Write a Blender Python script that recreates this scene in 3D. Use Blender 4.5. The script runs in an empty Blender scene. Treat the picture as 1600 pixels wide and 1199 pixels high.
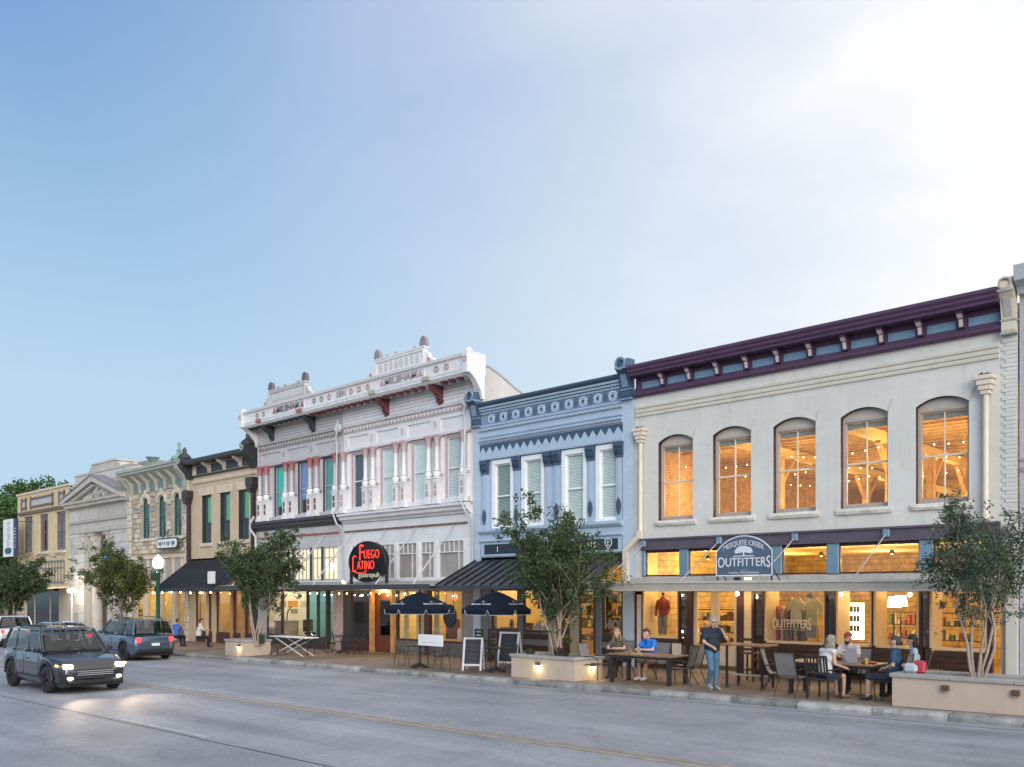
import bpy, math, random
from mathutils import Vector, Matrix, noise
random.seed(7)
R = math.radians
SC = bpy.context.scene
COL = SC.collection

# ------------------------------------------------------------------ camera
CX, CY, CZ = 17.2, -23.6, 2.38
cam_data = bpy.data.cameras.new('camera')
cam = bpy.data.objects.new('camera', cam_data)
COL.objects.link(cam)
cam.location = (CX, CY, CZ)
cam.rotation_euler = (R(90), 0, math.atan2(0.6934, 0.7206))
cam_data.sensor_width = 36
cam_data.lens = 31.5
cam_data.shift_y = (924 - 599.5) / 1600
cam_data.clip_start = 0.2
cam_data.clip_end = 3000
SC.camera = cam

# ------------------------------------------------------------------ sky, sun, exposure
SUN_EL, SUN_AZ = 11.0, 128.0            # degrees; azimuth clockwise from +Y
world = bpy.data.worlds.new('World')
SC.world = world
world.use_nodes = True
wt = world.node_tree
wt.nodes.clear()
wo = wt.nodes.new('ShaderNodeOutputWorld')
bg = wt.nodes.new('ShaderNodeBackground')
sky = wt.nodes.new('ShaderNodeTexSky')
sky.sky_type = 'NISHITA'
sky.sun_disc = False
sky.sun_elevation = R(SUN_EL)
sky.sun_rotation = R(SUN_AZ)
sky.air_density = 1.0
sky.dust_density = 0.6
sky.ozone_density = 2.2
SKY_STRENGTH = 0.13

bg.inputs['Strength'].default_value = SKY_STRENGTH
tc = wt.nodes.new('ShaderNodeTexCoord')

def wmath(op, a, b=None, clamp=False):
    n = wt.nodes.new('ShaderNodeMath'); n.operation = op; n.use_clamp = clamp
    for k, v in enumerate((a, b)):
        if v is None: continue
        if isinstance(v, (int, float)): n.inputs[k].default_value = v
        else: wt.links.new(v, n.inputs[k])
    return n.outputs[0]

sep = wt.nodes.new('ShaderNodeSeparateXYZ')
wt.links.new(tc.outputs['Generated'], sep.inputs[0])
# thin high evening cloud: soft noise, thicker towards the sun
mp = wt.nodes.new('ShaderNodeMapping'); mp.inputs['Scale'].default_value = (1.1, 1.1, 2.6)
wt.links.new(tc.outputs['Generated'], mp.inputs[0])
nz = wt.nodes.new('ShaderNodeTexNoise'); nz.inputs['Scale'].default_value = 3.1
nz.inputs['Detail'].default_value = 6; nz.inputs['Roughness'].default_value = 0.55
wt.links.new(mp.outputs[0], nz.inputs['Vector'])
def toward_dir(az, el):
    n = wt.nodes.new('ShaderNodeVectorMath'); n.operation = 'DOT_PRODUCT'
    wt.links.new(tc.outputs['Generated'], n.inputs[0])
    n.inputs[1].default_value = (math.sin(R(az))*math.cos(R(el)), math.cos(R(az))*math.cos(R(el)), math.sin(R(el)))
    return n.outputs['Value']
# a broad field of thin cloud, centred well to the right of the street
toward = wmath('MULTIPLY', wmath('ADD', toward_dir(60, 20), 0.42), 1.3, True)
toward = wmath('POWER', toward, 1.35)
nf = wmath('SUBTRACT', nz.outputs['Fac'], 0.47)
cl = wmath('ADD', toward, wmath('MULTIPLY', nf, wmath('MULTIPLY', toward, 0.9)), True)
# brighter round the place where the sun went down
nearsun = wmath('POWER', wmath('ADD', wmath('MULTIPLY', toward_dir(SUN_AZ, SUN_EL), 0.5), 0.5, True), 3.0)
# pale haze low down all round the horizon
hz = wmath('MULTIPLY', wmath('SUBTRACT', 0.57, wmath('ABSOLUTE', sep.outputs['Z'])), 2.75, True)
mixh = wt.nodes.new('ShaderNodeMix'); mixh.data_type = 'RGBA'
wt.links.new(hz, mixh.inputs['Factor'])
skyb = wt.nodes.new('ShaderNodeMix'); skyb.data_type = 'RGBA'; skyb.inputs['Factor'].default_value = 0.8
skyb.inputs['B'].default_value = (0.72, 1.86, 4.0, 1)
wt.links.new(sky.outputs[0], skyb.inputs['A'])
wt.links.new(skyb.outputs['Result'], mixh.inputs['A'])
mixh.inputs['B'].default_value = (2.88, 4.02, 5.05, 1)
mixc = wt.nodes.new('ShaderNodeMix'); mixc.data_type = 'RGBA'
wt.links.new(cl, mixc.inputs['Factor'])
wt.links.new(mixh.outputs['Result'], mixc.inputs['A'])
vm = wt.nodes.new('ShaderNodeVectorMath'); vm.operation = 'SCALE'
vm.inputs[0].default_value = (5.85, 5.9, 6.0)
wt.links.new(wmath('ADD', wmath('MULTIPLY', nearsun, 1.6), 1.0), vm.inputs['Scale'])
wt.links.new(vm.outputs[0], mixc.inputs['B'])
wt.links.new(mixc.outputs['Result'], bg.inputs['Color'])
wt.links.new(bg.outputs[0], wo.inputs['Surface'])

sun_d = bpy.data.lights.new('sun', 'SUN')
sun_d.energy = 1.35
sun_d.angle = R(34)
sun_d.color = (1.0, 0.965, 0.93)
sun = bpy.data.objects.new('sun', sun_d)
COL.objects.link(sun)
sd = Vector((math.sin(R(SUN_AZ)) * math.cos(R(SUN_EL)), math.cos(R(SUN_AZ)) * math.cos(R(SUN_EL)), math.sin(R(SUN_EL))))
sun.rotation_euler = sd.to_track_quat('Z', 'Y').to_euler()
sun.location = (40, 60, 40)

SC.view_settings.view_transform = 'Standard'
SC.view_settings.look = 'None'
SC.view_settings.exposure = 0.40
SC.view_settings.gamma = 1.0
SC.view_settings.use_curve_mapping = False
SC.cycles.use_denoising = True
SC.cycles.max_bounces = 7
SC.cycles.diffuse_bounces = 3
SC.cycles.glossy_bounces = 3
SC.cycles.transparent_max_bounces = 16
SC.cycles.transmission_bounces = 4
SC.cycles.sample_clamp_indirect = 4.0
SC.cycles.caustics_reflective = False
SC.cycles.caustics_refractive = False

# ------------------------------------------------------------------ helpers
def gz(x, y=None):
    """ground height: the street falls gently to the left"""
    return 0.011 * (x - 6)

def F(px, py=924, Y=0.0):
    """a point of the photograph on the vertical plane at depth Y -> (X, Z)"""
    s, c = 0.6934, 0.7206
    u = (px - 800) / 1400; t = (Y - CY) / (c + u * s)
    return CX + t * (-s + u * c), CZ + (924 - py) / 1400 * t

def FX(px, Y=0.0): return F(px, 924, Y)[0]

class MB:
    def __init__(s):
        s.v = []; s.f = []; s.mi = []; s.sm = []; s.M = None
    def add(s, vs, fs, m=0, smooth=False):
        o = len(s.v)
        if s.M is not None: vs = [tuple(s.M @ Vector(p)) for p in vs]
        s.v.extend(vs)
        for f in fs:
            s.f.append([i + o for i in f]); s.mi.append(m); s.sm.append(smooth)
        return s
    def box(s, x0, x1, y0, y1, z0, z1, m=0):
        if x0 > x1: x0, x1 = x1, x0
        if y0 > y1: y0, y1 = y1, y0
        if z0 > z1: z0, z1 = z1, z0
        return s.add([(x0,y0,z0),(x1,y0,z0),(x1,y1,z0),(x0,y1,z0),(x0,y0,z1),(x1,y0,z1),(x1,y1,z1),(x0,y1,z1)],
              [(3,2,1,0),(4,5,6,7),(0,1,5,4),(1,2,6,5),(2,3,7,6),(3,0,4,7)], m)
    def cbox(s, x0, x1, y0, y1, z0, z1, c=0.01, m=0):
        """box with its edges taken off (a chamfer c)"""
        c = min(c, (x1-x0)*.45, (y1-y0)*.45, (z1-z0)*.45)
        pr = [(x0+c,y0),(x1-c,y0),(x1,y0+c),(x1,y1-c),(x1-c,y1),(x0+c,y1),(x0,y1-c),(x0,y0+c)]
        mx, my = (x0+x1)/2, (y0+y1)/2
        sx, sy = (x1-x0-2*c)/(x1-x0), (y1-y0-2*c)/(y1-y0)
        inn = [(mx+(a-mx)*sx, my+(b-my)*sy) for a, b in pr]
        vs = [(a,b,z0) for a,b in inn]+[(a,b,z0+c) for a,b in pr]+[(a,b,z1-c) for a,b in pr]+[(a,b,z1) for a,b in inn]
        fs = [tuple(range(7,-1,-1)), tuple(range(24,32))]
        for k in range(3):
            for i in range(8):
                j = (i+1) % 8
                fs.append((k*8+i, k*8+j, k*8+8+j, k*8+8+i))
        return s.add(vs, fs, m)
    def quad(s, a, b, c, d, m=0): return s.add([a,b,c,d], [(0,1,2,3)], m)
    def prof(s, yz, x0, x1, m=0, caps=True):
        """profile in (y,z) drawn along x"""
        n = len(yz)
        vs = [(x0,y,z) for y,z in yz]+[(x1,y,z) for y,z in yz]
        fs = [(i,(i+1)%n,n+(i+1)%n,n+i) for i in range(n)]
        if caps: fs += [tuple(range(n-1,-1,-1)), tuple(range(n,2*n))]
        return s.add(vs, fs, m)
    def prism_y(s, xz, y0, y1, m=0):
        n = len(xz)
        vs = [(x,y0,z) for x,z in xz]+[(x,y1,z) for x,z in xz]
        fs = [(i,n+i,n+(i+1)%n,(i+1)%n) for i in range(n)] + [tuple(range(n)), tuple(range(2*n-1,n-1,-1))]
        return s.add(vs, fs, m)
    def prism_z(s, xy, z0, z1, m=0):
        n = len(xy)
        vs = [(x,y,z0) for x,y in xy]+[(x,y,z1) for x,y in xy]
        fs = [(i,(i+1)%n,n+(i+1)%n,n+i) for i in range(n)] + [tuple(range(n-1,-1,-1)), tuple(range(n,2*n))]
        return s.add(vs, fs, m)
    def tube(s, pts, r, n=8, m=0, caps=True, smooth=True):
        pts = [Vector(p) for p in pts]; k = len(pts)
        rs = r if isinstance(r, (list, tuple)) else [r]*k
        vs = []; up = None
        for i in range(k):
            d = (pts[min(i+1,k-1)]-pts[max(i-1,0)]).normalized()
            if up is None:
                up = Vector((0,0,1)) if abs(d.z) < .9 else Vector((1,0,0))
            a = d.cross(up).normalized(); b = a.cross(d).normalized(); up = b
            for j in range(n):
                t = 2*math.pi*j/n
                vs.append(tuple(pts[i]+(a*math.cos(t)+b*math.sin(t))*rs[i]))
        fs = []
        for i in range(k-1):
            for j in range(n):
                fs.append((i*n+j, i*n+(j+1)%n, i*n+n+(j+1)%n, i*n+n+j))
        s.add(vs, fs, m, smooth)
        if caps:
            s.add(vs[:n], [tuple(range(n-1,-1,-1))], m); s.add(vs[-n:], [tuple(range(n))], m)
        return s
    def bar(s, p0, p1, w, h=None, m=0):
        """square bar between two points"""
        h = h or w
        p0, p1 = Vector(p0), Vector(p1); d = (p1-p0).normalized()
        up = Vector((0,0,1)) if abs(d.z) < .95 else Vector((0,1,0))
        a = d.cross(up).normalized()*(w/2); b = a.cross(d).normalized()*(h/2)
        vs = [tuple(p+q) for p in (p0,p1) for q in (-a-b, a-b, a+b, -a+b)]
        return s.add(vs, [(3,2,1,0),(4,5,6,7),(0,1,5,4),(1,2,6,5),(2,3,7,6),(3,0,4,7)], m)
    def lathe(s, rz, c=(0,0,0), n=12, m=0, a0=0, a1=2*math.pi, smooth=True, sx=1, sy=1):
        full = abs(a1-a0-2*math.pi) < 1e-4; q = n if full else n+1
        vs = []
        for r, z in rz:
            for j in range(q):
                t = a0+(a1-a0)*j/n
                vs.append((c[0]+r*sx*math.cos(t), c[1]+r*sy*math.sin(t), c[2]+z))
        fs = []
        for i in range(len(rz)-1):
            for j in range(n):
                jj = (j+1) % q
                fs.append((i*q+j, i*q+jj, i*q+q+jj, i*q+q+j))
        s.add(vs, fs, m, smooth)
        if full:
            if rz[0][0] > 1e-4: s.add(vs[:q], [tuple(range(q-1,-1,-1))], m)
            if rz[-1][0] > 1e-4: s.add(vs[-q:], [tuple(range(q))], m)
        return s
    def ball(s, c, r, n=10, m=0):
        rx, ry, rz = r if isinstance(r, (list, tuple)) else (r, r, r)
        k = max(4, n//2)
        return s.lathe([(max(1e-5, math.sin(math.pi*i/k)), -math.cos(math.pi*i/k)*rz) for i in range(k+1)], c, n, m, sx=rx, sy=ry)
    def disc_y(s, c, rx, rz, y0, y1, n=20, m=0):
        return s.prism_y([(c[0]+rx*math.cos(2*math.pi*i/n), c[1]+rz*math.sin(2*math.pi*i/n)) for i in range(n)], y0, y1, m)
    def ring_y(s, c, ro, ri, y0, y1, n=20, m=0):
        """flat ring standing in the xz plane"""
        P = [(math.cos(2*math.pi*i/n), math.sin(2*math.pi*i/n)) for i in range(n)]
        vs = [(c[0]+ro*a, y0, c[1]+ro*b) for a,b in P]+[(c[0]+ri*a, y0, c[1]+ri*b) for a,b in P]+[(c[0]+ro*a, y1, c[1]+ro*b) for a,b in P]+[(c[0]+ri*a, y1, c[1]+ri*b) for a,b in P]
        fs = []
        for i in range(n):
            j = (i+1)%n
            fs += [(i,j,n+j,n+i),(i,2*n+i,2*n+j,j),(n+i,n+j,3*n+j,3*n+i)]
        return s.add(vs, fs, m)
    def wall(s, x0, x1, z0, z1, ops, y=0.0, depth=0.3, m=0, mr=None):
        """front of a wall in the plane y with openings (xa,xb,za,zb[,rise]) and their reveals"""
        mr = m if mr is None else mr
        xs = sorted({x0, x1, *[o[0] for o in ops], *[o[1] for o in ops]})
        zs = sorted({z0, z1, *[o[2] for o in ops], *[o[3] for o in ops]})
        for i in range(len(xs)-1):
            for j in range(len(zs)-1):
                cx, cz = (xs[i]+xs[i+1])/2, (zs[j]+zs[j+1])/2
                if cx < x0 or cx > x1 or cz < z0 or cz > z1: continue
                if any(o[0] < cx < o[1] and o[2] < cz < o[3] for o in ops): continue
                s.quad((xs[i],y,zs[j]),(xs[i+1],y,zs[j]),(xs[i+1],y,zs[j+1]),(xs[i],y,zs[j+1]), m)
        for o in ops:
            xa, xb, za, zb = o[:4]; ri = o[4] if len(o) > 4 else 0
            zt = zb-ri
            s.quad((xa,y,za),(xb,y,za),(xb,y+depth,za),(xa,y+depth,za), mr)
            s.quad((xa,y,za),(xa,y+depth,za),(xa,y+depth,zt),(xa,y,zt), mr)
            s.quad((xb,y+depth,za),(xb,y,za),(xb,y,zt),(xb,y+depth,zt), mr)
            if not ri: s.quad((xa,y+depth,zb),(xb,y+depth,zb),(xb,y,zb),(xa,y,zb), mr)
            else:
                A = arch(xa, xb, zt, zb, 14)
                for (p, q) in zip(A[:-1], A[1:]):
                    s.quad((p[0],y,p[1]),(q[0],y,q[1]),(q[0],y,zb),(p[0],y,zb), m)
                    s.quad((p[0],y+depth,p[1]),(q[0],y+depth,q[1]),(q[0],y,q[1]),(p[0],y,p[1]), mr)
        return s
    def build(s, name, mats, parent=None, label=None, kind=None):
        me = bpy.data.meshes.new(name)
        me.from_pydata([tuple(p) for p in s.v], [], s.f)
        if not isinstance(mats, (list, tuple)): mats = [mats]
        for mm in mats: me.materials.append(mm)
        me.polygons.foreach_set('material_index', s.mi)
        me.polygons.foreach_set('use_smooth', s.sm)
        me.update()
        return link(name, me, parent, label, kind)

def arch(xa, xb, zs, zt, n=14):
    """points of a segmental (or round) arch from left to right"""
    w = (xb-xa)/2; h = zt-zs; r = (w*w+h*h)/(2*h); cz = zt-r; cx = (xa+xb)/2
    a = math.asin(min(1, w/r))
    if h > w: a = math.pi-a
    return [(cx+r*math.sin(-a+2*a*i/n), cz+r*math.cos(-a+2*a*i/n)) for i in range(n+1)]

def link(name, data, parent=None, label=None, kind=None):
    o = bpy.data.objects.new(name, data)
    COL.objects.link(o)
    if parent is not None:
        o.parent = parent
        if parent.type == 'EMPTY': o.matrix_parent_inverse = Matrix.Translation(-parent.location)
    if label: o['label'] = label
    if kind: o['kind'] = kind
    return o

def thing(name, label, cat, loc=(0,0,0), group=None, rz=0):
    o = bpy.data.objects.new(name, None)
    COL.objects.link(o)
    o.empty_display_size = 0.2
    o.location = loc; o.rotation_euler = (0, 0, rz)
    return tag(o, label, cat, group)

def tag(o, label=None, cat=None, group=None, kind=None):
    if label: o['label'] = label
    if cat: o['category'] = cat
    if group: o['group'] = group
    if kind: o['kind'] = kind
    return o

def copy_tree(root, loc, rz=0.0, label=None, group=None):
    def rec(o, par):
        c = o.copy(); COL.objects.link(c)
        if par is not None:
            c.parent = par; c.matrix_parent_inverse = o.matrix_parent_inverse.copy()
        for ch in list(o.children): rec(ch, c)
        return c
    c = rec(root, None)
    c.location = loc; c.rotation_euler = (0, 0, rz)
    return tag(c, label, None, group)

def alike(o, parent, offset):
    """another copy of a part (sharing its mesh), moved by offset"""
    c = o.copy(); COL.objects.link(c); c.parent = parent
    c.matrix_parent_inverse = o.matrix_parent_inverse.copy()
    c.location = Vector(o.location)+Vector(offset)
    for ch in list(o.children):
        d = ch.copy(); COL.objects.link(d); d.parent = c
        d.matrix_parent_inverse = ch.matrix_parent_inverse.copy()
    return c

def text_mb(body, size=1.0, extrude=0.0, align='CENTER', shear=0.0, bold=0.0, res=3, spacing=1.0):
    cu = bpy.data.curves.new('lettering', 'FONT')
    cu.body = body; cu.size = size; cu.extrude = extrude; cu.align_x = align; cu.align_y = 'BOTTOM_BASELINE' if False else 'CENTER'
    cu.shear = shear; cu.offset = bold; cu.resolution_u = res; cu.space_character = spacing
    o = bpy.data.objects.new('lettering', cu); COL.objects.link(o)
    bpy.context.view_layer.update()
    me = bpy.data.meshes.new_from_object(o.evaluated_get(bpy.context.evaluated_depsgraph_get()))
    vs = [tuple(v.co) for v in me.vertices]; fs = [tuple(p.vertices) for p in me.polygons]
    bpy.data.objects.remove(o); bpy.data.curves.remove(cu); bpy.data.meshes.remove(me)
    return vs, fs

def put_text(mb, body, place, m=0, sx=1.0, **kw):
    vs, fs = text_mb(body, **kw)
    mb.add([place(x*sx, y, z) for x, y, z in vs], fs, m)

# ------------------------------------------------------------------ materials
MATS = {}
def nd(t, kind, **inp):
    n = t.nodes.new(kind)
    for k, v in inp.items():
        k = k.replace('_', ' ')
        if hasattr(v, 'links') or isinstance(v, bpy.types.NodeSocket): t.links.new(v, n.inputs[k])
        else: n.inputs[k].default_value = v
    return n

def M(name, col, rough=0.6, var=0.12, scale=1.5, bump=0.0, bscale=40, metal=0.0, spec=0.5, streak=0.0, emit=None, es=0.0, brick=None, coat=0.0, alpha=None):
    """painted / stone / metal surface: base colour with blotchy wear, optional rain streaks, brick joints or grain relief"""
    if name in MATS: return MATS[name]
    m = bpy.data.materials.new(name); m.use_nodes = True
    t = m.node_tree; b = t.nodes['Principled BSDF']
    b.inputs['Roughness'].default_value = rough
    b.inputs['Metallic'].default_value = metal
    b.inputs['Specular IOR Level'].default_value = spec
    b.inputs['Coat Weight'].default_value = coat
    c4 = (*col, 1)
    tcn = t.nodes.new('ShaderNodeTexCoord'); vec = tcn.outputs['Object']
    out = None
    if var > 0:
        n = nd(t, 'ShaderNodeTexNoise', Vector=vec, Scale=scale, Detail=7.0, Roughness=0.62)
        r = t.nodes.new('ShaderNodeMapRange'); r.inputs[1].default_value = .3; r.inputs[2].default_value = .7
        t.links.new(n.outputs['Fac'], r.inputs[0])
        mx = t.nodes.new('ShaderNodeMix'); mx.data_type = 'RGBA'
        t.links.new(r.outputs[0], mx.inputs['Factor'])
        mx.inputs['A'].default_value = (*[max(0, x*(1-var)) for x in col], 1)
        mx.inputs['B'].default_value = (*[min(1, x*(1+var*.6)) for x in col], 1)
        out = mx.outputs['Result']
    if streak > 0:
        mp_ = t.nodes.new('ShaderNodeMapping'); mp_.inputs['Scale'].default_value = (5, 5, .35)
        t.links.new(vec, mp_.inputs[0])
        n2 = nd(t, 'ShaderNodeTexNoise', Vector=mp_.outputs[0], Scale=1.6, Detail=5.0)
        r2 = t.nodes.new('ShaderNodeMapRange'); r2.inputs[1].default_value = .52; r2.inputs[2].default_value = .78
        t.links.new(n2.outputs['Fac'], r2.inputs[0])
        mm = t.nodes.new('ShaderNodeMath'); mm.operation = 'MULTIPLY'; mm.inputs[1].default_value = streak
        t.links.new(r2.outputs[0], mm.inputs[0])
        mx2 = t.nodes.new('ShaderNodeMix'); mx2.data_type = 'RGBA'
        t.links.new(mm.outputs[0], mx2.inputs['Factor'])
        if out: t.links.new(out, mx2.inputs['A'])
        else: mx2.inputs['A'].default_value = c4
        mx2.inputs['B'].default_value = (col[0]*.42, col[1]*.4, col[2]*.36, 1)
        out = mx2.outputs['Result']
    hgt = None
    if brick:
        bw, bh, mort, bd = brick
        sx = t.nodes.new('ShaderNodeSeparateXYZ'); t.links.new(vec, sx.inputs[0])
        cb = t.nodes.new('ShaderNodeCombineXYZ')
        ad = t.nodes.new('ShaderNodeMath'); ad.operation = 'ADD'
        t.links.new(sx.outputs['X'], ad.inputs[0]); t.links.new(sx.outputs['Y'], ad.inputs[1])
        t.links.new(ad.outputs[0], cb.inputs['X']); t.links.new(sx.outputs['Z'], cb.inputs['Y'])
        bt = t.nodes.new('ShaderNodeTexBrick')
        bt.inputs['Scale'].default_value = 1; bt.inputs['Brick Width'].default_value = bw; bt.inputs['Row Height'].default_value = bh
        bt.inputs['Mortar Size'].default_value = mort; bt.inputs['Mortar Smooth'].default_value = .3
        bt.inputs['Color1'].default_value = (1,1,1,1); bt.inputs['Color2'].default_value = (.82,.8,.78,1) if bd < .8 or bd > 1 else (.965,.96,.955,1)
        bt.inputs['Mortar'].default_value = (bd,bd,bd,1)
        t.links.new(cb.outputs[0], bt.inputs['Vector'])
        mb_ = t.nodes.new('ShaderNodeMix'); mb_.data_type = 'RGBA'; mb_.blend_type = 'MULTIPLY'; mb_.inputs['Factor'].default_value = 1
        if out: t.links.new(out, mb_.inputs['A'])
        else: mb_.inputs['A'].default_value = c4
        t.links.new(bt.outputs['Color'], mb_.inputs['B']); out = mb_.outputs['Result']
        inv = t.nodes.new('ShaderNodeMath'); inv.operation = 'SUBTRACT'; inv.inputs[0].default_value = 1
        t.links.new(bt.outputs['Fac'], inv.inputs[1]); hgt = inv.outputs[0]
    if out: t.links.new(out, b.inputs['Base Color'])
    else: b.inputs['Base Color'].default_value = c4
    if bump > 0 or hgt:
        n3 = nd(t, 'ShaderNodeTexNoise', Vector=vec, Scale=bscale, Detail=5.0, Roughness=0.65)
        h = n3.outputs['Fac']
        if hgt:
            a2 = t.nodes.new('ShaderNodeMath'); a2.operation = 'MULTIPLY_ADD'
            t.links.new(h, a2.inputs[0]); a2.inputs[1].default_value = .35; t.links.new(hgt, a2.inputs[2]); h = a2.outputs[0]
        bp = t.nodes.new('ShaderNodeBump'); bp.inputs['Strength'].default_value = max(bump, .25 if hgt else 0)
        bp.inputs['Distance'].default_value = .02
        t.links.new(h, bp.inputs['Height']); t.links.new(bp.outputs[0], b.inputs['Normal'])
    if emit:
        b.inputs['Emission Color'].default_value = (*emit, 1); b.inputs['Emission Strength'].default_value = es
    MATS[name] = m
    return m

def glass(name, tint=(.9,.93,.92), refl=1.0, rough=0.0):
    """window glass: clear straight through, Fresnel reflection of the street"""
    if name in MATS: return MATS[name]
    m = bpy.data.materials.new(name); m.use_nodes = True
    t = m.node_tree; t.nodes.clear()
    o = t.nodes.new('ShaderNodeOutputMaterial')
    tr = t.nodes.new('ShaderNodeBsdfTransparent'); tr.inputs[0].default_value = (*tint, 1)
    gl = t.nodes.new('ShaderNodeBsdfGlossy'); gl.inputs['Roughness'].default_value = rough
    lw = t.nodes.new('ShaderNodeLayerWeight'); lw.inputs['Blend'].default_value = .5
    pw = t.nodes.new('ShaderNodeMath'); pw.operation = 'POWER'; pw.inputs[1].default_value = 4.5
    t.links.new(lw.outputs['Facing'], pw.inputs[0])
    mu = t.nodes.new('ShaderNodeMath'); mu.operation = 'MULTIPLY_ADD'; mu.inputs[1].default_value = .95*refl; mu.inputs[2].default_value = .075*refl; mu.use_clamp = True
    t.links.new(pw.outputs[0], mu.inputs[0])
    mx = t.nodes.new('ShaderNodeMixShader')
    t.links.new(mu.outputs[0], mx.inputs[0]); t.links.new(tr.outputs[0], mx.inputs[1]); t.links.new(gl.outputs[0], mx.inputs[2])
    t.links.new(mx.outputs[0], o.inputs['Surface'])
    MATS[name] = m
    return m

def glow(name, col, s):
    return M(name, col, var=0, emit=col, es=s)

def lamp(name, loc, watts, col=(1, .62, .24), r=0.12, parent=None):
    l = bpy.data.lights.new(name, 'POINT'); l.energy = watts; l.color = col; l.shadow_soft_size = r
    o = bpy.data.objects.new(name, l); COL.objects.link(o); o.location = loc
    if parent is not None:
        o.parent = parent
        if parent.type == 'EMPTY': o.matrix_parent_inverse = Matrix.Translation(-parent.location)
    return o

def area_lamp(name, loc, sx, sy, watts, col=(1, .62, .24), rot=(0,0,0), parent=None):
    l = bpy.data.lights.new(name, 'AREA'); l.shape = 'RECTANGLE'; l.size = sx; l.size_y = sy; l.energy = watts; l.color = col
    o = bpy.data.objects.new(name, l); COL.objects.link(o); o.location = loc; o.rotation_euler = rot
    if parent is not None:
        o.parent = parent
        if parent.type == 'EMPTY': o.matrix_parent_inverse = Matrix.Translation(-parent.location)
    return o

CLEAR = glass('window_glass')
MIRROR = glass('dark_reflecting_glass', (.05,.06,.07), 2.2)
WHITEP = M('white_trim_paint', (.74,.73,.72), .5, .08, 2)
BLACK = M('black_metal', (.018,.018,.02), .45, .2, 4)
WOODD = M('dark_stained_wood', (.055,.026,.014), .5, .5, 6, .15, 60)
# ================================================================== GROUND
def sloped(mb):
    mb.v = [(x, y, z+gz(x)) for x, y, z in mb.v]
    return mb
KY = -5.64            # street face of the kerb
RZ = -0.15            # road level below the pavement

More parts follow.
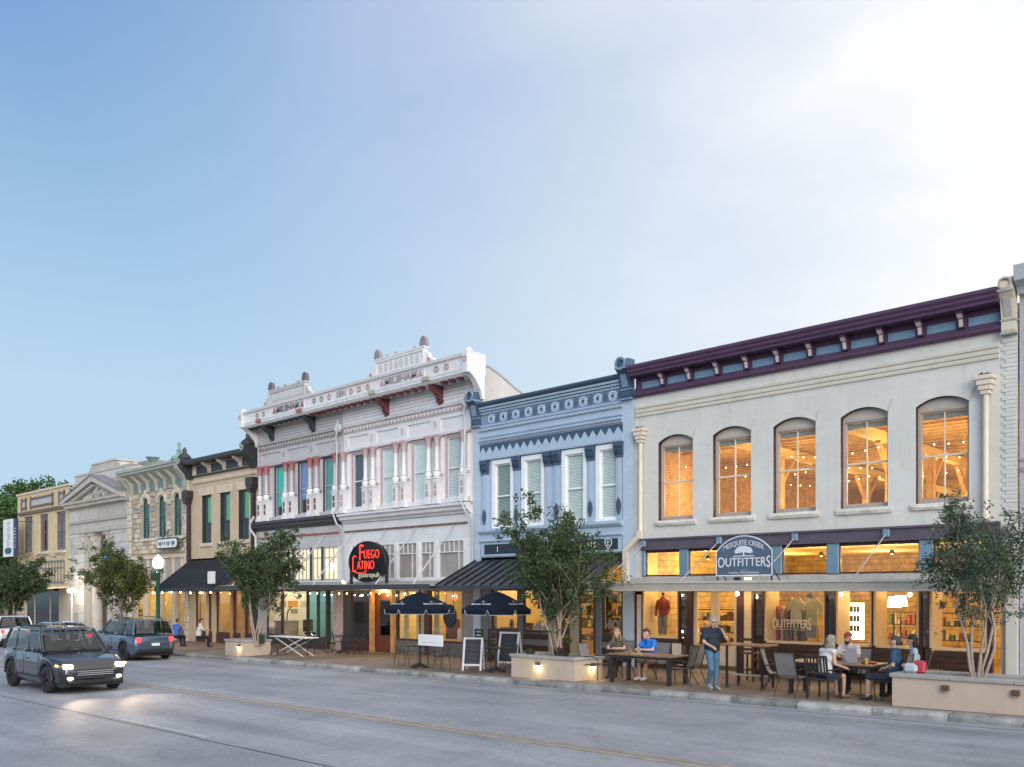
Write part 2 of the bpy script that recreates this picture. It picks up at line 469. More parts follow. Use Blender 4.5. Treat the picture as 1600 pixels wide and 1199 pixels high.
def road_material():
    m = bpy.data.materials.new('worn_grey_road'); m.use_nodes = True
    t = m.node_tree; b = t.nodes['Principled BSDF']
    tcn = t.nodes.new('ShaderNodeTexCoord'); v = tcn.outputs['Object']
    mp_ = t.nodes.new('ShaderNodeMapping'); mp_.inputs['Scale'].default_value = (.05, .75, 1); t.links.new(v, mp_.inputs[0])
    band = nd(t, 'ShaderNodeTexNoise', Vector=mp_.outputs[0], Scale=1.3, Detail=4.0, Roughness=.5)
    blot = nd(t, 'ShaderNodeTexNoise', Vector=v, Scale=.35, Detail=8.0, Roughness=.6)
    grain = nd(t, 'ShaderNodeTexNoise', Vector=v, Scale=22.0, Detail=6.0, Roughness=.8)
    r1 = t.nodes.new('ShaderNodeValToRGB')
    r1.color_ramp.elements[0].position = .32; r1.color_ramp.elements[0].color = (.15,.157,.18,1)
    r1.color_ramp.elements[1].position = .68; r1.color_ramp.elements[1].color = (.325,.335,.37,1)
    s1 = t.nodes.new('ShaderNodeMath'); s1.operation = 'MULTIPLY_ADD'; s1.inputs[1].default_value = .55
    t.links.new(band.outputs['Fac'], s1.inputs[0])
    s2 = t.nodes.new('ShaderNodeMath'); s2.operation = 'MULTIPLY'; s2.inputs[1].default_value = .45; t.links.new(blot.outputs['Fac'], s2.inputs[0])
    t.links.new(s2.outputs[0], s1.inputs[2]); t.links.new(s1.outputs[0], r1.inputs[0])
    mg = t.nodes.new('ShaderNodeMix'); mg.data_type = 'RGBA'; mg.blend_type = 'OVERLAY'; mg.inputs['Factor'].default_value = .8
    t.links.new(r1.outputs[0], mg.inputs['A']); t.links.new(grain.outputs['Color'], mg.inputs['B'])
    bw = t.nodes.new('ShaderNodeRGBToBW'); t.links.new(grain.outputs['Color'], bw.inputs[0]); t.links.new(bw.outputs[0], mg.inputs['B'])
    mid = nd(t, 'ShaderNodeTexNoise', Vector=v, Scale=5.5, Detail=8.0, Roughness=.78)
    mg2 = t.nodes.new('ShaderNodeMix'); mg2.data_type = 'RGBA'; mg2.blend_type = 'OVERLAY'; mg2.inputs['Factor'].default_value = .38
    t.links.new(mg.outputs['Result'], mg2.inputs['A'])
    bw2 = t.nodes.new('ShaderNodeCombineColor')
    for i in range(3): t.links.new(mid.outputs['Fac'], bw2.inputs[i])
    t.links.new(bw2.outputs[0], mg2.inputs['B'])
    oil = nd(t, 'ShaderNodeTexNoise', Vector=v, Scale=.9, Detail=3.0, Roughness=.5)
    om = t.nodes.new('ShaderNodeMapRange'); om.inputs[1].default_value = .62; om.inputs[2].default_value = .76; om.inputs[3].default_value = 1.0; om.inputs[4].default_value = .78
    t.links.new(oil.outputs['Fac'], om.inputs[0])
    mo = t.nodes.new('ShaderNodeMix'); mo.data_type = 'RGBA'; mo.blend_type = 'MULTIPLY'; mo.inputs['Factor'].default_value = 1
    oc = t.nodes.new('ShaderNodeCombineColor')
    for i in range(3): t.links.new(om.outputs[0], oc.inputs[i])
    t.links.new(mg2.outputs['Result'], mo.inputs['A']); t.links.new(oc.outputs[0], mo.inputs['B']); mg = mo
    # hairline cracks
    wn = nd(t, 'ShaderNodeTexNoise', Vector=v, Scale=.9, Detail=4.0)
    mv = t.nodes.new('ShaderNodeMix'); mv.data_type = 'RGBA'; mv.blend_type = 'ADD'; mv.inputs['Factor'].default_value = .9
    t.links.new(v, mv.inputs['A']); t.links.new(wn.outputs['Color'], mv.inputs['B'])
    vo = t.nodes.new('ShaderNodeTexVoronoi'); vo.feature = 'DISTANCE_TO_EDGE'; vo.inputs['Scale'].default_value = .22
    t.links.new(mv.outputs['Result'], vo.inputs['Vector'])
    lt = t.nodes.new('ShaderNodeMapRange'); lt.inputs[1].default_value = .0; lt.inputs[2].default_value = .007; lt.inputs[3].default_value = .8; lt.inputs[4].default_value = 1
    t.links.new(vo.outputs['Distance'], lt.inputs[0])
    mc = t.nodes.new('ShaderNodeMix'); mc.data_type = 'RGBA'; mc.blend_type = 'MULTIPLY'; mc.inputs['Factor'].default_value = 1
    t.links.new(mg.outputs['Result'], mc.inputs['A'])
    cc = t.nodes.new('ShaderNodeCombineColor')
    for i in range(3): t.links.new(lt.outputs[0], cc.inputs[i])
    t.links.new(cc.outputs[0], mc.inputs['B'])
    t.links.new(mc.outputs['Result'], b.inputs['Base Color'])
    rr = t.nodes.new('ShaderNodeMapRange'); rr.inputs[3].default_value = .58; rr.inputs[4].default_value = .78
    t.links.new(band.outputs['Fac'], rr.inputs[0]); t.links.new(rr.outputs[0], b.inputs['Roughness'])
    bp = t.nodes.new('ShaderNodeBump'); bp.inputs['Strength'].default_value = .35; bp.inputs['Distance'].default_value = .01
    t.links.new(grain.outputs['Fac'], bp.inputs['Height']); t.links.new(bp.outputs[0], b.inputs['Normal'])
    return m

# land under everything, out to the horizon
g = MB(); g.quad((-900,-700,-.6),(500,-700,-.6),(500,900,-.6),(-900,900,-.6))
sloped(g); g.build('ground', M('bare_ground', (.12,.12,.09), .9, .3, .05), None, 'dry ground beneath the street and the buildings', 'structure')
g = MB(); g.quad((-300,-30,RZ),(120,-30,RZ),(120,KY+.1,RZ),(-300,KY+.1,RZ))
sloped(g).build('road', road_material(), None, 'worn pale grey street surface in front of the shops', 'structure')

yel = M('worn_yellow_road_paint', (.30,.25,.17), .7, .35, 3, .2, 80)
wht = M('worn_white_road_paint', (.36,.36,.37), .7, .3, 3, .2, 80)
tar = M('tar_filled_joint', (.035,.035,.037), .8, .3, 3)
g = MB()
for y in (-12.38, -12.64): g.box(-200, 100, y-.055, y+.055, RZ+.002, RZ+.006)
sloped(g).build('road_marking', yel, None, 'faded yellow double line along the street', 'structure')
g = MB()
for x in (-61.2, -49.0, -37.0, -25.0, -13.2, -1.18, 10.9, 23): g.box(x, x+3.6, -16.02, -15.9, RZ+.002, RZ+.006)
sloped(g).build('road_marking', wht, None, 'worn white lane dashes on the near half of the street', 'structure')
g = MB()
prev = None
for i in range(240):
    x = -60+i*.45; y = -16.13+.035*noise.noise(Vector((x*.5, 3, 0)))+.03*noise.noise(Vector((x*2.1, 7, 0))); w = .014+.012*abs(noise.noise(Vector((x*1.3, 1, 5))))
    if prev:
        g.quad((prev[0],prev[1]-prev[2],RZ+.004),(x,y-w,RZ+.004),(x,y+w,RZ+.004),(prev[0],prev[1]+prev[2],RZ+.004))
    prev = (x, y, w)
sloped(g).build('pavement_joint', tar, None, 'dark tarred joint running between two lanes', 'structure')
g = MB(); g.box(-200, 100, KY-.42, KY-.40, RZ+.001, RZ+.004)
sloped(g).build('gutter_joint', tar, None, 'thin dark joint beside the gutter', 'structure')
gut = M('pale_gutter_concrete', (.27,.275,.29), .75, .2, .8, .25, 60, streak=.0)
g = MB(); g.quad((-200,KY-.4,RZ+.004),(100,KY-.4,RZ+.004),(100,KY+.05,RZ+.004),(-200,KY+.05,RZ+.004))
sloped(g).build('gutter', gut, None, 'pale concrete gutter strip along the kerb', 'structure')

pave = M('brown_pavement', (.24,.185,.15), .7, .22, .7, .3, 50, brick=(.2,.1,.012,.6))
g = MB(); g.box(-200, 100, KY+.3, .3, -.4, -.004); g.box(-200, 100, -1.6, 3.2, -.4, -.002)
g = MB(); g.quad((-200,KY+.3,0),(100,KY+.3,0),(100,9,0),(-200,9,0))
sloped(g).build('pavement', pave, None, 'brown paved footway in front of the shops', 'structure')

# kerb: rough limestone blocks, each one laid by itself
ks = M('weathered_kerb_limestone', (.29,.285,.275), .88, .5, 2.6, .8, 18, streak=.3)
ks2 = M('pale_kerb_limestone', (.36,.355,.34), .88, .42, 2.6, .8, 18, streak=.25)
ks3 = M('stained_kerb_limestone', (.21,.205,.2), .88, .45, 2.6, .8, 18, streak=.3)
base = MB(); base.box(-200, 100, KY+.03, KY+.31, -.5, -.03)
kerb = sloped(base).build('kerb', ks, None, 'line of rough limestone kerb blocks at the street edge', 'structure')
rk = random.Random(3)
def kerb_stone(x0, x1, mb=None):
    o = MB(); nx = max(3, int((x1-x0)/.22)); P = []
    for i in range(nx+1):
        x = x0+(x1-x0)*i/nx
        e = .02 if i in (0, nx) else 0
        j = lambda s=.012: rk.uniform(-s, s)
        P.append([(x, KY+.0+e+j(), -.34), (x, KY-.03+e*1.5+j(.02), -.08+j(.02)), (x, KY+.015+e+j(.01), -.012-e*.4+j(.006)), (x, KY+.06, .0-e*.3+j(.004)), (x, KY+.3, .002+j(.003))])
    vs = [p for r_ in P for p in r_]; fs = []
    for i in range(nx):
        for k in range(4): fs.append((i*5+k, i*5+5+k, i*5+6+k, i*5+k+1))
    fs += [tuple(range(5)), tuple(range(nx*5+4, nx*5-1, -1))]
    o.add(vs, fs)
    return o
x = -36.0
while x < 18:
    w = rk.choice([.62,.75,.9,1.1,1.3,1.45,1.6])
    o = sloped(kerb_stone(x+.02, x+w-.02))
    o.build('kerb_stone', rk.choice([ks, ks, ks2, ks3]), kerb)
    x += w
far = MB(); x = -90.0
while x < -36.02:
    w = min(rk.choice([.8,1.1,1.4]), -36-x)
    if w < .1: break
    o = kerb_stone(x+.012, x+w-.012); far.add(o.v, o.f); x += w
sloped(far).build('far_kerb_stones', ks, kerb, None, 'stuff')
# ================================================================== CREAM CORNER BUILDING (outfitters)
def sash(parent, xa, xb, za, zb, y, mat, cols=1, fw=.06, meet=.5, glassm=None, rows=None, name='window', gap=0.03, mun=None, depth=.07, label=None):
    """one sash window: frame (the part) with panes, muntins and meeting rail as sub-parts"""
    glassm = glassm or CLEAR; mun = mun or mat
    f = MB()
    f.box(xa, xa+fw, y, y+depth, za, zb); f.box(xb-fw, xb, y, y+depth, za, zb)
    f.box(xa+fw, xb-fw, y, y+depth, zb-fw, zb); f.box(xa+fw, xb-fw, y, y+depth, za, za+fw*1.2)
    fo = f.build(name, mat, parent, label)
    zm = za+(zb-za)*meet if meet else None
    if zm:
        r_ = MB(); r_.box(xa+fw, xb-fw, y-.012, y+depth-.01, zm-.025, zm+.025); r_.build('meeting_rail', mun, fo)
    rws = [(za+fw*1.2, zb-fw)] if not zm else [(za+fw*1.2, zm-.025), (zm+.025, zb-fw)]
    w = (xb-xa-2*fw)/cols
    if cols > 1:
        mu = MB()
        for i in range(1, cols): mu.box(xa+fw+i*w-.014, xa+fw+i*w+.014, y+.004, y+depth-.015, za+fw*1.2, zb-fw)
        mu.build('muntin', mun, fo)
    for (a, b) in rws:
        for i in range(cols):
            p = MB(); p.quad((xa+fw+i*w, y+.035, a), (xa+fw+(i+1)*w, y+.035, a), (xa+fw+(i+1)*w, y+.035, b), (xa+fw+i*w, y+.035, b))
            p.build('pane', glassm, fo)
    return fo

def shell(parent, x0, x1, ztop, zroof, depth, wallm, roofm, y=0.02, z0=-1.6):
    """side walls, back wall and roof of a building behind its front"""
    s = MB()
    s.box(x0, x0+.25, y+.3, depth, z0, ztop); s.box(x1-.25, x1, y+.3, depth, z0, ztop)
    s.box(x0+.25, x1-.25, depth-.3, depth, z0, ztop)
    s.build('side_wall', wallm, parent)
    r_ = MB(); r_.box(x0+.25, x1-.25, y+.32, depth-.3, zroof-.2, zroof); r_.build('roof', roofm, parent)

roofm = M('grey_roofing', (.25,.25,.24), .9, .2)
cream = M('cream_painted_masonry', (.645,.625,.58), .62, .11, .5, .3, 14, streak=.17, brick=(.22,.075,.005,.965))
creamt = M('cream_trim_paint', (.68,.595,.475), .55, .08, 2, .05, 30, streak=.08)
creamg = M('greyed_cream_stone', (.66,.62,.55), .8, .2, 3, .5, 22)
purple = M('deep_purple_paint', (.085,.04,.085), .5, .18, 3, .0, 30, streak=.15)
purpd = M('dark_plum_paint', (.045,.014,.024), .45, .2, 3)
teal = M('slate_blue_paint', (.16,.26,.36), .5, .12, 2, streak=.1)
pinkw = M('pale_pink_paint', (.62,.53,.50), .5, .15, 5)
oak = M('warm_cream_frame_paint', (.62,.47,.30), .5, .1, 3)

B1 = thing('shop_building', 'cream painted two storey building with deep purple cornice and five arched windows', 'building', (5.55, 0, 0), None)
tansash = M('pinkish_tan_sash_paint', (.44,.365,.31), .5, .1, 3)
W1 = [(.91+1.9675*k, .91+1.9675*k+1.26, 4.6, 7.26) for k in range(5)]
w = MB()
w.wall(0, 11.12, 4.06, 8.7, [(a, b, c, d, .2) for a, b, c, d in W1], 0.0, .24, 0, 1)
w.build('front_wall', [cream, purpd], B1)
shell(B1, 0, 11.12, 9.3, 8.6, 22, cream, roofm)
for (a, b, c, d) in W1:
    t = MB(); A = arch(a, b, d-.2, d, 14)
    t.prism_y([(a, d-.26)] + A + [(b, d-.26)], .18, .235)
    t.build('arch_panel', M('tan_arch_panel_paint', (.52,.455,.395), .55, .1, 2), B1)
    t = MB(); t.box(a, a+.05, .15, .235, c, d-.26); t.box(b-.05, b, .15, .235, c, d-.26); t.box(a+.05, b-.05, .15, .235, d-.33, d-.26); t.box(a+.05, b-.05, .15, .235, c, c+.08)
    t.build('window_casing', tansash, B1)
    f = sash(B1, a+.05, b-.05, c+.08, d-.33, .19, tansash, 2, .04, .5, mun=creamt)
    rb = MB(); rb.box(a+.1, b-.1, .27, .29, d-.50, d-.38); rb.build('roller_shade', M('grey_roller_shade', (.30,.29,.26), .8, .1), f)
    # rough stone sill
    s_ = MB(); n = 9; rr_ = random.Random(int(a*100)); P = []
    for i in range(n+1):
        x = a-.11+(b-a+.24)*i/n; e = .012 if i in (0, n) else 0
        P.append([(x,-.05-rr_.uniform(0,.03)+e, c-.17+e),(x,-.09-rr_.uniform(0,.025)+e*2, c-.09+rr_.uniform(-.015,.015)),(x,-.07+e,c-.005-e),(x,.19,c-.002)])
    vs = [p for q in P for p in q]; fs = [(i*4+k, i*4+4+k, i*4+5+k, i*4+k+1) for i in range(n) for k in range(3)]
    fs += [(0,1,2,3), (n*4+3,n*4+2,n*4+1,n*4)]
    s_.add(vs, fs); s_.box(a-.1,b+.12,-.045,.0,c-.165,c-.02)
    s_.build('stone_sill', creamg, B1)
    # thin raised label course hugging the arch, ending in an ear
    t = MB(); t.tube([(b+.015,-.01,d-.22),(b+.05,-.02,d-.12),(b+.14,-.02,d+.12)], .012, 5); t.build('arch_ear', creamg, B1)
for k, z in enumerate((8.28, 8.14, 8.02)):
    s_ = MB(); s_.prof([(0,z-.05),(-.05,z-.04),(-.065,z+.02),(-.03,z+.05),(0,z+.055)], .06, 10.72); s_.build('string_course', M('cream_string_course', (.66,.62,.53), .6, .12, 2), B1)
# pilaster pipes with stepped heads
for x0 in (.17, 10.33):
    p = MB()
    p.lathe([(.085,4.12),(.085,4.2),(.072,4.22),(.072,7.13)], (x0+.12,-.1,0), 12)
    zt = 7.58
    for i, (hw, a_, b_) in enumerate(((.11,7.12,7.22),(.15,7.22,7.34),(.185,7.34,7.47),(.22,7.47,zt))):
        p.cbox(x0+.12-hw, x0+.12+hw, -.12-hw*.75, .0, a_, b_, .015)
    p.build('pilaster', creamt, B1)
    q = MB(); rr_ = random.Random(5)
    for i in range(26): q.ball((x0+.12+rr_.uniform(-.13,.13), -.12+rr_.uniform(-.08,.05), zt+rr_.uniform(.0,.05)), rr_.uniform(.015,.035), 5)
    q.build('nest_debris', M('bird_nest_twigs', (.09,.08,.06), .9, .3), B1)
d = MB(); d.M = None
d.bar((.28,-.13,4.3),(.28,-.13,4.05),.17,.15); d.bar((.29,-.13,4.16),(-.3,-.13,3.66),.17,.15); d.bar((-.27,-.13,3.74),(-.27,-.13,2.68),.17,.15)
d.build('downspout', creamt, B1)
# cornice
c = MB()
c.prof([(0,9.21),(-.42,9.21),(-.43,9.25),(-.46,9.22),(-.46,9.28),(-.52,9.34),(-.52,9.4),(-.57,9.46),(-.57,9.54),(0,9.62)], .06, 10.80)
c.prof([(0,8.61),(-.12,8.61),(-.16,8.65),(-.16,8.72),(-.11,8.75),(-.06,8.75),(-.06,8.80),(0,8.80)], .06, 10.80)
c.box(.06, 10.80, -.035, 0, 8.79, 9.21)
c.build('cornice', purple, B1)
BX = [FX(p, -.28) for p in (1030.8,1073,1117,1164,1212.8,1262.8,1318.8,1374.8,1434.8,1498.8)]
step = (BX[-1]-BX[0])/9
b0 = None
bm = MB()
bm.prof([(0,8.82),(-.12,8.83),(-.14,8.88),(-.18,9.04),(-.30,9.13),(-.345,9.16),(-.345,9.215),(-.0,9.215)], -.075, .075, 0)
fm = MB()
fm.prof([(-.135,8.86),(-.15,8.86),(-.195,9.03),(-.175,9.045)], -.045, .045, 0)
fm.prof([(-.19,9.06),(-.225,9.055),(-.32,9.13),(-.30,9.15)], -.06, .06, 0)
pm = MB(); pm.box(-step/2+.14, step/2-.14, -.05, -.0355, 8.85, 9.06)
for k in range(10):
    x = BX[0]+step*k
    if b0 is None:
        b0 = bm.build('bracket', purple, B1); b0.location = (x,0,0)
        fo = fm.build('bracket_face', pinkw, b0)
    else: alike(b0, B1, (x-BX[0],0,0))
p0 = pm.build('frieze_panel', teal, B1); p0.location = (BX[0]-step/2,0,0)
for k in range(1, 11): alike(p0, B1, (step*k, 0, 0))
# end console
def console(parent, x, w, z0, z1, dep, mat, trim, y0=0.0):
    c = MB()
    h = z1-z0
    c.prof([(y0,z0),(y0-dep*.35,z0),(y0-dep*.42,z0+.06*h),(y0-dep*.4,z0+.25*h),(y0-dep*.62,z0+.6*h),(y0-dep*.98,z0+.74*h),(y0-dep,z0+.86*h),(y0-dep*.9,z0+.95*h),(y0-dep*.7,z1),(y0,z1)], x-w/2, x+w/2)
    o = c.build('corner_console', mat, parent)
    t = MB()
    t.ring_y((x, z0+.86*h), w*.5, w*.36, y0-dep-.03, y0-dep+.06, 16)
    t.box(x-w*.5-.01, x+w*.5+.01, y0-dep-.02, y0, z0+.72*h, z0+.76*h)
    t.prof([(y0-dep*.42,z0+.3*h),(y0-dep*.42-.02,z0+.3*h),(y0-dep*.64-.03,z0+.6*h),(y0-dep*.64,z0+.62*h)], x-w*.28, x+w*.28)
    t.box(x-w*.5-.02, x+w*.5+.02, y0-dep*.45, y0, z0+.22*h, z0+.25*h); t.box(x-w*.5-.02, x+w*.5+.02, y0-dep*.45, y0, z0-.03, z0+.02)
    t.build('console_trim', trim, o, None, 'stuff')
    return o
console(B1, 10.96, .30, 8.5, 9.78, .46, creamt, M('weathered_console_trim', (.40,.40,.36), .7, .3, 6))
br = MB(); rr_ = random.Random(9)
z = 4.1
row = 0
while z < 8.4:                                  # toothed brick corner strip
    br.box(10.78 if row % 2 else 10.86, 11.115, -.022+rr_.uniform(-.006,.006), -.001, z, z+.09); z += .098; row += 1
br.build('corner_bricks', cream, B1, None, 'stuff')
# steel beam, transoms, canopy
bmn = MB(); bmn.box(.3, 10.75, -.06, .2, 3.74, 4.0); bmn.box(.3, 10.75, -.13, .2, 4.0, 4.055); bmn.box(.3, 10.75, -.12, .2, 3.69, 3.74)
bmn.build('steel_lintel', M('purple_grey_beam_paint', (.11,.085,.115), .5, .2, 2, streak=.25), B1)
ed = MB()
ed.box(0,.3,0,.3,-.3,4.06); ed.build('end_pier', cream, B1)
ed = MB(); ed.box(10.75,11.12,0,.3,-.3,4.06); ed.box(10.9,11.14,-.16,-.001,-.3,4.0); ed.build('end_pier', cream, B1)
TX = [(.42,1.70),(2.02,3.24),(3.56,4.79),(5.11,6.43),(6.77,8.87),(9.21,10.5)]
posts = [(.3,.42)]+[(TX[i][1], TX[i+1][0]) for i in range(5)]+[(10.5,10.75)]
for a, b in posts:
    p = MB(); p.cbox(a, b, -.05, .12, 2.86, 3.685, .015); p.build('transom_post', teal, B1)
for a, b in TX:
    f = MB(); f.box(a,b,.02,.08,3.6,3.69); f.box(a,b,.02,.08,2.86,2.9); f.box(a,a+.03,.02,.08,2.9,3.6); f.box(b-.03,b,.02,.08,2.9,3.6)
    fo = f.build('transom_window', purpd, B1)
    g = MB(); g.quad((a,.05,2.9),(b,.05,2.9),(b,.05,3.6),(a,.05,3.6)); g.build('pane', CLEAR, fo)
fl = MB(); fl.prof([(.12,2.58),(-.14,2.58),(-.16,2.8),(.12,2.86)], 0.02, 11.1); fl.build('canopy_flashing', M('dull_white_flashing', (.50,.49,.47), .6, .2, 3, streak=.4), B1)
cn = MB(); cn.prof([(-.14,2.42),(-2.44,2.40),(-2.44,2.6),(-.14,2.60)], -.02, 11.1)
cno = cn.build('canopy', M('greige_canopy_paint', (.42,.38,.32), .6, .1, 1.5, streak=.25), B1)
cl_ = MB(); cl_.prof([(-2.36,2.60),(-2.47,2.60),(-2.47,2.66),(-2.36,2.65)], -.03, 11.11); cl_.prof([(-2.44,2.39),(-2.465,2.385),(-2.465,2.42),(-2.44,2.42)], -.03, 11.11)
cl_.build('canopy_edge', M('pale_canopy_edge', (.52,.48,.42), .5, .15, 3), cno)
sf = MB()
for i in range(37): sf.box(.05+i*.3, .05+i*.3+.288, -2.4, -.15, 2.375, 2.398)
sf.build('soffit_boards', M('pale_soffit_boards', (.52,.45,.34), .6, .12, 3), cno, None, 'stuff')
for px in (1005.5, 1124, 1242, 1385, 1500):
    x = FX(px, -.1)
    q = MB(); q.cbox(x-.09, x+.09, -.16, -.06, 3.78, 3.99, .02); qo = q.build('rod_anchor', teal, B1)
    r_ = MB(); r_.tube([(x,-.14,3.86),(x,-2.2,2.66)], .018, 6); r_.build('canopy_rod', M('grey_rod', (.36,.36,.36), .4, .1), qo)

# shopfront at street level
fr = MB()                                          # plum posts
for a, b in ((.005,.075),(.265,.30),(1.655,1.69),(1.95,2.15),(3.68,3.91),(4.16,4.24),(4.50,4.56),(6.37,6.42),(6.63,6.68),(7.655,7.70),(8.86,8.91),(9.06,9.11),(10.46,10.56)):
    q = MB(); q.box(a, b, -.02, .12, gz(a)-.02, 2.57); q.build('shopfront_post', purpd, B1)
hd = MB(); hd.box(0,10.75,.0,.14,2.5,2.6); hd.build('shopfront_head', oak, B1)
for a, b in ((.075,.265),(1.69,1.95),(4.24,4.50),(6.42,6.63),(8.91,9.06)):
    q = MB(); q.quad((a,.05,.1),(b,.05,.1),(b,.05,2.5),(a,.05,2.5)); q.build('narrow_pane', MIRROR, B1)
    q = MB(); q.box(a,b,.0,.06,2.28,2.42); q.build('narrow_panel', M('grey_panel', (.16,.15,.16), .6, .1), B1)
WB = [(.30,1.655),(4.56,6.37),(6.68,7.655),(7.70,8.86),(9.11,10.46)]
for a, b in WB:
    f = MB(); f.box(a,a+.06,.0,.1,.95,2.5); f.box(b-.06,b,.0,.1,.95,2.5); f.box(a+.06,b-.06,.0,.1,.9,.97); f.box(a+.06,b-.06,.0,.1,2.44,2.5)
    fo = f.build('display_window', oak, B1)
    q = MB(); q.quad((a+.06,.05,.97),(b-.06,.05,.97),(b-.06,.05,2.44),(a+.06,.05,2.44)); q.build('pane', CLEAR, fo)
    rv = MB(); rv.box(a-.0, a+.05, .12, .8, .9, 2.5); rv.build('window_reveal', oak, fo)
    # planked bulkhead under each window
    k = 0; z = gz(a)-.02
    while z < .88:
        q = MB(); h = min(.145, .9-z); q.cbox(a, b, -.015-.006*(k % 3), .1, z+.004, z+h-.004, .006); q.build('plank', WOODD, fo); z += .145; k += 1
for a, b in ((.075,.265),(1.69,1.95),(4.24,4.50),(6.42,6.63),(8.91,9.06)):
    q = MB(); q.box(a,b,.0,.1,gz(a)-.02,.1); q.build('bulkhead', purpd, B1)
q = MB(); q.box(3.91,4.16,.0,.1,gz(4)-.02,2.5); q.build('entry_panel', oak, B1)
# doors, set back a little
for a, b, nm in ((2.16,2.90,0),(2.92,3.67,1)):
    f = MB(); y = .06
    f.box(a,a+.13,y,y+.05,0.0,2.48); f.box(b-.13,b,y,y+.05,0.0,2.48); f.box(a+.13,b-.13,y,y+.05,2.34,2.48); f.box(a+.13,b-.13,y,y+.05,0.0,.72)
    f.box(a+.1,b-.1,y-.012,y,.14,.6)
    fo = f.build('door', M('cream_door_paint', (.60,.50,.36), .5, .1, 3, streak=.1), B1)
    q = MB(); q.quad((a+.13,y+.025,.72),(b-.13,y+.025,.72),(b-.13,y+.025,2.34),(a+.13,y+.025,2.34)); q.build('pane', CLEAR, fo)
    q = MB(); q.box(a,b,y-.018,y-.001,0.02,.16); q.build('kick_plate', M('brass_kick_plate', (.20,.14,.07), .4, .2, 5, metal=.6), fo)
    hx = b-.06 if nm == 0 else a+.06
    q = MB(); q.tube([(hx,y-.05,.92),(hx,y-.05,1.22)], .014, 6); q.build('handle', M('dark_bronze', (.10,.07,.04), .35, .2, metal=.8), fo)
q = MB(); q.box(1.95,3.9,-.35,.15,-.2,.012+gz(3)); q.build('door_step', M('worn_sill_stone', (.42,.38,.33), .8, .2, 3, .3), B1)

# ---------------- inside
stonei = M('interior_limestone', (.58,.42,.22), .85, .4, 3.5, .6, 9, brick=(.42,.2,.018,.55))
bricki = M('interior_brick', (.36,.21,.10), .85, .35, 5, .3, 30, brick=(.23,.085,.014,1.5))
wood = M('honey_wood', (.55,.36,.15), .5, .3, 4, .1, 40)
plas = M('ochre_plaster', (.72,.56,.28), .8, .12, 1)
def room(parent, x0, x1, y0, y1, z0, z1, mats, name='room'):
    """floor, ceiling, left, right, back as one shell seen through the windows"""
    r_ = MB()
    r_.quad((x0,y0,z0),(x1,y0,z0),(x1,y1,z0),(x0,y1,z0),0); r_.quad((x0,y0,z1),(x0,y1,z1),(x1,y1,z1),(x1,y0,z1),1)
    r_.quad((x0,y0,z0),(x0,y1,z0),(x0,y1,z1),(x0,y0,z1),2); r_.quad((x1,y0,z0),(x1,y0,z1),(x1,y1,z1),(x1,y1,z0),3)
    r_.quad((x0,y1,z0),(x1,y1,z0),(x1,y1,z1),(x0,y1,z1),4)
    return r_.build(name, mats, parent)
up = room(B1, .26, 10.86, .25, 21.5, 4.12, 7.22, [wood, wood, bricki, plas, bricki], 'upper_room')
q = MB()
for i in range(36): q.box(.27, 10.85, .6+i*.58, .68+i*.58, 7.0, 7.21)
q.build('ceiling_joists', wood, up, None, 'stuff')
q = MB()
for x in (3.4, 6.9): q.box(x-.13, x+.13, .3, 21.4, 6.72, 6.99)
q.build('ceiling_beams', M('pale_pine', (.78,.58,.27), .5, .15, 3), up)
q = MB()
for x in (3.4, 6.9):
    for y in (3.2, 6.6, 10, 13.4, 16.8):
        q.box(x-.11, x+.11, y-.11, y+.11, 4.13, 6.72); q.bar((x,y,5.8),(x,y+.9,6.7),.14); q.bar((x,y,5.8),(x,y-.9,6.7),.14)
q.build('timber_posts', wood, up)
q = MB(); q.prism_y([(.27+.0,4.2)]+[(a, b) for a, b in arch(4.2, 5.8, 6.2, 6.9, 10)][::1]+[(5.8,4.2)], 11.2, 11.48) if False else None
q.box(4.2,5.8,21.35,21.49,4.13,6.2); q.prism_y(arch(4.2,5.8,6.2,6.95,12), 21.35, 21.49); q.build('arched_alcove', plas, up)
bul = glow('string_bulb_glow', (1,.62,.22), 14)
q = MB(); w_ = MB()
for yy in (2.2, 5.5, 9.0):
    pts = []
    for i in range(27):
        x = .5+i*.38; z = 6.62-.18*math.sin(math.pi*((i % 9)/9.0))
        pts.append((x,yy,z)); q.ball((x,yy,z-.05), .02, 6)
    w_.tube(pts, .006, 4)
wo_ = w_.build('string_light_cable', BLACK, up); q.build('string_light_bulbs', bul, up, None, 'stuff')
for x, y in ((1.6,2.2),(4.8,2.2),(8.0,2.2),(9.9,2.5),(3.0,7.5),(6.4,7.5),(9.4,7.5),(3,13),(7.5,13),(5,18)):
    lamp('upstairs_lamp', (x, y, 5.6), 135, (1,.69,.27), .15, up)
q = MB()
for x in (7.6, 8.3, 9.7): q.tube([(x,1.6,6.9),(x,1.6,4.4)], .02, 5); q.ball((x,1.6,6.2),(.08,.08,.04),6)
q.build('pendant_poles', BLACK, up)

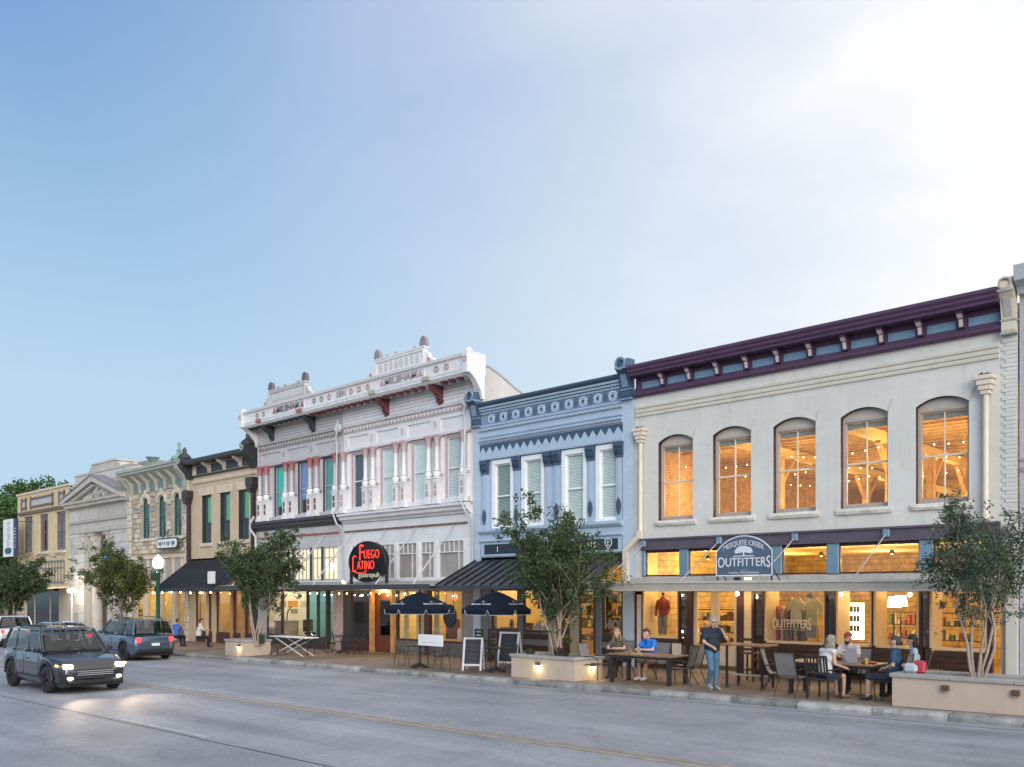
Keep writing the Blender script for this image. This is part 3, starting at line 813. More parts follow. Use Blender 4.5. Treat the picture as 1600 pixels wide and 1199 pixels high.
shop = room(B1, .26, 10.8, .9, 10.5, -.02, 3.72, [wood, plas, stonei, plas, stonei], 'shop_room')
q = MB(); q.box(.26,10.8,.16,.9,3.70,3.73); q.box(.26,10.8,.16,.9,-.06,.0); q.box(.2,.26,.16,.9,0,3.7); q.box(10.8,10.86,.16,.9,0,3.7)
q.build('window_bay_lining', plas, shop)
for x in (1.3, 3.0, 5.2, 7.3, 9.3):
    lamp('shop_lamp', (x, 2.3, 3.3), 98, (1,.64,.21), .12, shop)
for x in (2.0, 5.4, 8.6): lamp('shop_lamp', (x, 6.5, 3.2), 145, (1,.64,.21), .12, shop)
q = MB()
for x in (1.3, 3.0, 5.2, 7.3, 9.3): q.lathe([(.05,.12),(.09,0),(.02,-.02)], (x,2.3,3.45), 8)
q.build('downlight', BLACK, shop)
lamp('entry_lamp', (3.98, -.5, 2.2), 6, (1,.72,.34), .05, B1)
q = MB(); q.ball((3.98,-.5,2.31), .06, 8); q.build('entry_bulb', glow('warm_bulb_glow', (1,.7,.32), 30), B1)
for x in (.98, 5.5, 7.2, 8.3, 9.8):
    lamp('soffit_light', (x, .45, 2.7), 14, (1,.72,.3), .06, shop)
for x in (1.0, 3.0, 6.3, 8.2): lamp('canopy_light', (x, -1.1, 2.28), 15, (1,.70,.36), .06, B1)
# ================================================================== PALE BLUE BUILDING
blue = M('pale_blue_paint', (.39,.49,.60), .5, .07, 1.2, .06, 30, streak=.10)
blueb = M('pale_blue_brick', (.47,.56,.66), .6, .08, 1.2, .3, 30, brick=(.22,.075,.008,.85))
navy = M('slate_navy_paint', (.05,.085,.14), .45, .2, 3)
medb = M('mid_blue_paint', (.20,.29,.41), .5, .15, 3)
lav = M('lavender_blue_paint', (.43,.50,.65), .5, .08, 2)
whitew = M('white_window_paint', (.80,.82,.83), .45, .06, 3)
blindg = M('pale_green_blinds', (.80,.88,.83), .6, .1, 3)
awnm = M('dark_standing_seam_metal', (.07,.076,.088), .42, .25, 2, metal=.3)
awnr = M('dark_seam_rib', (.016,.017,.02), .4, .2, 2, metal=.3)
B2 = thing('shop_building', 'pale blue two storey building with a medallion frieze and four white windows', 'building', (-3.75, 0, 0))
X0, X1 = -7.5, -.02
WC = [-5.95, -4.44, -2.52, -1.02]               # window centres
OP = [(c-.50, c+.50, 4.72, 7.14) for c in WC]
w = MB(); w.wall(X0+.38, X1-.42, 3.3, 7.3, OP, .0, .18)
w.build('front_wall', lav, B2)
for a, b in ((X0, X0+.38), (X1-.42, X1)):
    q = MB(); q.box(a, b, -.06, .25, -.3, 8.62); q.build('brick_pier', blueb, B2)
shell(B2, X0+.01, X1-.01, 9.0, 8.6, 20, M('old_rendered_wall', (.55,.53,.5), .9, .2, 1, .3, 10), roofm)
def blinds(parent, xa, xb, za, zb, y, m, pitch=.05, name='blind', tilt=.02):
    q = MB(); z = za
    while z < zb-.01:
        q.quad((xa,y-tilt*.5,z+.004),(xb,y-tilt*.5,z+.004),(xb,y+tilt*.5,z+pitch*.92),(xa,y+tilt*.5,z+pitch*.92)); z += pitch
    return q.build(name, m, parent, None, 'stuff')
darkroom = M('dim_room_plaster', (.10,.10,.10), .9, .1)  # unlit rooms: their gloom is put into the dark wall colour
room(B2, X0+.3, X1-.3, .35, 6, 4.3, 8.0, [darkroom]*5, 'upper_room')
for i, (a, b, c, d) in enumerate(OP):
    f = MB()
    f.box(a-.06,a+.1,-.055,.06,c-.02,d+.1); f.box(b-.1,b+.06,-.055,.06,c-.02,d+.1); f.box(a+.1,b-.1,-.055,.06,d-.06,d+.1); f.box(a+.1,b-.1,-.055,.06,c-.02,c+.08)
    f.build('window_casing', whitew, B2)
    fo = sash(B2, a+.1, b-.1, c+.08, d-.06, .03, whitew, 1, .045, .48)
    blinds(fo, a+.12, b-.12, c+.1, d-.08, .095, blindg if i else M('dark_green_blinds', (.36,.45,.42), .6, .1))
# cornice and frieze
c = MB()
c.prof([(0,9.3),(-.24,9.3),(-.28,9.34),(-.30,9.36),(-.30,9.43),(0,9.5)], X0+.36, X1-.38); co = c.build('cornice', navy, B2)
c = MB()
for za, zb, dp in ((9.2,9.3,.2),(9.10,9.18,.16),(9.0,9.07,.12),(8.52,8.6,.1),(8.38,8.45,.13),(8.12,8.2,.10),(7.98,8.06,.15),(7.9,7.97,.12)):
    c.prof([(0,za),(-dp,za),(-dp-.02,(za+zb)/2),(-dp*.8,zb),(0,zb)], X0+.38, X1-.42)
c.build('frieze_moulding', blue, B2, None, 'stuff')
c = MB(); c.box(X0+.38, X1-.42, -.06, .02, 7.3, 9.2); c.build('frieze_board', blue, B2)
c = MB(); c.box(X0+.38, X1-.42, -.068, -.061, 8.61, 8.99); c.build('medallion_band', medb, B2)
mx0, mx1 = FX(768, -.07), FX(958, -.07); stp = (mx1-mx0)/9
ring = MB(); ring.ring_y((0,8.80), .17, .125, -.10, -.069, 18); ring.ring_y((0,8.80), .10, .07, -.105, -.069, 14)
star = MB()
for k in range(8):
    t = math.pi*2*k/8
    star.add([(0,-.095,8.80)]+[(stp/2+.12*math.cos(t+d_)*r_, -.085, 8.80+.17*math.sin(t+d_)*r_) for d_, r_ in ((-.18,1),(0,1.15),(.18,1))]+[(stp/2,-.11,8.80)], [(4,1,2),(4,2,3)])
star.v = [v for v in star.v]
eye = MB(); eye.disc_y((0,8.80), .05, .05, -.11, -.07, 12)
m0 = ring.build('medallion', M('pale_blue_relief', (.46,.58,.72), .5, .08), B2); m0.location = (mx0,0,0)
eye.build('medallion_eye', navy, m0); star.build('star_ornament', navy, m0, None, 'stuff')
for k in range(1, 10): alike(m0, B2, (stp*k,0,0))
# sawtooth band
st = MB(); xa, xb = X0+.38, X1-.42; n = 19; wd = (xb-xa)/n
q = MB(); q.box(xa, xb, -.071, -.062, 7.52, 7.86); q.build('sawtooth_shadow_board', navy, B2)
poly = [(xa,7.46)]
tooth = MB(); tooth.prism_y([(0,7.52),(wd,7.52),(wd/2,7.76)], -.105, -.0715)
t0 = tooth.build('sawtooth', blue, B2); t0.location = (xa,0,0)
for k in range(1, n): alike(t0, B2, (wd*k,0,0))
q = MB(); q.box(xa, xb, -.105, 0, 7.34, 7.518); q.prof([(0,7.28),(-.13,7.28),(-.14,7.33),(-.1,7.34),(0,7.34)], xa, xb); q.build('lower_frieze', blue, B2)
# pilasters with navy capitals between the windows
PX = [-6.86, -5.2, -3.69, -3.27, -1.77, -.58]
for i, x in enumerate(PX):
    wv = .16 if i in (0,5) else .2
    q = MB(); q.box(x-wv/2-.04, x+wv/2+.04, -.08, 0, 4.72, 7.28); q.box(x-wv*.22, x+wv*.22, -.1, -.08, 5.3, 6.8); q.build('pilaster', blue, B2)
    c = MB(); c.prof([(0,6.82),(-.1,6.82),(-.12,6.9),(-.15,7.05),(-.2,7.12),(-.2,7.27),(0,7.27)], x-.17, x+.17)
    c.prof([(-.0,6.76),(-.12,6.76),(-.12,6.8),(0,6.8)], x-.15, x+.15)
    for k in range(4): c.box(x-.13+.075*k-.012, x-.13+.075*k+.012, -.2, -.14, 6.9, 7.04)
    c.build('pilaster_capital', navy, B2)
    if i in (0,1,3,4,5):
        o = MB(); zc = 5.15
        o.prism_y([(x,zc+.3),(x+.07,zc+.16),(x+.09,zc),(x+.07,zc-.14),(x,zc-.28),(x-.07,zc-.14),(x-.09,zc),(x-.07,zc+.16)], -.13, -.081)
        o.build('shield_ornament', navy, B2)
for xx, nm in ((X0+.24, 0), (X1-.20, 1)): 
    console(B2, xx, .42, 8.6, 9.86, .5, navy, medb)
# lower half
q = MB()
q.prof([(0,4.52),(-.12,4.52),(-.2,4.6),(-.2,4.68),(-.05,4.72),(0,4.72)], X0+.38, X1-.42); q.box(X0+.38,X1-.42,-.05,.05,4.28,4.52)
q.prof([(0,4.2),(-.1,4.2),(-.14,4.25),(-.1,4.3),(0,4.3)], X0+.38, X1-.42)
q.build('sill_course', blue, B2)
q = MB(); q.box(X0+.42,X1-.46,-.06,.02,3.68,4.2); q.build('sign_frame', blue, B2)
q = MB(); q.box(X0+.62,X1-.62,-.075,-.055,3.76,4.12); sgn = q.build('sign_board', M('navy_sign_panel', (.02,.028,.045), .35, .15), B2)
q = MB()
def onwall(x0, z0, y, s=1.0): return lambda x, z, d: (x0+x*s, y-d, z0+z*s)
put_text(q, 'US', onwall(-1.72, 3.93, -.079), size=.27, extrude=.004, spacing=1.35, bold=.004)
put_text(q, 'I', onwall(-6.18, 3.93, -.079), size=.27, extrude=.004)
put_text(q, 'r', onwall(-3.2, 3.93, -.079), size=.27, extrude=.004)
q.build('sign_lettering', whitew, sgn)
q = MB(); cx_ = -1.02
out = [(cx_-.14,4.08),(cx_,4.11),(cx_+.14,4.08),(cx_+.13,3.92),(cx_,3.77),(cx_-.13,3.92)]
for (a, b) in zip(out, out[1:]+out[:1]): q.bar((a[0],-.082,a[1]),(b[0],-.082,b[1]), .018)
q.bar((cx_-.04,-.082,4.05),(cx_-.04,-.082,3.86),.016); q.bar((cx_-.04,-.082,3.95),(cx_+.06,-.082,4.05),.016); q.bar((cx_-.04,-.082,3.95),(cx_+.06,-.082,3.85),.016)
q.build('shield_emblem', whitew, sgn)
# standing seam awning: every pan and every rib a part
def awning(parent, xa, xb, zt, zb, proj, pan, y0=0.0):
    ax = thing_part = MB()
    n = max(1, round((xb-xa)/pan)); w_ = (xb-xa)/n
    s = MB(); s.prof([(y0,zt-.03),(y0-proj,zb-.02),(y0-proj,zb),(y0,zt)], .012, w_-.012)
    r_ = MB(); r_.prof([(y0,zt-.03),(y0-proj-.01,zb-.02),(y0-proj-.01,zb+.055),(y0,zt+.055)], -.02, .02)
    f = MB(); f.box(xa-.03, xb+.03, y0-proj-.03, y0-proj, zb-.13, zb-.005); f.box(xa-.03, xb+.03, y0-.0, y0+.04, zt-.1, zt+.09)
    for x in (xa+.03, xb-.03, (xa+xb)/2): f.bar((x,y0-.05,zb-.08),(x,y0-proj,zb-.08),.07); f.bar((x,y0-.02,zt-.1),(x,y0-proj,zb-.08),.06)
    fo = f.build('awning_frame', awnm, parent)
    p0 = s.build('awning_pan', awnm, fo); p0.location = (xa,0,0)
    r0 = r_.build('awning_rib', awnr, fo); r0.location = (xa,0,0)
    for k in range(1, n+1):
        if k < n: alike(p0, fo, (w_*k,0,0))
        alike(r0, fo, (w_*k,0,0))
    return fo
aw = awning(B2, X0+.12, X1-.4, 3.55, 2.58, 2.05, .46)
# shopfront
gry = M('grey_green_shopfront_paint', (.15,.16,.165), .5, .12, 2, streak=.1)
tan = M('tan_panel_paint', (.42,.32,.20), .6, .1, 2)
q = MB(); q.box(X0+.38,X1-.42,.0,.2,3.3,3.5); q.box(X0+.38,X1-.42,-.02,.16,2.5,2.68); q.build('shopfront_head', gry, B2)
SH = [(-7.1,-6.55,'p'),(-6.55,-5.2,'w'),(-5.2,-4.95,'p'),(-4.95,-3.75,'w'),(-3.75,-3.45,'t'),(-3.45,-2.75,'d'),(-2.75,-2.35,'t'),(-2.35,-1.6,'d'),(-1.6,-1.35,'p'),(-1.35,-.5,'w'),(-.5,-.42,'p')]
for a, b, k in SH:
    if k in 'pt':
        q = MB(); q.cbox(a, b, -.03 if k == 'p' else .0, .14, gz(a)-.05, 2.5, .01); q.build('shopfront_pier', gry if k == 'p' else tan, B2)
    else:
        zb = 1.0 if k == 'w' else .12
        f = MB(); f.box(a,a+.06,.01,.09,zb-.1,2.5); f.box(b-.06,b,.01,.09,zb-.1,2.5); f.box(a+.06,b-.06,.01,.09,2.4,2.5); f.box(a+.06,b-.06,.01,.09,zb-.1,zb)
        fo = f.build('shop_door' if k == 'd' else 'shop_window', M('dark_bronze_frame', (.05,.04,.035), .4, .2), B2)
        q = MB(); q.quad((a+.06,.05,zb),(b-.06,.05,zb),(b-.06,.05,2.4),(a+.06,.05,2.4)); q.build('pane', CLEAR, fo)
        if k == 'w':
            z = gz(a)-.03; i = 0
            while z < zb-.12:
                h = min(.2, zb-.1-z); q = MB(); q.cbox(a,b,-.02,.1,z+.006,z+h-.006,.008); q.build('bulkhead_board', gry if i % 2 else WOODD, fo); z += .2; i += 1
for a, b in ((-7.0,-5.1),(-4.9,-3.5),(-3.3,-1.6),(-1.45,-.5)):
    f = MB(); f.box(a,b,.03,.08,3.24,3.3); f.box(a,b,.03,.08,2.68,2.72); f.box(a,a+.05,.03,.08,2.72,3.24); f.box(b-.05,b,.03,.08,2.72,3.24)
    fo = f.build('transom_window', gry, B2); q = MB(); q.quad((a,.05,2.72),(b,.05,2.72),(b,.05,3.24),(a,.05,3.24)); q.build('pane', CLEAR, fo)
s2 = room(B2, X0+.3, X1-.3, .3, 8.5, -.12, 3.6, [wood, plas, plas, stonei, plas], 'shop_room')
for x in (-6.3, -4.2, -2.2, -1.0): lamp('shop_lamp', (x, 1.8, 3.1), 62, (1,.70,.30), .1, s2)
for x in (-5.4, -2.0): lamp('shop_lamp', (x, 5.5, 3.1), 70, (1,.70,.30), .1, s2)
pin = M('red_garment_cloth', (.42,.06,.05), .8, .2, 4)
q = MB(); q.box(-4.7,-4.1,.5,.7,1.75,2.45); q.build('hanging_garment', pin, s2)
q = MB()
for i in range(7): q.box(-4.85+i*.15,-4.74+i*.15,.4,.6,1.0,1.12+.1*(i%3))
q.build('window_goods', M('pale_goods', (.6,.55,.5), .6, .3, 8), s2)
# block letters standing in the right window
q = MB()
put_text(q, 'HOME', lambda x, z, d: (-.95+x, .35-d, 1.24+z), size=.42, extrude=.03, bold=.015)
q.build('display_letters', M('pale_display_letters', (.42,.36,.3), .6, .2), s2)
q = MB(); q.box(-1.2,-.85,.9,.94,1.9,2.3); q.build('framed_picture', M('dull_picture', (.25,.19,.15), .6, .4, 9), s2)
q = MB(); q.box(-1.34,-.5,.28,.6,.9,1.0); q.build('display_shelf', WOODD, s2)
q = MB(); q.box(-6.5,-5.3,.4,.8,.9,1.02); q.lathe([(.05,0),(.1,.1),(.06,.25),(.08,.3)],(-6.1,.6,1.02),8); q.lathe([(.08,0),(.12,.12),(.05,.3)],(-5.7,.6,1.02),8); q.build('window_vases', M('brown_pottery', (.25,.12,.06), .5, .3), s2)

rnd = random.Random(77)
gm = [M('goods_red', (.3,.05,.04), .6, .2), M('goods_cream', (.6,.5,.35), .6, .2), M('goods_dark', (.05,.04,.04), .6, .2), M('goods_green', (.12,.16,.06), .6, .2)]
for x0, x1, y in ((-7.0,-5.4,4.6),(-5.2,-3.4,5.2),(-3.2,-1.4,5.0)):
    q = MB()
    for z in (.4,.9,1.4,1.9,2.35): q.box(x0,x1,y,y+.35,z,z+.04)
    q.box(x0-.04,x0,y,y+.35,-.1,2.4); q.box(x1,x1+.04,y,y+.35,-.1,2.4); so = q.build('shop_shelf', WOODD, s2)
    q = MB()
    for z in (.44,.94,1.44,1.94):
        x = x0+.05
        while x < x1-.15:
            w_ = rnd.uniform(.06,.2); q.box(x,x+w_,y+.05,y+.25,z,z+rnd.uniform(.12,.4),rnd.randrange(4)); x += w_+rnd.uniform(.01,.12)
    q.build('shelf_goods', gm, so, None, 'stuff')
for x, y in ((-6.2,1.6),(-4.4,1.9),(-2.6,1.7),(-1.1,2.2)):
    q = MB(); q.box(x-.45,x+.45,y-.3,y+.3,.72,.78); q.box(x-.04,x+.04,y-.04,y+.04,-.1,.72); q.box(x-.2,x+.2,y-.15,y+.1,.78,.78+rnd.uniform(.15,.4)); q.build('display_table', WOODD, s2)
q = MB()
for k in range(6): x = -6.4+k*1.05; q.tube([(x,1.2,3.6),(x,1.2,2.7)],.01,4); q.lathe([(.04,.2),(.16,0)],(x,1.2,2.5),10)
q.build('pendant_shades', BLACK, s2, None, 'stuff')
# ================================================================== WHITE ITALIANATE DOUBLE BUILDING
wpaint = M('white_pressed_metal_paint', (.71,.695,.70), .5, .10, 1.4, .1, 18, streak=.2)
gpaint = M('pale_grey_pressed_metal_paint', (.50,.48,.49), .5, .10, 1.4, .1, 18, streak=.22)
pinkp = M('faded_pink_paint', (.50,.36,.36), .55, .2, 5, streak=.15)
redp = M('dark_red_paint', (.15,.04,.045), .5, .25, 5)
redf = M('faded_red_paint', (.40,.14,.14), .55, .3, 6)
dkgr = M('blackened_green_paint', (.035,.045,.05), .5, .25, 5)
charc = M('charcoal_moulding_paint', (.05,.055,.065), .5, .2, 3)
XL, XM, XR = -23.2, -15.95, -7.52
B3 = thing('shop_building', 'ornate white two storey building with crested cornice and paired colonettes', 'building', (-15.4, 0, 0))
WL = [-21.08, -19.0, -16.93]; WR = [-14.73, -12.66, -10.6, -8.55]
OP = [(c-.53, c+.53, 6.02, 8.5) for c in WL+WR]
w = MB(); w.wall(XL, XM, 4.7, 9.7, [o for o in OP if o[0] < XM], .0, .2); w.build('front_wall', gpaint, B3)
w = MB(); w.wall(XM, XR, 4.7, 9.7, [o for o in OP if o[0] > XM], .0, .2); w.build('front_wall', wpaint, B3)
q = MB(); q.box(XL, XM, .0, .1, 9.7, 10.45); q.build('cornice_back_board', gpaint, B3)
q = MB(); q.box(XM, XR, .0, .1, 9.7, 10.45); q.build('cornice_back_board', wpaint, B3)
sidew = M('peeling_white_side_wall', (.58,.56,.53), .8, .16, .8, .3, 10, streak=.12, brick=(.24,.08,.007,.85))
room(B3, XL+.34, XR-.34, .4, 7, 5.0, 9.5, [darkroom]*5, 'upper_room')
# side wall that steps down behind the front, curved coping
q = MB(); pts = [(.35,-1.5),(.35,10.9),(.37,11.04),(.75,11.06),(1.2,10.93),(1.7,10.73),(2.25,10.48),(2.7,10.32),(4.2,10.0),(20,9.55),(20,-1.5)]
n = len(pts)
for x0, x1 in ((XR-.3, XR-.02), (XL+.02, XL+.3)):
    vs = [(x0,y,z) for y,z in pts]+[(x1,y,z) for y,z in pts]
    q = MB(); q.add(vs, [tuple(range(n)), tuple(range(2*n-1,n-1,-1))]+[(i,n+i,n+(i+1)%n,(i+1)%n) for i in range(n)])
    q.build('side_wall', sidew, B3)
    q = MB()
    for (a, b) in zip(pts[2:-2], pts[3:-1]): q.bar((x0+.14,a[0],a[1]+.03),(x0+.14,b[0],b[1]+.03),.34,.07)
    q.build('wall_coping', M('grey_coping', (.36,.36,.35), .8, .2), B3)
q = MB(); q.box(XL+.3,XR-.3,.4,20,9.4,9.6); q.build('roof', roofm, B3)
q = MB(); q.box(XL+.3,XR-.3,19.7,20,-1.5,9.4); q.build('back_wall', sidew, B3)
teals = [glow('teal_curtain_glow', (.0,.26,.22), .75), glow('violet_curtain_glow', (.09,.15,.30), .6), glow('grey_teal_curtain_glow', (.03,.16,.16), .8)]  # window light put into the curtains as emission, no lamp behind
pale = M('pale_roller_blind', (.78,.86,.86), .6, .08, 2)
for i, (a, b, c, d) in enumerate(OP):
    left = i < 3
    fm = M('grey_window_frame', (.38,.37,.39), .5, .1) if left else wpaint
    f = MB(); f.box(a,a+.08,-.05,.08,c,d); f.box(b-.08,b,-.05,.08,c,d); f.box(a+.08,b-.08,-.05,.08,d-.1,d)
    f.build('window_casing', charc if left else pinkp, B3)
    fo = sash(B3, a+.08, b-.08, c, d-.1, -.005, fm, 1, .05, .49, depth=.05)
    q = MB()
    if left:
        zs = (c+.5, d) if i == 0 else ((c, d) if i == 2 else (c+.7, d))
        q.quad((a+.1,.1,zs[0]),(b-.1,.1,zs[0]),(b-.1,.1,zs[1]),(a+.1,.1,zs[1])); q.build('curtain', teals[i], fo)
    elif i == 3:
        q.quad((a+.1,.14,c),(b-.1,.14,c),(b-.1,.14,d),(a+.1,.14,d)); q.build('curtain', M('dark_blue_grey_blind', (.10,.12,.17), .6, .15, 2), fo)
    elif i < 6:
        q.quad((a+.1,.05,c),(b-.1,.05,c),(b-.1,.05,d),(a+.1,.05,d)); q.build('roller_blind', pale, fo)
    else: blinds(fo, a+.1, b-.1, c, d-.1, .07, M('white_slat_blind', (.82,.86,.86), .6, .1), .07)
# colonettes
def colonette(x, shaft, cap, ped, parent):
    y = -.24
    q = MB(); q.lathe([(.12,7.12),(.12,7.2),(.095,7.24),(.092,8.1),(.105,8.14)], (x,y,0), 12)
    o = q.build('colonette', shaft, parent)
    q = MB(); q.lathe([(.10,8.08),(.11,8.16),(.125,8.34),(.155,8.43),(.165,8.46)], (x,y,0), 8); q.box(x-.16,x+.16,y-.14,0,8.46,8.53); q.build('capital', cap, o)
    q = MB(); q.lathe([(.13,6.86),(.155,6.9),(.165,6.98),(.15,7.06),(.11,7.1)], (x,y,0), 10); q.box(x-.15,x+.15,y-.12,.0,6.70,6.76); q.box(x-.16,x+.16,y-.14,.0,6.81,6.86); q.box(x-.12,x+.12,y-.1,0,6.76,6.81)
    q.box(x-.13,x+.13,y-.1,.0,6.02,6.70); q.box(x-.15,x+.15,y-.13,.0,5.82,6.02)
    q.build('pedestal', ped, o)
    q = MB(); q.box(x-.1,x+.1,-.1,.0,7.0,8.5); q.build('back_strip', shaft, o)
    for z in (6.12, 6.40):
        q = MB(); q.box(x-.075,x+.075,y-.107,y-.1,z,z+.23); q.build('pedestal_panel', redp if cap == redf else pinkp, o)
    q = MB(); q.lathe([(.1,7.1),(.11,7.12),(.1,7.14)], (x,y,0), 10); q.build('base_ring', cap, o)
wcol = M('bright_white_paint', (.76,.74,.74), .5, .1, 2, streak=.1)  # whiter paint for the pedestals and right hand transom frames
for x in (-22.62,-22.02,-20.30,-19.76,-18.22,-17.70,-16.22): colonette(x, gpaint, redf, wcol, B3)
for x in (-15.62,-14.00,-13.50,-11.94,-11.42,-9.88,-9.38,-7.86): colonette(x, wpaint, pinkp, wcol, B3)
# sill band and mid moulding
q = MB(); q.prof([(0,5.78),(-.12,5.78),(-.2,5.84),(-.2,6.0),(-.05,6.02),(0,6.02)], XL, XM); q.build('sill_band', gpaint, B3)
q = MB(); q.prof([(0,5.78),(-.12,5.78),(-.2,5.84),(-.2,6.0),(-.05,6.02),(0,6.02)], XM, XR); q.build('sill_band', wpaint, B3)
prof = [(0,5.38),(-.1,5.38),(-.14,5.46),(-.28,5.52),(-.3,5.62),(-.42,5.68),(-.42,5.76),(0,5.78)]
q = MB(); q.prof(prof, XL-.06, XM-.05); q.build('storey_moulding', charc, B3)
q = MB(); q.prof(prof, XM+.05, XR-.12); q.build('storey_moulding', wpaint, B3)
# frieze: recessed panels, egg band
def frieze(xa, xb, m, n, md):
    q = MB(); q.box(xa,xb,-.06,0,8.62,8.7); q.box(xa,xb,-.06,0,9.18,9.28); q.prof([(0,8.52),(-.14,8.52),(-.16,8.6),(-.06,8.62),(0,8.62)],xa,xb)
    q.prof([(0,9.62),(-.1,9.62),(-.14,9.7),(-.1,9.74),(0,9.74)],xa,xb)
    for i in range(n+1):
        x = xa+(xb-xa)*i/n; q.box(max(xa,x-.3),min(xb,x+.3),-.06,0,8.7,9.18)
    q.build('frieze_panel_frame', m, B3, None, 'stuff')
    q = MB()
    for i in range(1,n):
        x = xa+(xb-xa)*i/n
        q.box(x-.08,x+.08,-.075,-.061,8.86,9.12)
    q.build('frieze_block', md, B3, None, 'stuff')
    b = MB(); b.ball((0,-.08,9.46),(.075,.06,.11),8)
    nn = int((xb-xa)/.235); st_ = (xb-xa)/nn
    o = b.build('egg_ornament', md, B3); o.location = (xa+st_/2,0,0)
    for k in range(1,nn): alike(o, B3, (st_*k,0,0))
eggm = M('grey_egg_paint', (.36,.34,.34), .55, .15)
frieze(XL+.1, XM-.1, gpaint, 3, eggm)
frieze(XM+.1, XR-.1, wpaint, 4, M('pinkish_egg_paint', (.56,.50,.50), .55, .15))
# ribbed siding under the soffit
for xa, xb, m in ((XL,XM,gpaint),(XM,XR,wpaint)):
    q = MB(); z = 9.76
    while z < 10.4: q.prof([(0,z),(-.04,z+.012),(-.025,z+.125),(0,z+.13)], xa, xb); z += .135
    q.build('ribbed_siding', m, B3, None, 'stuff')
# projecting cornice box with panels
PY = -.82
q = MB()
q.prof([(.1,10.45),(PY+.12,10.45),(PY+.02,10.55),(PY+.02,10.62),(PY,10.66),(PY,10.72),(PY+.06,10.74),(PY+.06,11.12),(PY-.03,11.16),(PY-.06,11.26),(.1,11.30)], XL-.12, XR+.42)
q.build('cornice', wpaint, B3)
for x in (XL-.16, XR+.46):
    q = MB(); q.box(x-.13,x+.13,PY-.1,.05,10.5,11.3); q.lathe([(.16,11.3),(.15,11.36),(.02,11.46)],(x,PY+.12,0),10); q.build('cornice_end_block', wpaint, B3)
    q = MB(); q.ring_y((x,11.0),.11,.06,PY-.13,PY-.1,14); q.build('end_rosette', pinkp, B3)
    q = MB(); s_ = 1 if x < -15 else -1
    q.prof([(0,9.6),(-.12,9.6),(-.2,9.9),(-.5,10.3),(-.75,10.5),(0,10.5)], x-.13, x+.13); q.build('end_bracket', wpaint, B3)
# dentil modillions under the soffit
mod = MB(); mod.prof([(-.44,10.34),(-.54,10.34),(-.66,10.39),(-.68,10.452),(-.42,10.452)], -.10, .10); 
md1 = mod.build('modillion', redp, B3); md1.location = (-17.0,0,0)
md2 = mod.build('modillion', dkgr, B3); md2.location = (-22.9,0,0)
big = [(-21.75,dkgr),(-18.2,dkgr),(-12.75,redp),(-9.35,redp)]
x = -22.55
while x < -7.6:
    if min(abs(x-b) for b, _ in big) > .3:
        s_ = md2 if x < -17.9 else md1
        alike(s_, B3, (x-s_.location[0],0,0))
    x += .45
for x, m in big:
    q = MB(); q.prof([(0,9.62),(-.08,9.62),(-.13,9.7),(-.1,9.8),(-.15,9.88),(-.27,9.98),(-.24,10.08),(-.42,10.18),(-.6,10.3),(-.64,10.451),(0,10.451)], x-.11, x+.11)
    q.box(x-.14,x+.14,-.2,0,9.84,9.89); q.box(x-.15,x+.15,-.58,-.05,10.33,10.39)
    q.build('cornice_bracket', m, B3)
    q = MB(); q.box(x-.2,x+.2,PY-.07,PY+.03,10.56,10.72); q.build('bracket_boss', redf if x < -15 else M('ochre_grey_boss', (.42,.38,.33), .6, .2), B3)
# circles and lettering along the cornice face
FYc = PY+.06
def fx(px): return FX(px, FYc)
cir = MB(); cir.ring_y((0,10.93), .125, .075, FYc-.05, FYc-.001, 16)
c0 = None
for i, px in enumerate((402.5,412.5,491.5,503,515,549.5,562,575.5,682.5,698.5)):
    x = fx(px)
    m = pinkp if i in (4,5,6,7,9) else eggm
    q = MB(); q.ring_y((x,10.93), .125, .07, FYc-.05, FYc-.001, 16); q.build('ring_ornament', m, B3)
for xa, xb in ((fx(425),fx(476)),(fx(594),fx(664))):
    q = MB()
    for a, b, c, d in ((xa,xb,11.08,11.12),(xa,xb,10.74,10.78),(xa,xa+.05,10.78,11.08),(xb-.05,xb,10.78,11.08)): q.box(a,b,FYc-.035,FYc-.001,c,d)
    q.build('name_panel_frame', wpaint, B3, None, 'stuff')
lett = M('grey_relief_letters', (.20,.18,.19), .6, .2)
for body, pa, pb, m in (('MILEHAM',433,468,lett),('MILEHAM',602,652,M('pale_grey_relief_letters', (.36,.33,.34), .6, .2)),('1891',527,541,M('pale_grey_relief_letters', (.36,.33,.34), .6, .2))):
    q = MB(); xa, xb = fx(pa), fx(pb); vs, fs = text_mb(body, size=.36, extrude=.02, bold=.008)
    wv = max(v[0] for v in vs)-min(v[0] for v in vs); k = (xb-xa)/wv; mid = (max(v[0] for v in vs)+min(v[0] for v in vs))/2
    q.add([((xa+xb)/2+(vx-mid)*k, FYc-.022-vz, 10.925+vy) for vx, vy, vz in vs], fs); q.build('relief_lettering', m, B3)
for px, m in ((429.5,redf),(473,redf),(597.5,pinkp),(657.5,pinkp)):
    x = fx(px); q = MB(); q.prism_y([(x-.16,10.82),(x+.16,10.82),(x+.05,11.02),(x-.05,11.02)], FYc-.04, FYc-.001); q.build('leaf_ornament', m, B3)
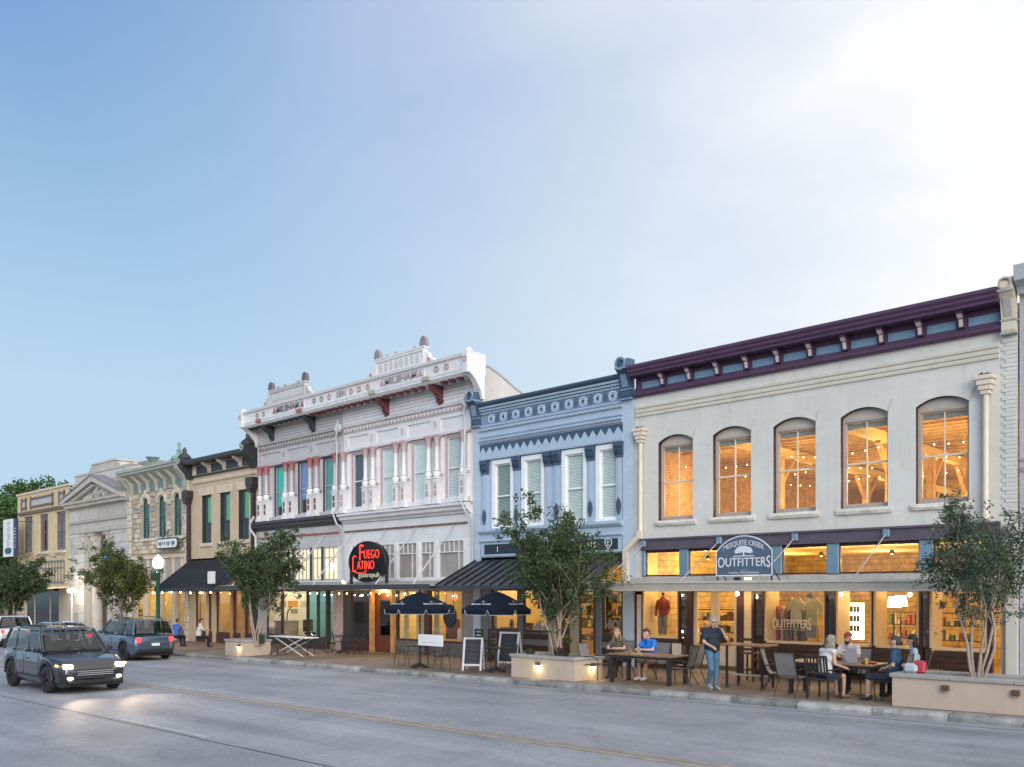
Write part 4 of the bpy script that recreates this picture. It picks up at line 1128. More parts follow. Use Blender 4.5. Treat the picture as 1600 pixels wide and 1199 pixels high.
# crests
def crest(xa, xb, m, kn):
    xm = (xa+xb)/2; b, t = 11.27, 11.92
    q = MB()
    q.prism_y([(xa-.75,b),(xa-.6,b+.02),(xa-.5,b+.16),(xa-.3,b+.22),(xa-.18,b+.45),(xa,b+.5),(xa,t),(xb,t),(xb,b+.5),(xb+.18,b+.45),(xb+.3,b+.22),(xb+.5,b+.16),(xb+.6,b+.02),(xb+.75,b)], PY+.12, PY+.3)
    q.box(xa-.05,xb+.05,PY+.06,PY+.34,t,t+.07)
    q.box(xa,xa+.08,PY+.08,PY+.12,b,t); q.box(xb-.08,xb,PY+.08,PY+.12,b,t); q.box(xa+.08,xb-.08,PY+.08,PY+.12,t-.1,t); q.box(xa+.08,xb-.08,PY+.08,PY+.12,b,b+.1)
    o = q.build('parapet_crest', m, B3)
    nn = 8
    for i in range(nn):
        x = xa+.22+(xb-xa-.44)*(i+.5)/nn
        q = MB(); q.disc_y((x,(b+t)/2), .11, .18, PY+.085, PY+.119, 14); q.build('oval_ornament', M('pale_oval_paint', (.56,.54,.53), .5, .1), o)
    for x in (xa+.08, xb-.1):
        q = MB(); q.prism_y([(x-.17,t+.07)]+[(x+.19*math.cos(math.pi*(1-k/10)), t+.2+.28*math.sin(math.pi*(1-k/10))) for k in range(11)]+[(x+.17,t+.07)], PY+.12, PY+.28)
        q.build('shell_finial', kn, o)
    for k in range(1,5):
        x = xa+.1+(xb-xa-.2)*k/5
        if k == 3: continue
        q = MB(); q.ball((x,PY+.2,t+.12),(.08,.06,.08),8); q.build('knob', kn, o)
    for x in (xa-.3, xb+.3):
        q = MB(); q.ring_y((x,b+.13),.09,.05,PY+.07,PY+.12,12); q.build('scroll_eye', pinkp, o)
crest(fx(419), fx(475), M('greyed_crest_paint', (.52,.51,.50), .5, .12, 1.4, streak=.25), M('dark_grey_finial', (.13,.13,.15), .6, .3))
crest(fx(585), fx(661), wpaint, M('pinkish_grey_finial', (.28,.24,.26), .6, .25))
# gutters and downpipes
pipe = M('white_downpipe', (.50,.50,.52), .45, .1, 3, streak=.2)
for x in (XM, XR-.12):
    q = MB(); q.tube([(x,-.3,9.95),(x+.12,-.42,9.75),(x+.1,-.42,9.45),(x-.1,-.34,9.2),(x-.06,-.3,8.9),(x-.06,-.34,6.1),(x-.06,-.5,5.75),(x+.18,-.5,5.35),(x+.2,-.2,5.1),(x+.2,-.16,2.8)], .042, 8); q.build('downpipe', pipe, B3)
    q = MB(); q.ring_y((x+.03,9.62), .19, .14, -.38, -.26, 14); q.build('pipe_scroll', wpaint, B3)
q = MB(); q.tube([(XL+.12,-.3,6.1),(XL-.05,-.4,5.8),(XL-.2,-.35,5.5),(XL+.1,-.2,5.1),(XL+.1,-.16,2.7)], .07, 8); q.build('downpipe', pipe, B3)
# ---- shop storey
for xa, xb, m in ((XL,XM,gpaint),(XM,XR,wpaint)):
    q = MB(); q.box(xa,xb,-.02,.2,4.42,5.36); q.build('sign_band', m, B3)
    q = MB(); q.prof([(-.02,4.98),(-.09,4.98),(-.12,5.04),(-.02,5.06)], xa+.2, xb-.3); q.build('band_moulding', redf if m == gpaint else M('brown_band_moulding', (.24,.17,.15), .6, .2), B3)
q = MB(); q.box(XL,XR,-.03,.2,2.42,2.88); q.build('transom_beam', wpaint, B3)
lit = glow('frosted_glass_glow', (1,.84,.55), .55)  # transoms glow by themselves in place of lamps behind the glass
shd = M('mauve_grey_shade', (.50,.42,.40), .7, .15, 2)
TL = [(-22.4,-21.2),(-21.05,-20.0),(-19.4,-18.46),(-18.32,-17.6),(-17.4,-16.3)]
TL = [(-22.5,-21.35),(-21.2,-20.05),(-19.9,-18.55),(-18.4,-17.62),(-17.47,-16.32)]
TR = [(-15.35,-14.2),(-13.35,-12.3),(-12.1,-10.86),(-10.66,-9.78),(-9.55,-8.05)]
for j, (a, b) in enumerate(TL+TR):
    left = j < 5
    fm = M('grey_window_frame', (.38,.37,.39), .5, .1) if left else wcol
    n = max(2, round((b-a)/.33)); w_ = (b-a-.1)/n
    f = MB(); f.box(a,a+.05,-.02,.06,2.88,4.42); f.box(b-.05,b,-.02,.06,2.88,4.42); f.box(a+.05,b-.05,-.02,.06,4.34,4.42); f.box(a+.05,b-.05,-.02,.06,2.88,2.94); f.box(a+.05,b-.05,-.01,.05,3.9,3.94)
    fo = f.build('transom_window', fm, B3)
    for i in range(1, n):
        q = MB(); q.box(a+.05+i*w_-.014,a+.05+i*w_+.014,.0,.045,(2.94 if (left or i == n-1) else 3.94),4.34); q.build('muntin', fm, fo)
    for i in range(n):
        for (za, zb) in ((2.94,3.9),(3.94,4.34)):
            q = MB(); q.quad((a+.05+i*w_,.03,za),(a+.05+(i+1)*w_,.03,za),(a+.05+(i+1)*w_,.03,zb),(a+.05+i*w_,.03,zb)); q.build('pane', CLEAR, fo)
    q = MB(); q.quad((a,.065,2.9),(b,.065,2.9),(b,.065,4.4),(a,.065,4.4)); q.build('window_shade', lit if left else shd, fo)
edges = [XL+.0]+[e for ab in TL+TR for e in ab]+[XR]
for i in range(0, len(edges), 2):
    a, b = edges[i], edges[i+1]
    if b-a > .01:
        q = MB(); q.box(a,b,-.05,.12,2.88,4.42); q.build('transom_post', charc if -21.3 < a < -17 else (gpaint if a < XM-.4 else wcol), B3)
# flat canopy with a dark edge
q = MB(); q.prof([(-.03,2.66),(-2.3,2.56),(-2.3,2.64),(-.03,2.80)], XL+.1, XR+.1); ca = q.build('canopy', M('dusty_canopy_top', (.34,.33,.31), .8, .2, 1, streak=.3), B3)
q = MB(); q.box(XL+.08,-19.8,-2.36,-2.3,2.44,2.64); q.box(-16.2,XR+.1,-2.36,-2.3,2.44,2.64); q.build('canopy_fascia', charc, ca)
q = MB(); q.box(-19.8,-16.2,-2.36,-2.3,2.46,2.64); q.build('canopy_fascia', gpaint, ca)
q = MB(); q.prof([(-.05,2.44),(-2.29,2.44),(-2.29,2.5),(-.05,2.5)], XL+.1, XR+.1); q.build('canopy_soffit', M('dark_soffit', (.06,.055,.05), .7, .2), ca)
rod = M('pale_canopy_rod', (.55,.53,.52), .4, .2)
for x in (-22,-19.9,-17.3,-15.2,-12.9,-10.9,-8.6):
    q = MB(); q.tube([(x,-.03,5.0),(x,-2.1,2.64)], .03, 6); q.build('canopy_rod', rod, ca)
# shopfront bays
bronze = M('dark_bronze_frame', (.05,.04,.035), .4, .2)
orng = M('orange_timber', (.52,.27,.11), .5, .25, 5)
dkred = M('dark_red_boarding', (.09,.025,.02), .5, .3, 4)
stoneb = M('rubble_stone_bulkhead', (.16,.15,.14), .9, .4, 5, .8, 12)
def bay(parent, a, b, zb, fm, base=None, y=.03, name='shop_window', zt=2.44):
    f = MB(); f.box(a,a+.05,y-.02,y+.06,zb-.08,zt); f.box(b-.05,b,y-.02,y+.06,zb-.08,zt); f.box(a+.05,b-.05,y-.02,y+.06,zt-.07,zt); f.box(a+.05,b-.05,y-.02,y+.06,zb-.08,zb)
    fo = f.build(name, fm, parent)
    q = MB(); q.quad((a+.05,y+.02,zb),(b-.05,y+.02,zb),(b-.05,y+.02,zt-.07),(a+.05,y+.02,zt-.07)); q.build('pane', CLEAR, fo)
    if base:
        q = MB(); q.cbox(a,b,y-.06,y+.08,gz(a)-.3,zb-.08,.02); q.build('bulkhead', base, fo)
    return fo
for a, b, zb, base in ((-22.4,-21.06,.28,bronze),(-21.0,-18.86,.28,bronze),(-18.8,-18.0,.28,bronze),(-17.95,-17.3,.28,bronze)): bay(B3, a, b, zb, bronze, base)
bay(B3, -17.2, -16.5, .05, bronze, None, .1, 'shop_door')
bay(B3, -15.35, -14.0, .35, bronze, dkred)
bay(B3, -12.25, -10.4, .42, bronze, stoneb); bay(B3, -10.1, -8.15, .42, bronze, stoneb)
for a, b, m in ((-16.5,-15.95,pinkp),(-15.95,-15.35,bronze),(-10.4,-10.1,dkred),(-8.15,XR,M('mauve_render', (.28,.25,.27), .7, .15, 2, streak=.3)),(XL,-22.4,gpaint),(-17.3,-17.2,bronze)):
    q = MB(); q.box(a,b,-.02,.15,gz(a)-.3,2.44); q.build('shopfront_pier', m, B3)
# recessed orange timber doorway
for x in (-13.95, -12.5):
    q = MB(); q.cbox(x,x+.15,-.1,.12,gz(x)-.05,2.4,.012); q.build('door_post', orng, B3)
q = MB(); q.box(-13.8,-12.5,.0,.1,2.3,2.44); q.build('door_head', orng, B3)
f = MB(); y = .14; f.box(-13.8,-13.5,y,y+.06,-.2,2.3); f.box(-12.75,-12.5,y,y+.06,-.2,2.3); f.box(-13.5,-12.75,y,y+.06,2.0,2.3); f.box(-13.5,-12.75,y,y+.06,-.2,.5)
fo = f.build('shop_door', M('rust_red_door', (.13,.04,.02), .5, .2, 3), B3)
q = MB(); q.quad((-13.5,y+.03,.5),(-12.75,y+.03,.5),(-12.75,y+.03,2.0),(-13.5,y+.03,2.0)); q.build('pane', MIRROR, fo)
# interiors
ra = room(B3, XL+.34, -17.2, .3, 5.5, -.3, 2.5, [wood, WHITEP, WHITEP, WHITEP, M('cream_gallery_wall', (.75,.65,.42), .8, .05)], 'shop_room')
for x in (-21.6,-20.2,-19.0): lamp('gallery_lamp', (x, 2.0, 2.2), 46, (1,.76,.40), .08, ra)
lamp('turquoise_lamp', (-21.9, 4.6, 2.1), 16, (.10,.62,.95), .08, ra)
def onX(px, py, x):
    u = (px-800)/1400; t = (x-CX)/(-.6934+u*.7206); return CY+t*(.7206+u*.6934), CZ+(924-py)/1400*t
for i, (px, py, wpx, hpx, c) in enumerate(((442,944,9,10,(.42,.25,.10)),(458,944,15,10,(.60,.25,.05)),(475,944,10,10,(.55,.48,.38)),(460,955,10,7,(.25,.22,.20)))):
    y0, z0 = onX(px-wpx/2, py+hpx/2, -22.84); y1, z1 = onX(px+wpx/2, py-hpx/2, -22.84)
    q = MB(); q.box(-22.855,-22.82,y0,y1,z0,z1); q.build('picture', M('picture_%s' % ['umber','orange','pale','grey'][i], c, .6, .5, 9), ra)
y0, _ = onX(482, 950, -22.84); q = MB(); q.box(-22.86,-22.83,y0,5.45,-.25,2.45); q.build('turquoise_light_panel', M('turquoise_light_paint', (.22,.50,.60), .7, .1), ra)  # turquoise light on the far wall section, painted as a panel
q = MB(); q.box(-22.5,-21.9,.5,1.5,-.25,.85); q.box(-22.55,-21.85,.45,1.55,.85,.9); q.build('counter', M('grey_counter', (.30,.27,.24), .6, .1), ra)
q = MB(); q.box(-21.5,-21.44,1.5,2.05,.35,.95); q.box(-21.44,-21.1,1.55,2.0,.22,.32); q.box(-21.35,-21.25,1.7,1.8,-.2,.25); q.build('office_chair', BLACK, ra)
q = MB(); q.tube([(-22.0,.9,-.2),(-22.0,.9,1.1),(-21.9,.9,1.4),(-21.6,.9,1.6)], .03, 6); q.build('floor_lamp', BLACK, ra)
rb = room(B3, -17.12, -12.4, .75, 5, -.25, 2.5, [WOODD, M('brown_room_plaster', (.22,.15,.10), .8, .1), dkred, dkred, M('brown_room_plaster', (.22,.15,.10), .8, .1)], 'bar_room')
for x in (-15.0,-13.3): lamp('bar_lamp', (x, 2.4, 2.2), 26, (1,.62,.28), .08, rb)
q = MB(); q.box(-14.9,-14.4,1.2,1.6,-.2,1.3); q.box(-16.9,-16.6,1.6,1.9,-.2,1.9); q.build('bar_furniture', BLACK, rb)
rc = room(B3, -12.36, XR-.34, .3, 4.5, -.2, 2.5, [wood, plas, plas, plas, plas], 'dining_room')
for x in (-11.4,-9.4): lamp('dining_lamp', (x, 1.6, 2.2), 62, (1,.72,.33), .08, rc)
q = MB()
for x in (-12.1,-11.3,-11.05,-10.2): q.prof([(.32,.4),(.40,.4),(.36,2.4),(.34,2.4)], x, x+.3)
q.build('drawn_curtain', M('pale_ochre_curtain', (.62,.50,.30), .8, .1, 6), rc)
q = MB(); q.ball((-9.6,.9,2.15),(.12,.12,.16),8); q.build('red_lantern', glow('red_lantern_glow', (.9,.12,.06), 2.0), rc)
q = MB(); q.box(-9.9,-9.5,.7,1.1,.45,1.25); q.build('red_cabinet', redp, rc)
q = MB(); q.lathe([(.08,0),(.08,.35),(.04,.45)],(-9.1,.7,.45),8); q.build('white_vase', WHITEP, rc)
# ================================================================== TAN BUILDING (black cornice)
tanw = M('tan_painted_masonry', (.56,.44,.305), .65, .1, 1, .15, 20, streak=.12, brick=(.22,.075,.005,.95))
tanl = M('pale_tan_stone', (.62,.52,.39), .7, .12, 2, .15, 20)
blkp = M('black_cornice_paint', (.03,.032,.035), .45, .2, 3)
plum = M('brown_black_pipe', (.04,.028,.03), .45, .2, 3)
B4 = thing('shop_building', 'tan two storey building with black bracketed cornice and three dark green windows', 'building', (-26.8, 0, 0))
X0, X1 = -30.5, -23.25
OP = [(a, a+1.02, 5.0+.02*k, 7.6) for k, a in enumerate((-29.06,-27.05,-25.13))]
q = MB(); q.wall(X0, X1, 4.0, 8.75, OP, 0, .3, 0, 1); q.build('front_wall', [tanw, plum], B4)
shell(B4, X0, X1, 8.9, 8.5, 20, tanw, roofm)
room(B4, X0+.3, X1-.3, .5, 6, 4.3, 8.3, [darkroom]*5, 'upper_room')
grn = glow('green_shade_glow', (.035,.18,.075), .9)  # shade glows by emission, standing in for light on it
for i, (a, b, c, d) in enumerate(OP):
    fo = sash(B4, a, b, c, d, .08, M('black_green_sash', (.025,.035,.035), .4, .2), 1, .09, .42)
    q = MB(); q.quad((a+.3,.2,c+1.1),(b-.1,.2,c+1.1),(b-.1,.2,d-.1),(a+.3,.2,d-.1)); q.build('window_shade', grn, fo)
    q = MB(); q.prism_y([(a-.22,d+.02),(a-.02,d+.02),(a-.02,d+.0),(b+.02,d+.0),(b+.02,d+.02),(b+.22,d+.02),(b+.24,d+.42),(a-.24,d+.42)], -.06, -.001); q.build('window_lintel', tanl, B4)
    q = MB(); q.cbox(a-.15,b+.15,-.1,-.001,c-.2,c-.01,.02); q.build('window_sill', tanl, B4)
q = MB(); q.prof([(0,8.3),(-.07,8.3),(-.1,8.4),(-.07,8.48),(0,8.48)], X0+.4, X1-.1); q.build('string_course', tanl, B4)
q = MB(); q.box(X0+.3,X1-.3,-.08,0,8.75,9.3); q.build('cornice_board', tanl, B4)
q = MB(); q.prof([(0,9.3),(-.6,9.3),(-.66,9.36),(-.66,9.52),(-.5,9.6),(0,9.66)], X0+.3, X1-.3); q.prof([(0,8.68),(-.12,8.68),(-.14,8.74),(-.08,8.77),(0,8.77)], X0+.3, X1-.3); q.build('cornice', blkp, B4, None)
for i in range(4):
    x = -29.5+i*1.64
    q = MB(); q.box(x,x+1.15,-.1,-.085,8.85,9.18); q.box(x-.06,x+1.21,-.09,-.081,8.79,9.24); q.build('vent_panel', blkp, B4)
    if i:
        q = MB(); q.prof([(-.08,8.8),(-.16,8.82),(-.2,9.0),(-.5,9.2),(-.55,9.299),(-.08,9.299)], x-.3, x-.16); q.build('bracket', M('pale_bracket_paint', (.5,.46,.42), .5, .2), B4)
for x in (X0+.2, X1-.25):
    q = MB(); q.prof([(0,8.6),(-.2,8.62),(-.3,8.9),(-.7,9.3),(-.75,9.75),(0,9.75)], x-.24, x+.24); q.lathe([(.36,9.75),(.34,9.85),(.12,10.05),(.1,10.12),(.13,10.2),(.02,10.36)],(x,-.4,0),10); q.build('cornice_end', blkp, B4)
    q = MB(); q.ring_y((x,9.55),.16,.08,-.79,-.75,14); q.build('end_rosette', M('grey_rosette', (.35,.36,.38), .5, .2), B4)
for x, zt in ((X0+.12,7.95),(X1-.22,8.1)):
    q = MB(); q.box(x-.09,x+.09,-.22,-.04,2.7,zt-.6); q.prism_y([(x-.09,zt-.75),(x+.09,zt-.75),(x+.32,zt-.35),(x+.32,zt),(x-.32,zt),(x-.32,zt-.35)], -.4, -.03); q.build('downpipe', plum, B4)
awning(B4, X0+.1, X1-.1, 4.08, 2.48, 2.05, .36)
q = MB(); q.box(X0+.1,X1-.1,0,.2,2.5,4.0); q.build('awning_wall', tanw, B4)
r4 = room(B4, X0+.3, X1-.3, .5, 6, -.35, 2.7, [wood, plas, plas, M('orange_brown_wall', (.45,.2,.08), .8, .2), M('orange_brown_wall', (.45,.2,.08), .8, .2)], 'shop_room')
lamp('bar_lamp', (-28.6, 1.6, 2.4), 60, (1,.7,.3), .1, r4); lamp('bar_lamp', (-25.4, 2.2, 2.4), 40, (1,.5,.2), .1, r4)
for a, b, m in ((X0,-29.9,tanw),(-28.6,-28.45,tanl),(-27.9,-27.6,oak),(-26.0,-25.8,orng),(-24.9,-24.6,orng),(-23.9,X1,plum)):
    q = MB(); q.box(a,b,-.02,.3,gz(a)-.3,2.6); q.build('shopfront_pier', m, B4)
for a, b in ((-29.9,-28.6),(-28.45,-27.9),(-27.6,-26.0),(-25.8,-24.9),(-24.6,-23.9)): bay(B4, a, b, .2, bronze, dkred, .1, 'shop_window', 2.6)
q = MB(); q.box(-24.2,-23.5,-2.2,-2.16,2.75,3.35); tag(q.build('hanging_sign', WHITEP), 'blank white square sign on the dark ribbed awning edge', 'sign')

# ================================================================== LIMESTONE BUILDING with arched windows
lime = M('limestone_mortar', (.42,.365,.29), .9, .3, 2, .5, 12)
limes = [M('limestone_block_%s' % nm, c, .85, .35, 4, .7, 14, streak=.2) for nm, c in (('cream',(.56,.48,.37)),('buff',(.48,.37,.25)),('grey',(.40,.36,.31)),('pale',(.64,.58,.47)))]
sage = M('sage_green_cornice_paint', (.36,.385,.33), .55, .15, 3, streak=.2)
grnf = M('deep_green_window_paint', (.035,.09,.085), .45, .2, 3)
verd = M('verdigris_metal', (.20,.31,.26), .6, .25, 5)
B5 = thing('shop_building', 'rough limestone building with three round arched windows and a sage green bracketed cornice', 'building', (-34.6, 0, 0))
X0, X1 = -38.55, -30.5
OP = [(a, a+.86, 5.55, 8.0, .42) for a in (-36.5,-34.35,-32.4)]
q = MB(); q.wall(X0, X1, 2.6, 9.3, OP, 0, .3); q.build('front_wall', lime, B5)
shell(B5, X0, X1, 9.2, 8.7, 20, lime, roofm)
room(B5, X0+.3, X1-.3, .6, 6, 4.3, 8.6, [darkroom]*5, 'upper_room')
rr_ = random.Random(11); z = 4.6; row = 0
while z < 8.55:                                         # every block of the rubble face laid singly
    h = rr_.uniform(.22,.34); x = X0+.55+rr_.uniform(0,.2)
    while x < X1-.5:
        wv = rr_.uniform(.28,.62)
        if not any(o[0]-.18 < x+wv and x < o[1]+.18 and o[2]-.15 < z+h and z < o[3]+.3 for o in OP):
            q = MB(); q.cbox(x+.015, min(x+wv,X1-.5)-.015, -.02-rr_.uniform(.01,.07), -.001, z+.015, z+h-.015, .03); q.build('stone_block', rr_.choice(limes), B5)
            x += wv
        else: x += .07
    z += h; row += 1
for xq in (X0, X1-.5):
    z = gz(xq)-.2; k = 0
    while z < 8.5:
        q = MB(); wv = .5 if k % 2 else .38
        q.cbox(xq+(0 if xq == X0 else .5-wv), xq+(wv if xq == X0 else .5), -.1, -.001, z+.012, z+.4, .02); q.build('quoin_stone', limes[3], B5); z += .41; k += 1
for (a, b, c, d, ri) in OP:
    q = MB(); A = arch(a-.02,b+.02,d-.42,d+.02,12); B_ = arch(a-.24,b+.24,d-.44,d+.28,12)
    for k in range(12):
        q2 = MB(); q2.prism_y([A[k],A[k+1],B_[k+1],B_[k]], -.11, -.001); q2.build('arch_stone', limes[3], B5)
    q = MB(); q.prism_y([(a+.3,d+.24),(b-.3,d+.24),((a+b)/2+.05,d+.42),((a+b)/2-.05,d+.42)],-.14,-.001); q.build('keystone', limes[3], B5)
    q = MB(); q.cbox(a-.2,b+.2,-.14,-.001,c-.2,c-.01,.02); q.build('window_sill', limes[3], B5)
    q = MB()
    for (p, s_) in zip(arch(a,b,d-.42,d,12)[:-1], arch(a,b,d-.42,d,12)[1:]): q.bar((p[0],.07,p[1]),(s_[0],.07,s_[1]),.07)
    q.box(a,a+.07,.03,.11,c,d-.42); q.box(b-.07,b,.03,.11,c,d-.42); q.box(a+.07,b-.07,.03,.11,c,c+.07); q.box(a+.07,b-.07,.02,.1,(c+d)/2-.03,(c+d)/2+.03)
    fo = q.build('window', grnf, B5)
    g = MB(); g.prism_y([(a+.04,c+.05)]+arch(a+.04,b-.04,d-.42,d-.04,10)+[(b-.04,c+.05)], .07, .074); g.build('pane', glass('dull_old_glass', (.75,.85,.82), .45), fo)
    g = MB(); g.quad((a,.2,c+.9),(b,.2,c+.9),(b,.2,d),(a,.2,d)); g.build('window_shade', M('grey_teal_shade', (.16,.24,.23), .7, .15), fo)
q = MB(); q.prof([(0,9.0),(-.05,9.0),(-.6,9.35),(-.72,9.4),(-.72,9.5),(-.8,9.56),(-.8,9.7),(0,9.8)], X0-.05, X1+.02); q.build('cornice', sage, B5)
q = MB(); q.box(X0+.3,X1-.3,-.05,0,8.45,9.05); q.build('cornice_frieze', M('dull_pink_frieze', (.36,.29,.25), .6, .2), B5)
for i in range(7):
    x = X0+.6+i*1.13
    q = MB(); q.prof([(0,8.3),(-.1,8.3),(-.12,8.6),(-.2,8.85),(-.55,9.2),(-.6,9.33),(0,9.02)], x-.07, x+.07); q.build('cornice_bracket', M('pale_sage_bracket', (.47,.47,.41), .5, .15), B5)
    if i < 6:
        q = MB(); q.prism_y([(x+.22,8.36)]+arch(x+.22,x+.92,8.6,8.95,10)+[(x+.92,8.36)], -.075, -.051); q.build('frieze_arch_panel', M('mid_green_panel', (.16,.24,.20), .6, .2), B5)
for x in (X0+.2, X1-.3):
    q = MB(); q.prof([(0,8.0),(-.2,8.05),(-.25,8.6),(-.7,9.2),(-.7,9.4),(0,9.4)], x-.2, x+.2); q.build('end_bracket', sage, B5)
q = MB(); q.lathe([(.45,9.7),(.42,9.85),(.15,10.0),(.11,10.15),(.16,10.2),(.1,10.28),(.07,10.5),(.11,10.6),(.02,10.72)],(X1-.35,-.45,0),10); q.build('finial', verd, B5)
q = MB(); q.lathe([(.12,9.7),(.1,9.9),(.3,10.1),(.42,10.2)],(-34.3,-.4,0),8); q.build('urn_finial', verd, B5)
q = MB(); q.lathe([(.1,9.75),(.06,9.95),(.12,10.1),(.02,10.2)],(X0+.2,-.4,0),8); q.build('knob_finial', verd, B5)
r5 = room(B5, X0+.3, X1-.3, .5, 6, -.5, 2.6, [wood, plas, plas, plas, plas], 'shop_room')
for x in (-37,-34.8,-32): lamp('shop_lamp', (x, 1.8, 2.3), 60, (1,.72,.34), .1, r5)
for a, b, m in ((X0,-37.6,lime),(-36.4,-36.1,tanl),(-34.6,-34.2,tanl),(-32.6,-32.2,tanl),(-31.0,X1,lime)):
    q = MB(); q.box(a,b,-.03,.3,gz(a)-.3,2.6); q.build('shopfront_pier', m, B5)
for a, b in ((-37.6,-36.4),(-36.1,-34.6),(-34.2,-32.6),(-32.2,-31.0)): bay(B5, a, b, .3, oak, stoneb, .1, 'shop_window', 2.5)
q = MB(); q.box(X0+.5,X1-.5,-.06,0,2.62,2.9); q.box(X0+.5,X1-.5,-.12,0,4.3,4.5)
for i in range(7): q.box(X0+.6+i*1.1-.08,X0+.6+i*1.1+.08,-.08,0,2.9,4.3)
q.build('transom_frame', tanl, B5)
for i in range(6):
    q = MB(); a = X0+.68+i*1.1; q.quad((a,-.02,2.9),(a+.94,-.02,2.9),(a+.94,-.02,4.3),(a,-.02,4.3)); q.build('transom_panel', M('grey_transom_panel', (.38,.36,.33), .5, .2, 2), B5)
# hanging board with a rounded frame
B5s = thing('blade_sign', 'white oval framed board hung from the limestone front above the street lamp', 'sign', (-32.4, -.4, 4.9))
q = MB()
def rrect(x0,x1,z0,z1,r,n=6):
    P = []
    for cx,cz,a0 in ((x1-r,z0+r,-90),(x1-r,z1-r,0),(x0+r,z1-r,90),(x0+r,z0+r,180)):
        for k in range(n+1): t = R(a0+90*k/n); P.append((cx+r*math.cos(t),cz+r*math.sin(t)))
    return P
q.prism_y(rrect(-33.6,-30.95,4.78,5.42,.25), -.50, -.42); q.build('sign_rim', charc, B5s)
q = MB(); q.prism_y(rrect(-33.52,-31.03,4.86,5.34,.2), -.52, -.501); q.build('sign_face', WHITEP, B5s)
q = MB()
for k, (a, b) in enumerate(((-33.2,-32.9),(-32.2,-31.9),(-31.6,-31.35))): q.disc_y(((a+b)/2, 5.08), .11, .15, -.525, -.521, 10)
for k in range(9): q.box(-33.3+k*.24,-33.18+k*.24,-.526,-.521,5.02,5.2)
q.build('sign_marks', M('blue_grey_print', (.12,.14,.22), .6, .1), B5s, None, 'stuff')
q = MB(); q.bar((-31.0,-.46,5.0),(-30.4,-.05,5.6),.05); q.bar((-33,-.46,5.4),(-33,-.02,5.9),.04); q.build('sign_bracket', BLACK, B5s)

# ================================================================== CLASSICAL BANK
bank = M('pale_bank_limestone', (.50,.465,.42), .8, .15, 1.5, .3, 16, streak=.2)
banks = [M('bank_block_%s' % n_, c, .8, .16, 2, .3, 16, streak=.22) for n_, c in (('light',(.54,.50,.455)),('mid',(.47,.44,.40)),('pale',(.58,.555,.515)))]
bankd = M('dark_bank_stone', (.27,.235,.21), .85, .3, 3, .4, 14)  # darker stone for the recess wall, tympanum and roof block
B6 = thing('bank_building', 'small classical limestone bank with a carved pediment and recessed entrance', 'building', (-43.3, 0, 0))
X0, X1 = -48.2, -38.6; XC = -42.9
q = MB(); q.wall(X0, X1, -1.0, 8.15, [(-45.6,-41.4,-1.0,6.3)], 0, 1.3); q.build('front_wall', bank, B6)
shell(B6, X0, X1, 9.9, 9.0, 20, bank, roofm)
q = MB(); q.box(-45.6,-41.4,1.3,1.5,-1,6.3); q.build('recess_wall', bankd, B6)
q = MB(); q.box(-44.3,-42.7,1.2,1.3,-.6,3.2); q.build('entrance_door', bronze, B6)
q = MB(); q.box(-44.2,-42.8,1.22,1.3,3.5,5.3); q.build('window', M('dark_plain_glass', (.05,.06,.07), .1, .1), B6)
for xa, xb in ((X0,-45.6),(-41.4,X1)):
    z = -.9; k = 0
    while z < 6.2:
        h = .58; xs = [xa, xa+(.9 if k%2 else 1.6), xb]
        for a, b in zip(xs[:-1], xs[1:]):
            q = MB(); q.cbox(a+.008,b-.008,-.045,-.001,z+.008,min(z+h,6.25)-.008,.012); q.build('stone_block', rr_.choice(banks), B6)
        z += h; k += 1
for i in range(6):
    a = X0+(X1-X0)*i/6; q = MB(); q.cbox(a+.008,a+(X1-X0)/6-.008,-.03,-.001,7.15,7.85,.012); q.build('frieze_block', rr_.choice(banks), B6)
q = MB(); q.prof([(0,6.98),(-.1,6.98),(-.14,7.05),(-.06,7.12),(0,7.12)],X0,X1); q.prof([(0,6.3),(-.06,6.3),(-.1,6.6),(-.06,6.65),(0,6.65)],X0,X1); q.build('architrave', bank, B6)
q = MB(); q.prof([(0,8.05),(-.2,8.05),(-.25,8.22),(-.55,8.26),(-.6,8.42),(0,8.42)],X0-.25,X1+.12); q.build('cornice', bank, B6)
for i in range(26):
    x = X0+.05+i*.37; q = MB(); q.box(x,x+.2,-.42,-.2,8.06,8.24); q.build('dentil', bank, B6)
ap = (XC, 10.15)
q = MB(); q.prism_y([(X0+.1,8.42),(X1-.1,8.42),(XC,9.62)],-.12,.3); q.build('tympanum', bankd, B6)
for xa, sg in ((X0-.3,1),(X1+.15,-1)):
    q = MB(); q.prism_y([(xa,8.42),(xa,8.55),(XC,9.92),(XC,9.54),(xa+sg*.55,8.42)],-.6,.2); q.build('raking_cornice', bank, B6)
    q = MB()
    q.prism_y([(xa-.05*sg,8.55),(xa-.05*sg,8.62),(XC,10.0),(XC,9.92)],-.66,.3); q.build('pediment_roof', M('dull_lead_roof', (.22,.2,.215), .6, .2), B6)
    for i in range(11):
        t = (i+.8)/12; x = xa+sg*.55+(XC-xa-sg*.55)*t; z = 8.42+(9.54-8.42)*t
        q = MB(); q.box(x-.09,x+.09,-.42,-.12,z-.2,z-.02); q.build('dentil', bank, B6)
q = MB(); rr2 = random.Random(4)
for i in range(60):
    t = rr2.uniform(-1,1); zz = rr2.uniform(0,1)
    x = XC+t*3.0*(1-zz*.75); z = 8.5+zz*.75*(1-abs(t)*.6)
    q.ball((x,-.14,z),(rr2.uniform(.06,.2),.09,rr2.uniform(.06,.16)),6)
q.build('tympanum_carving', bank, B6, None, 'stuff')
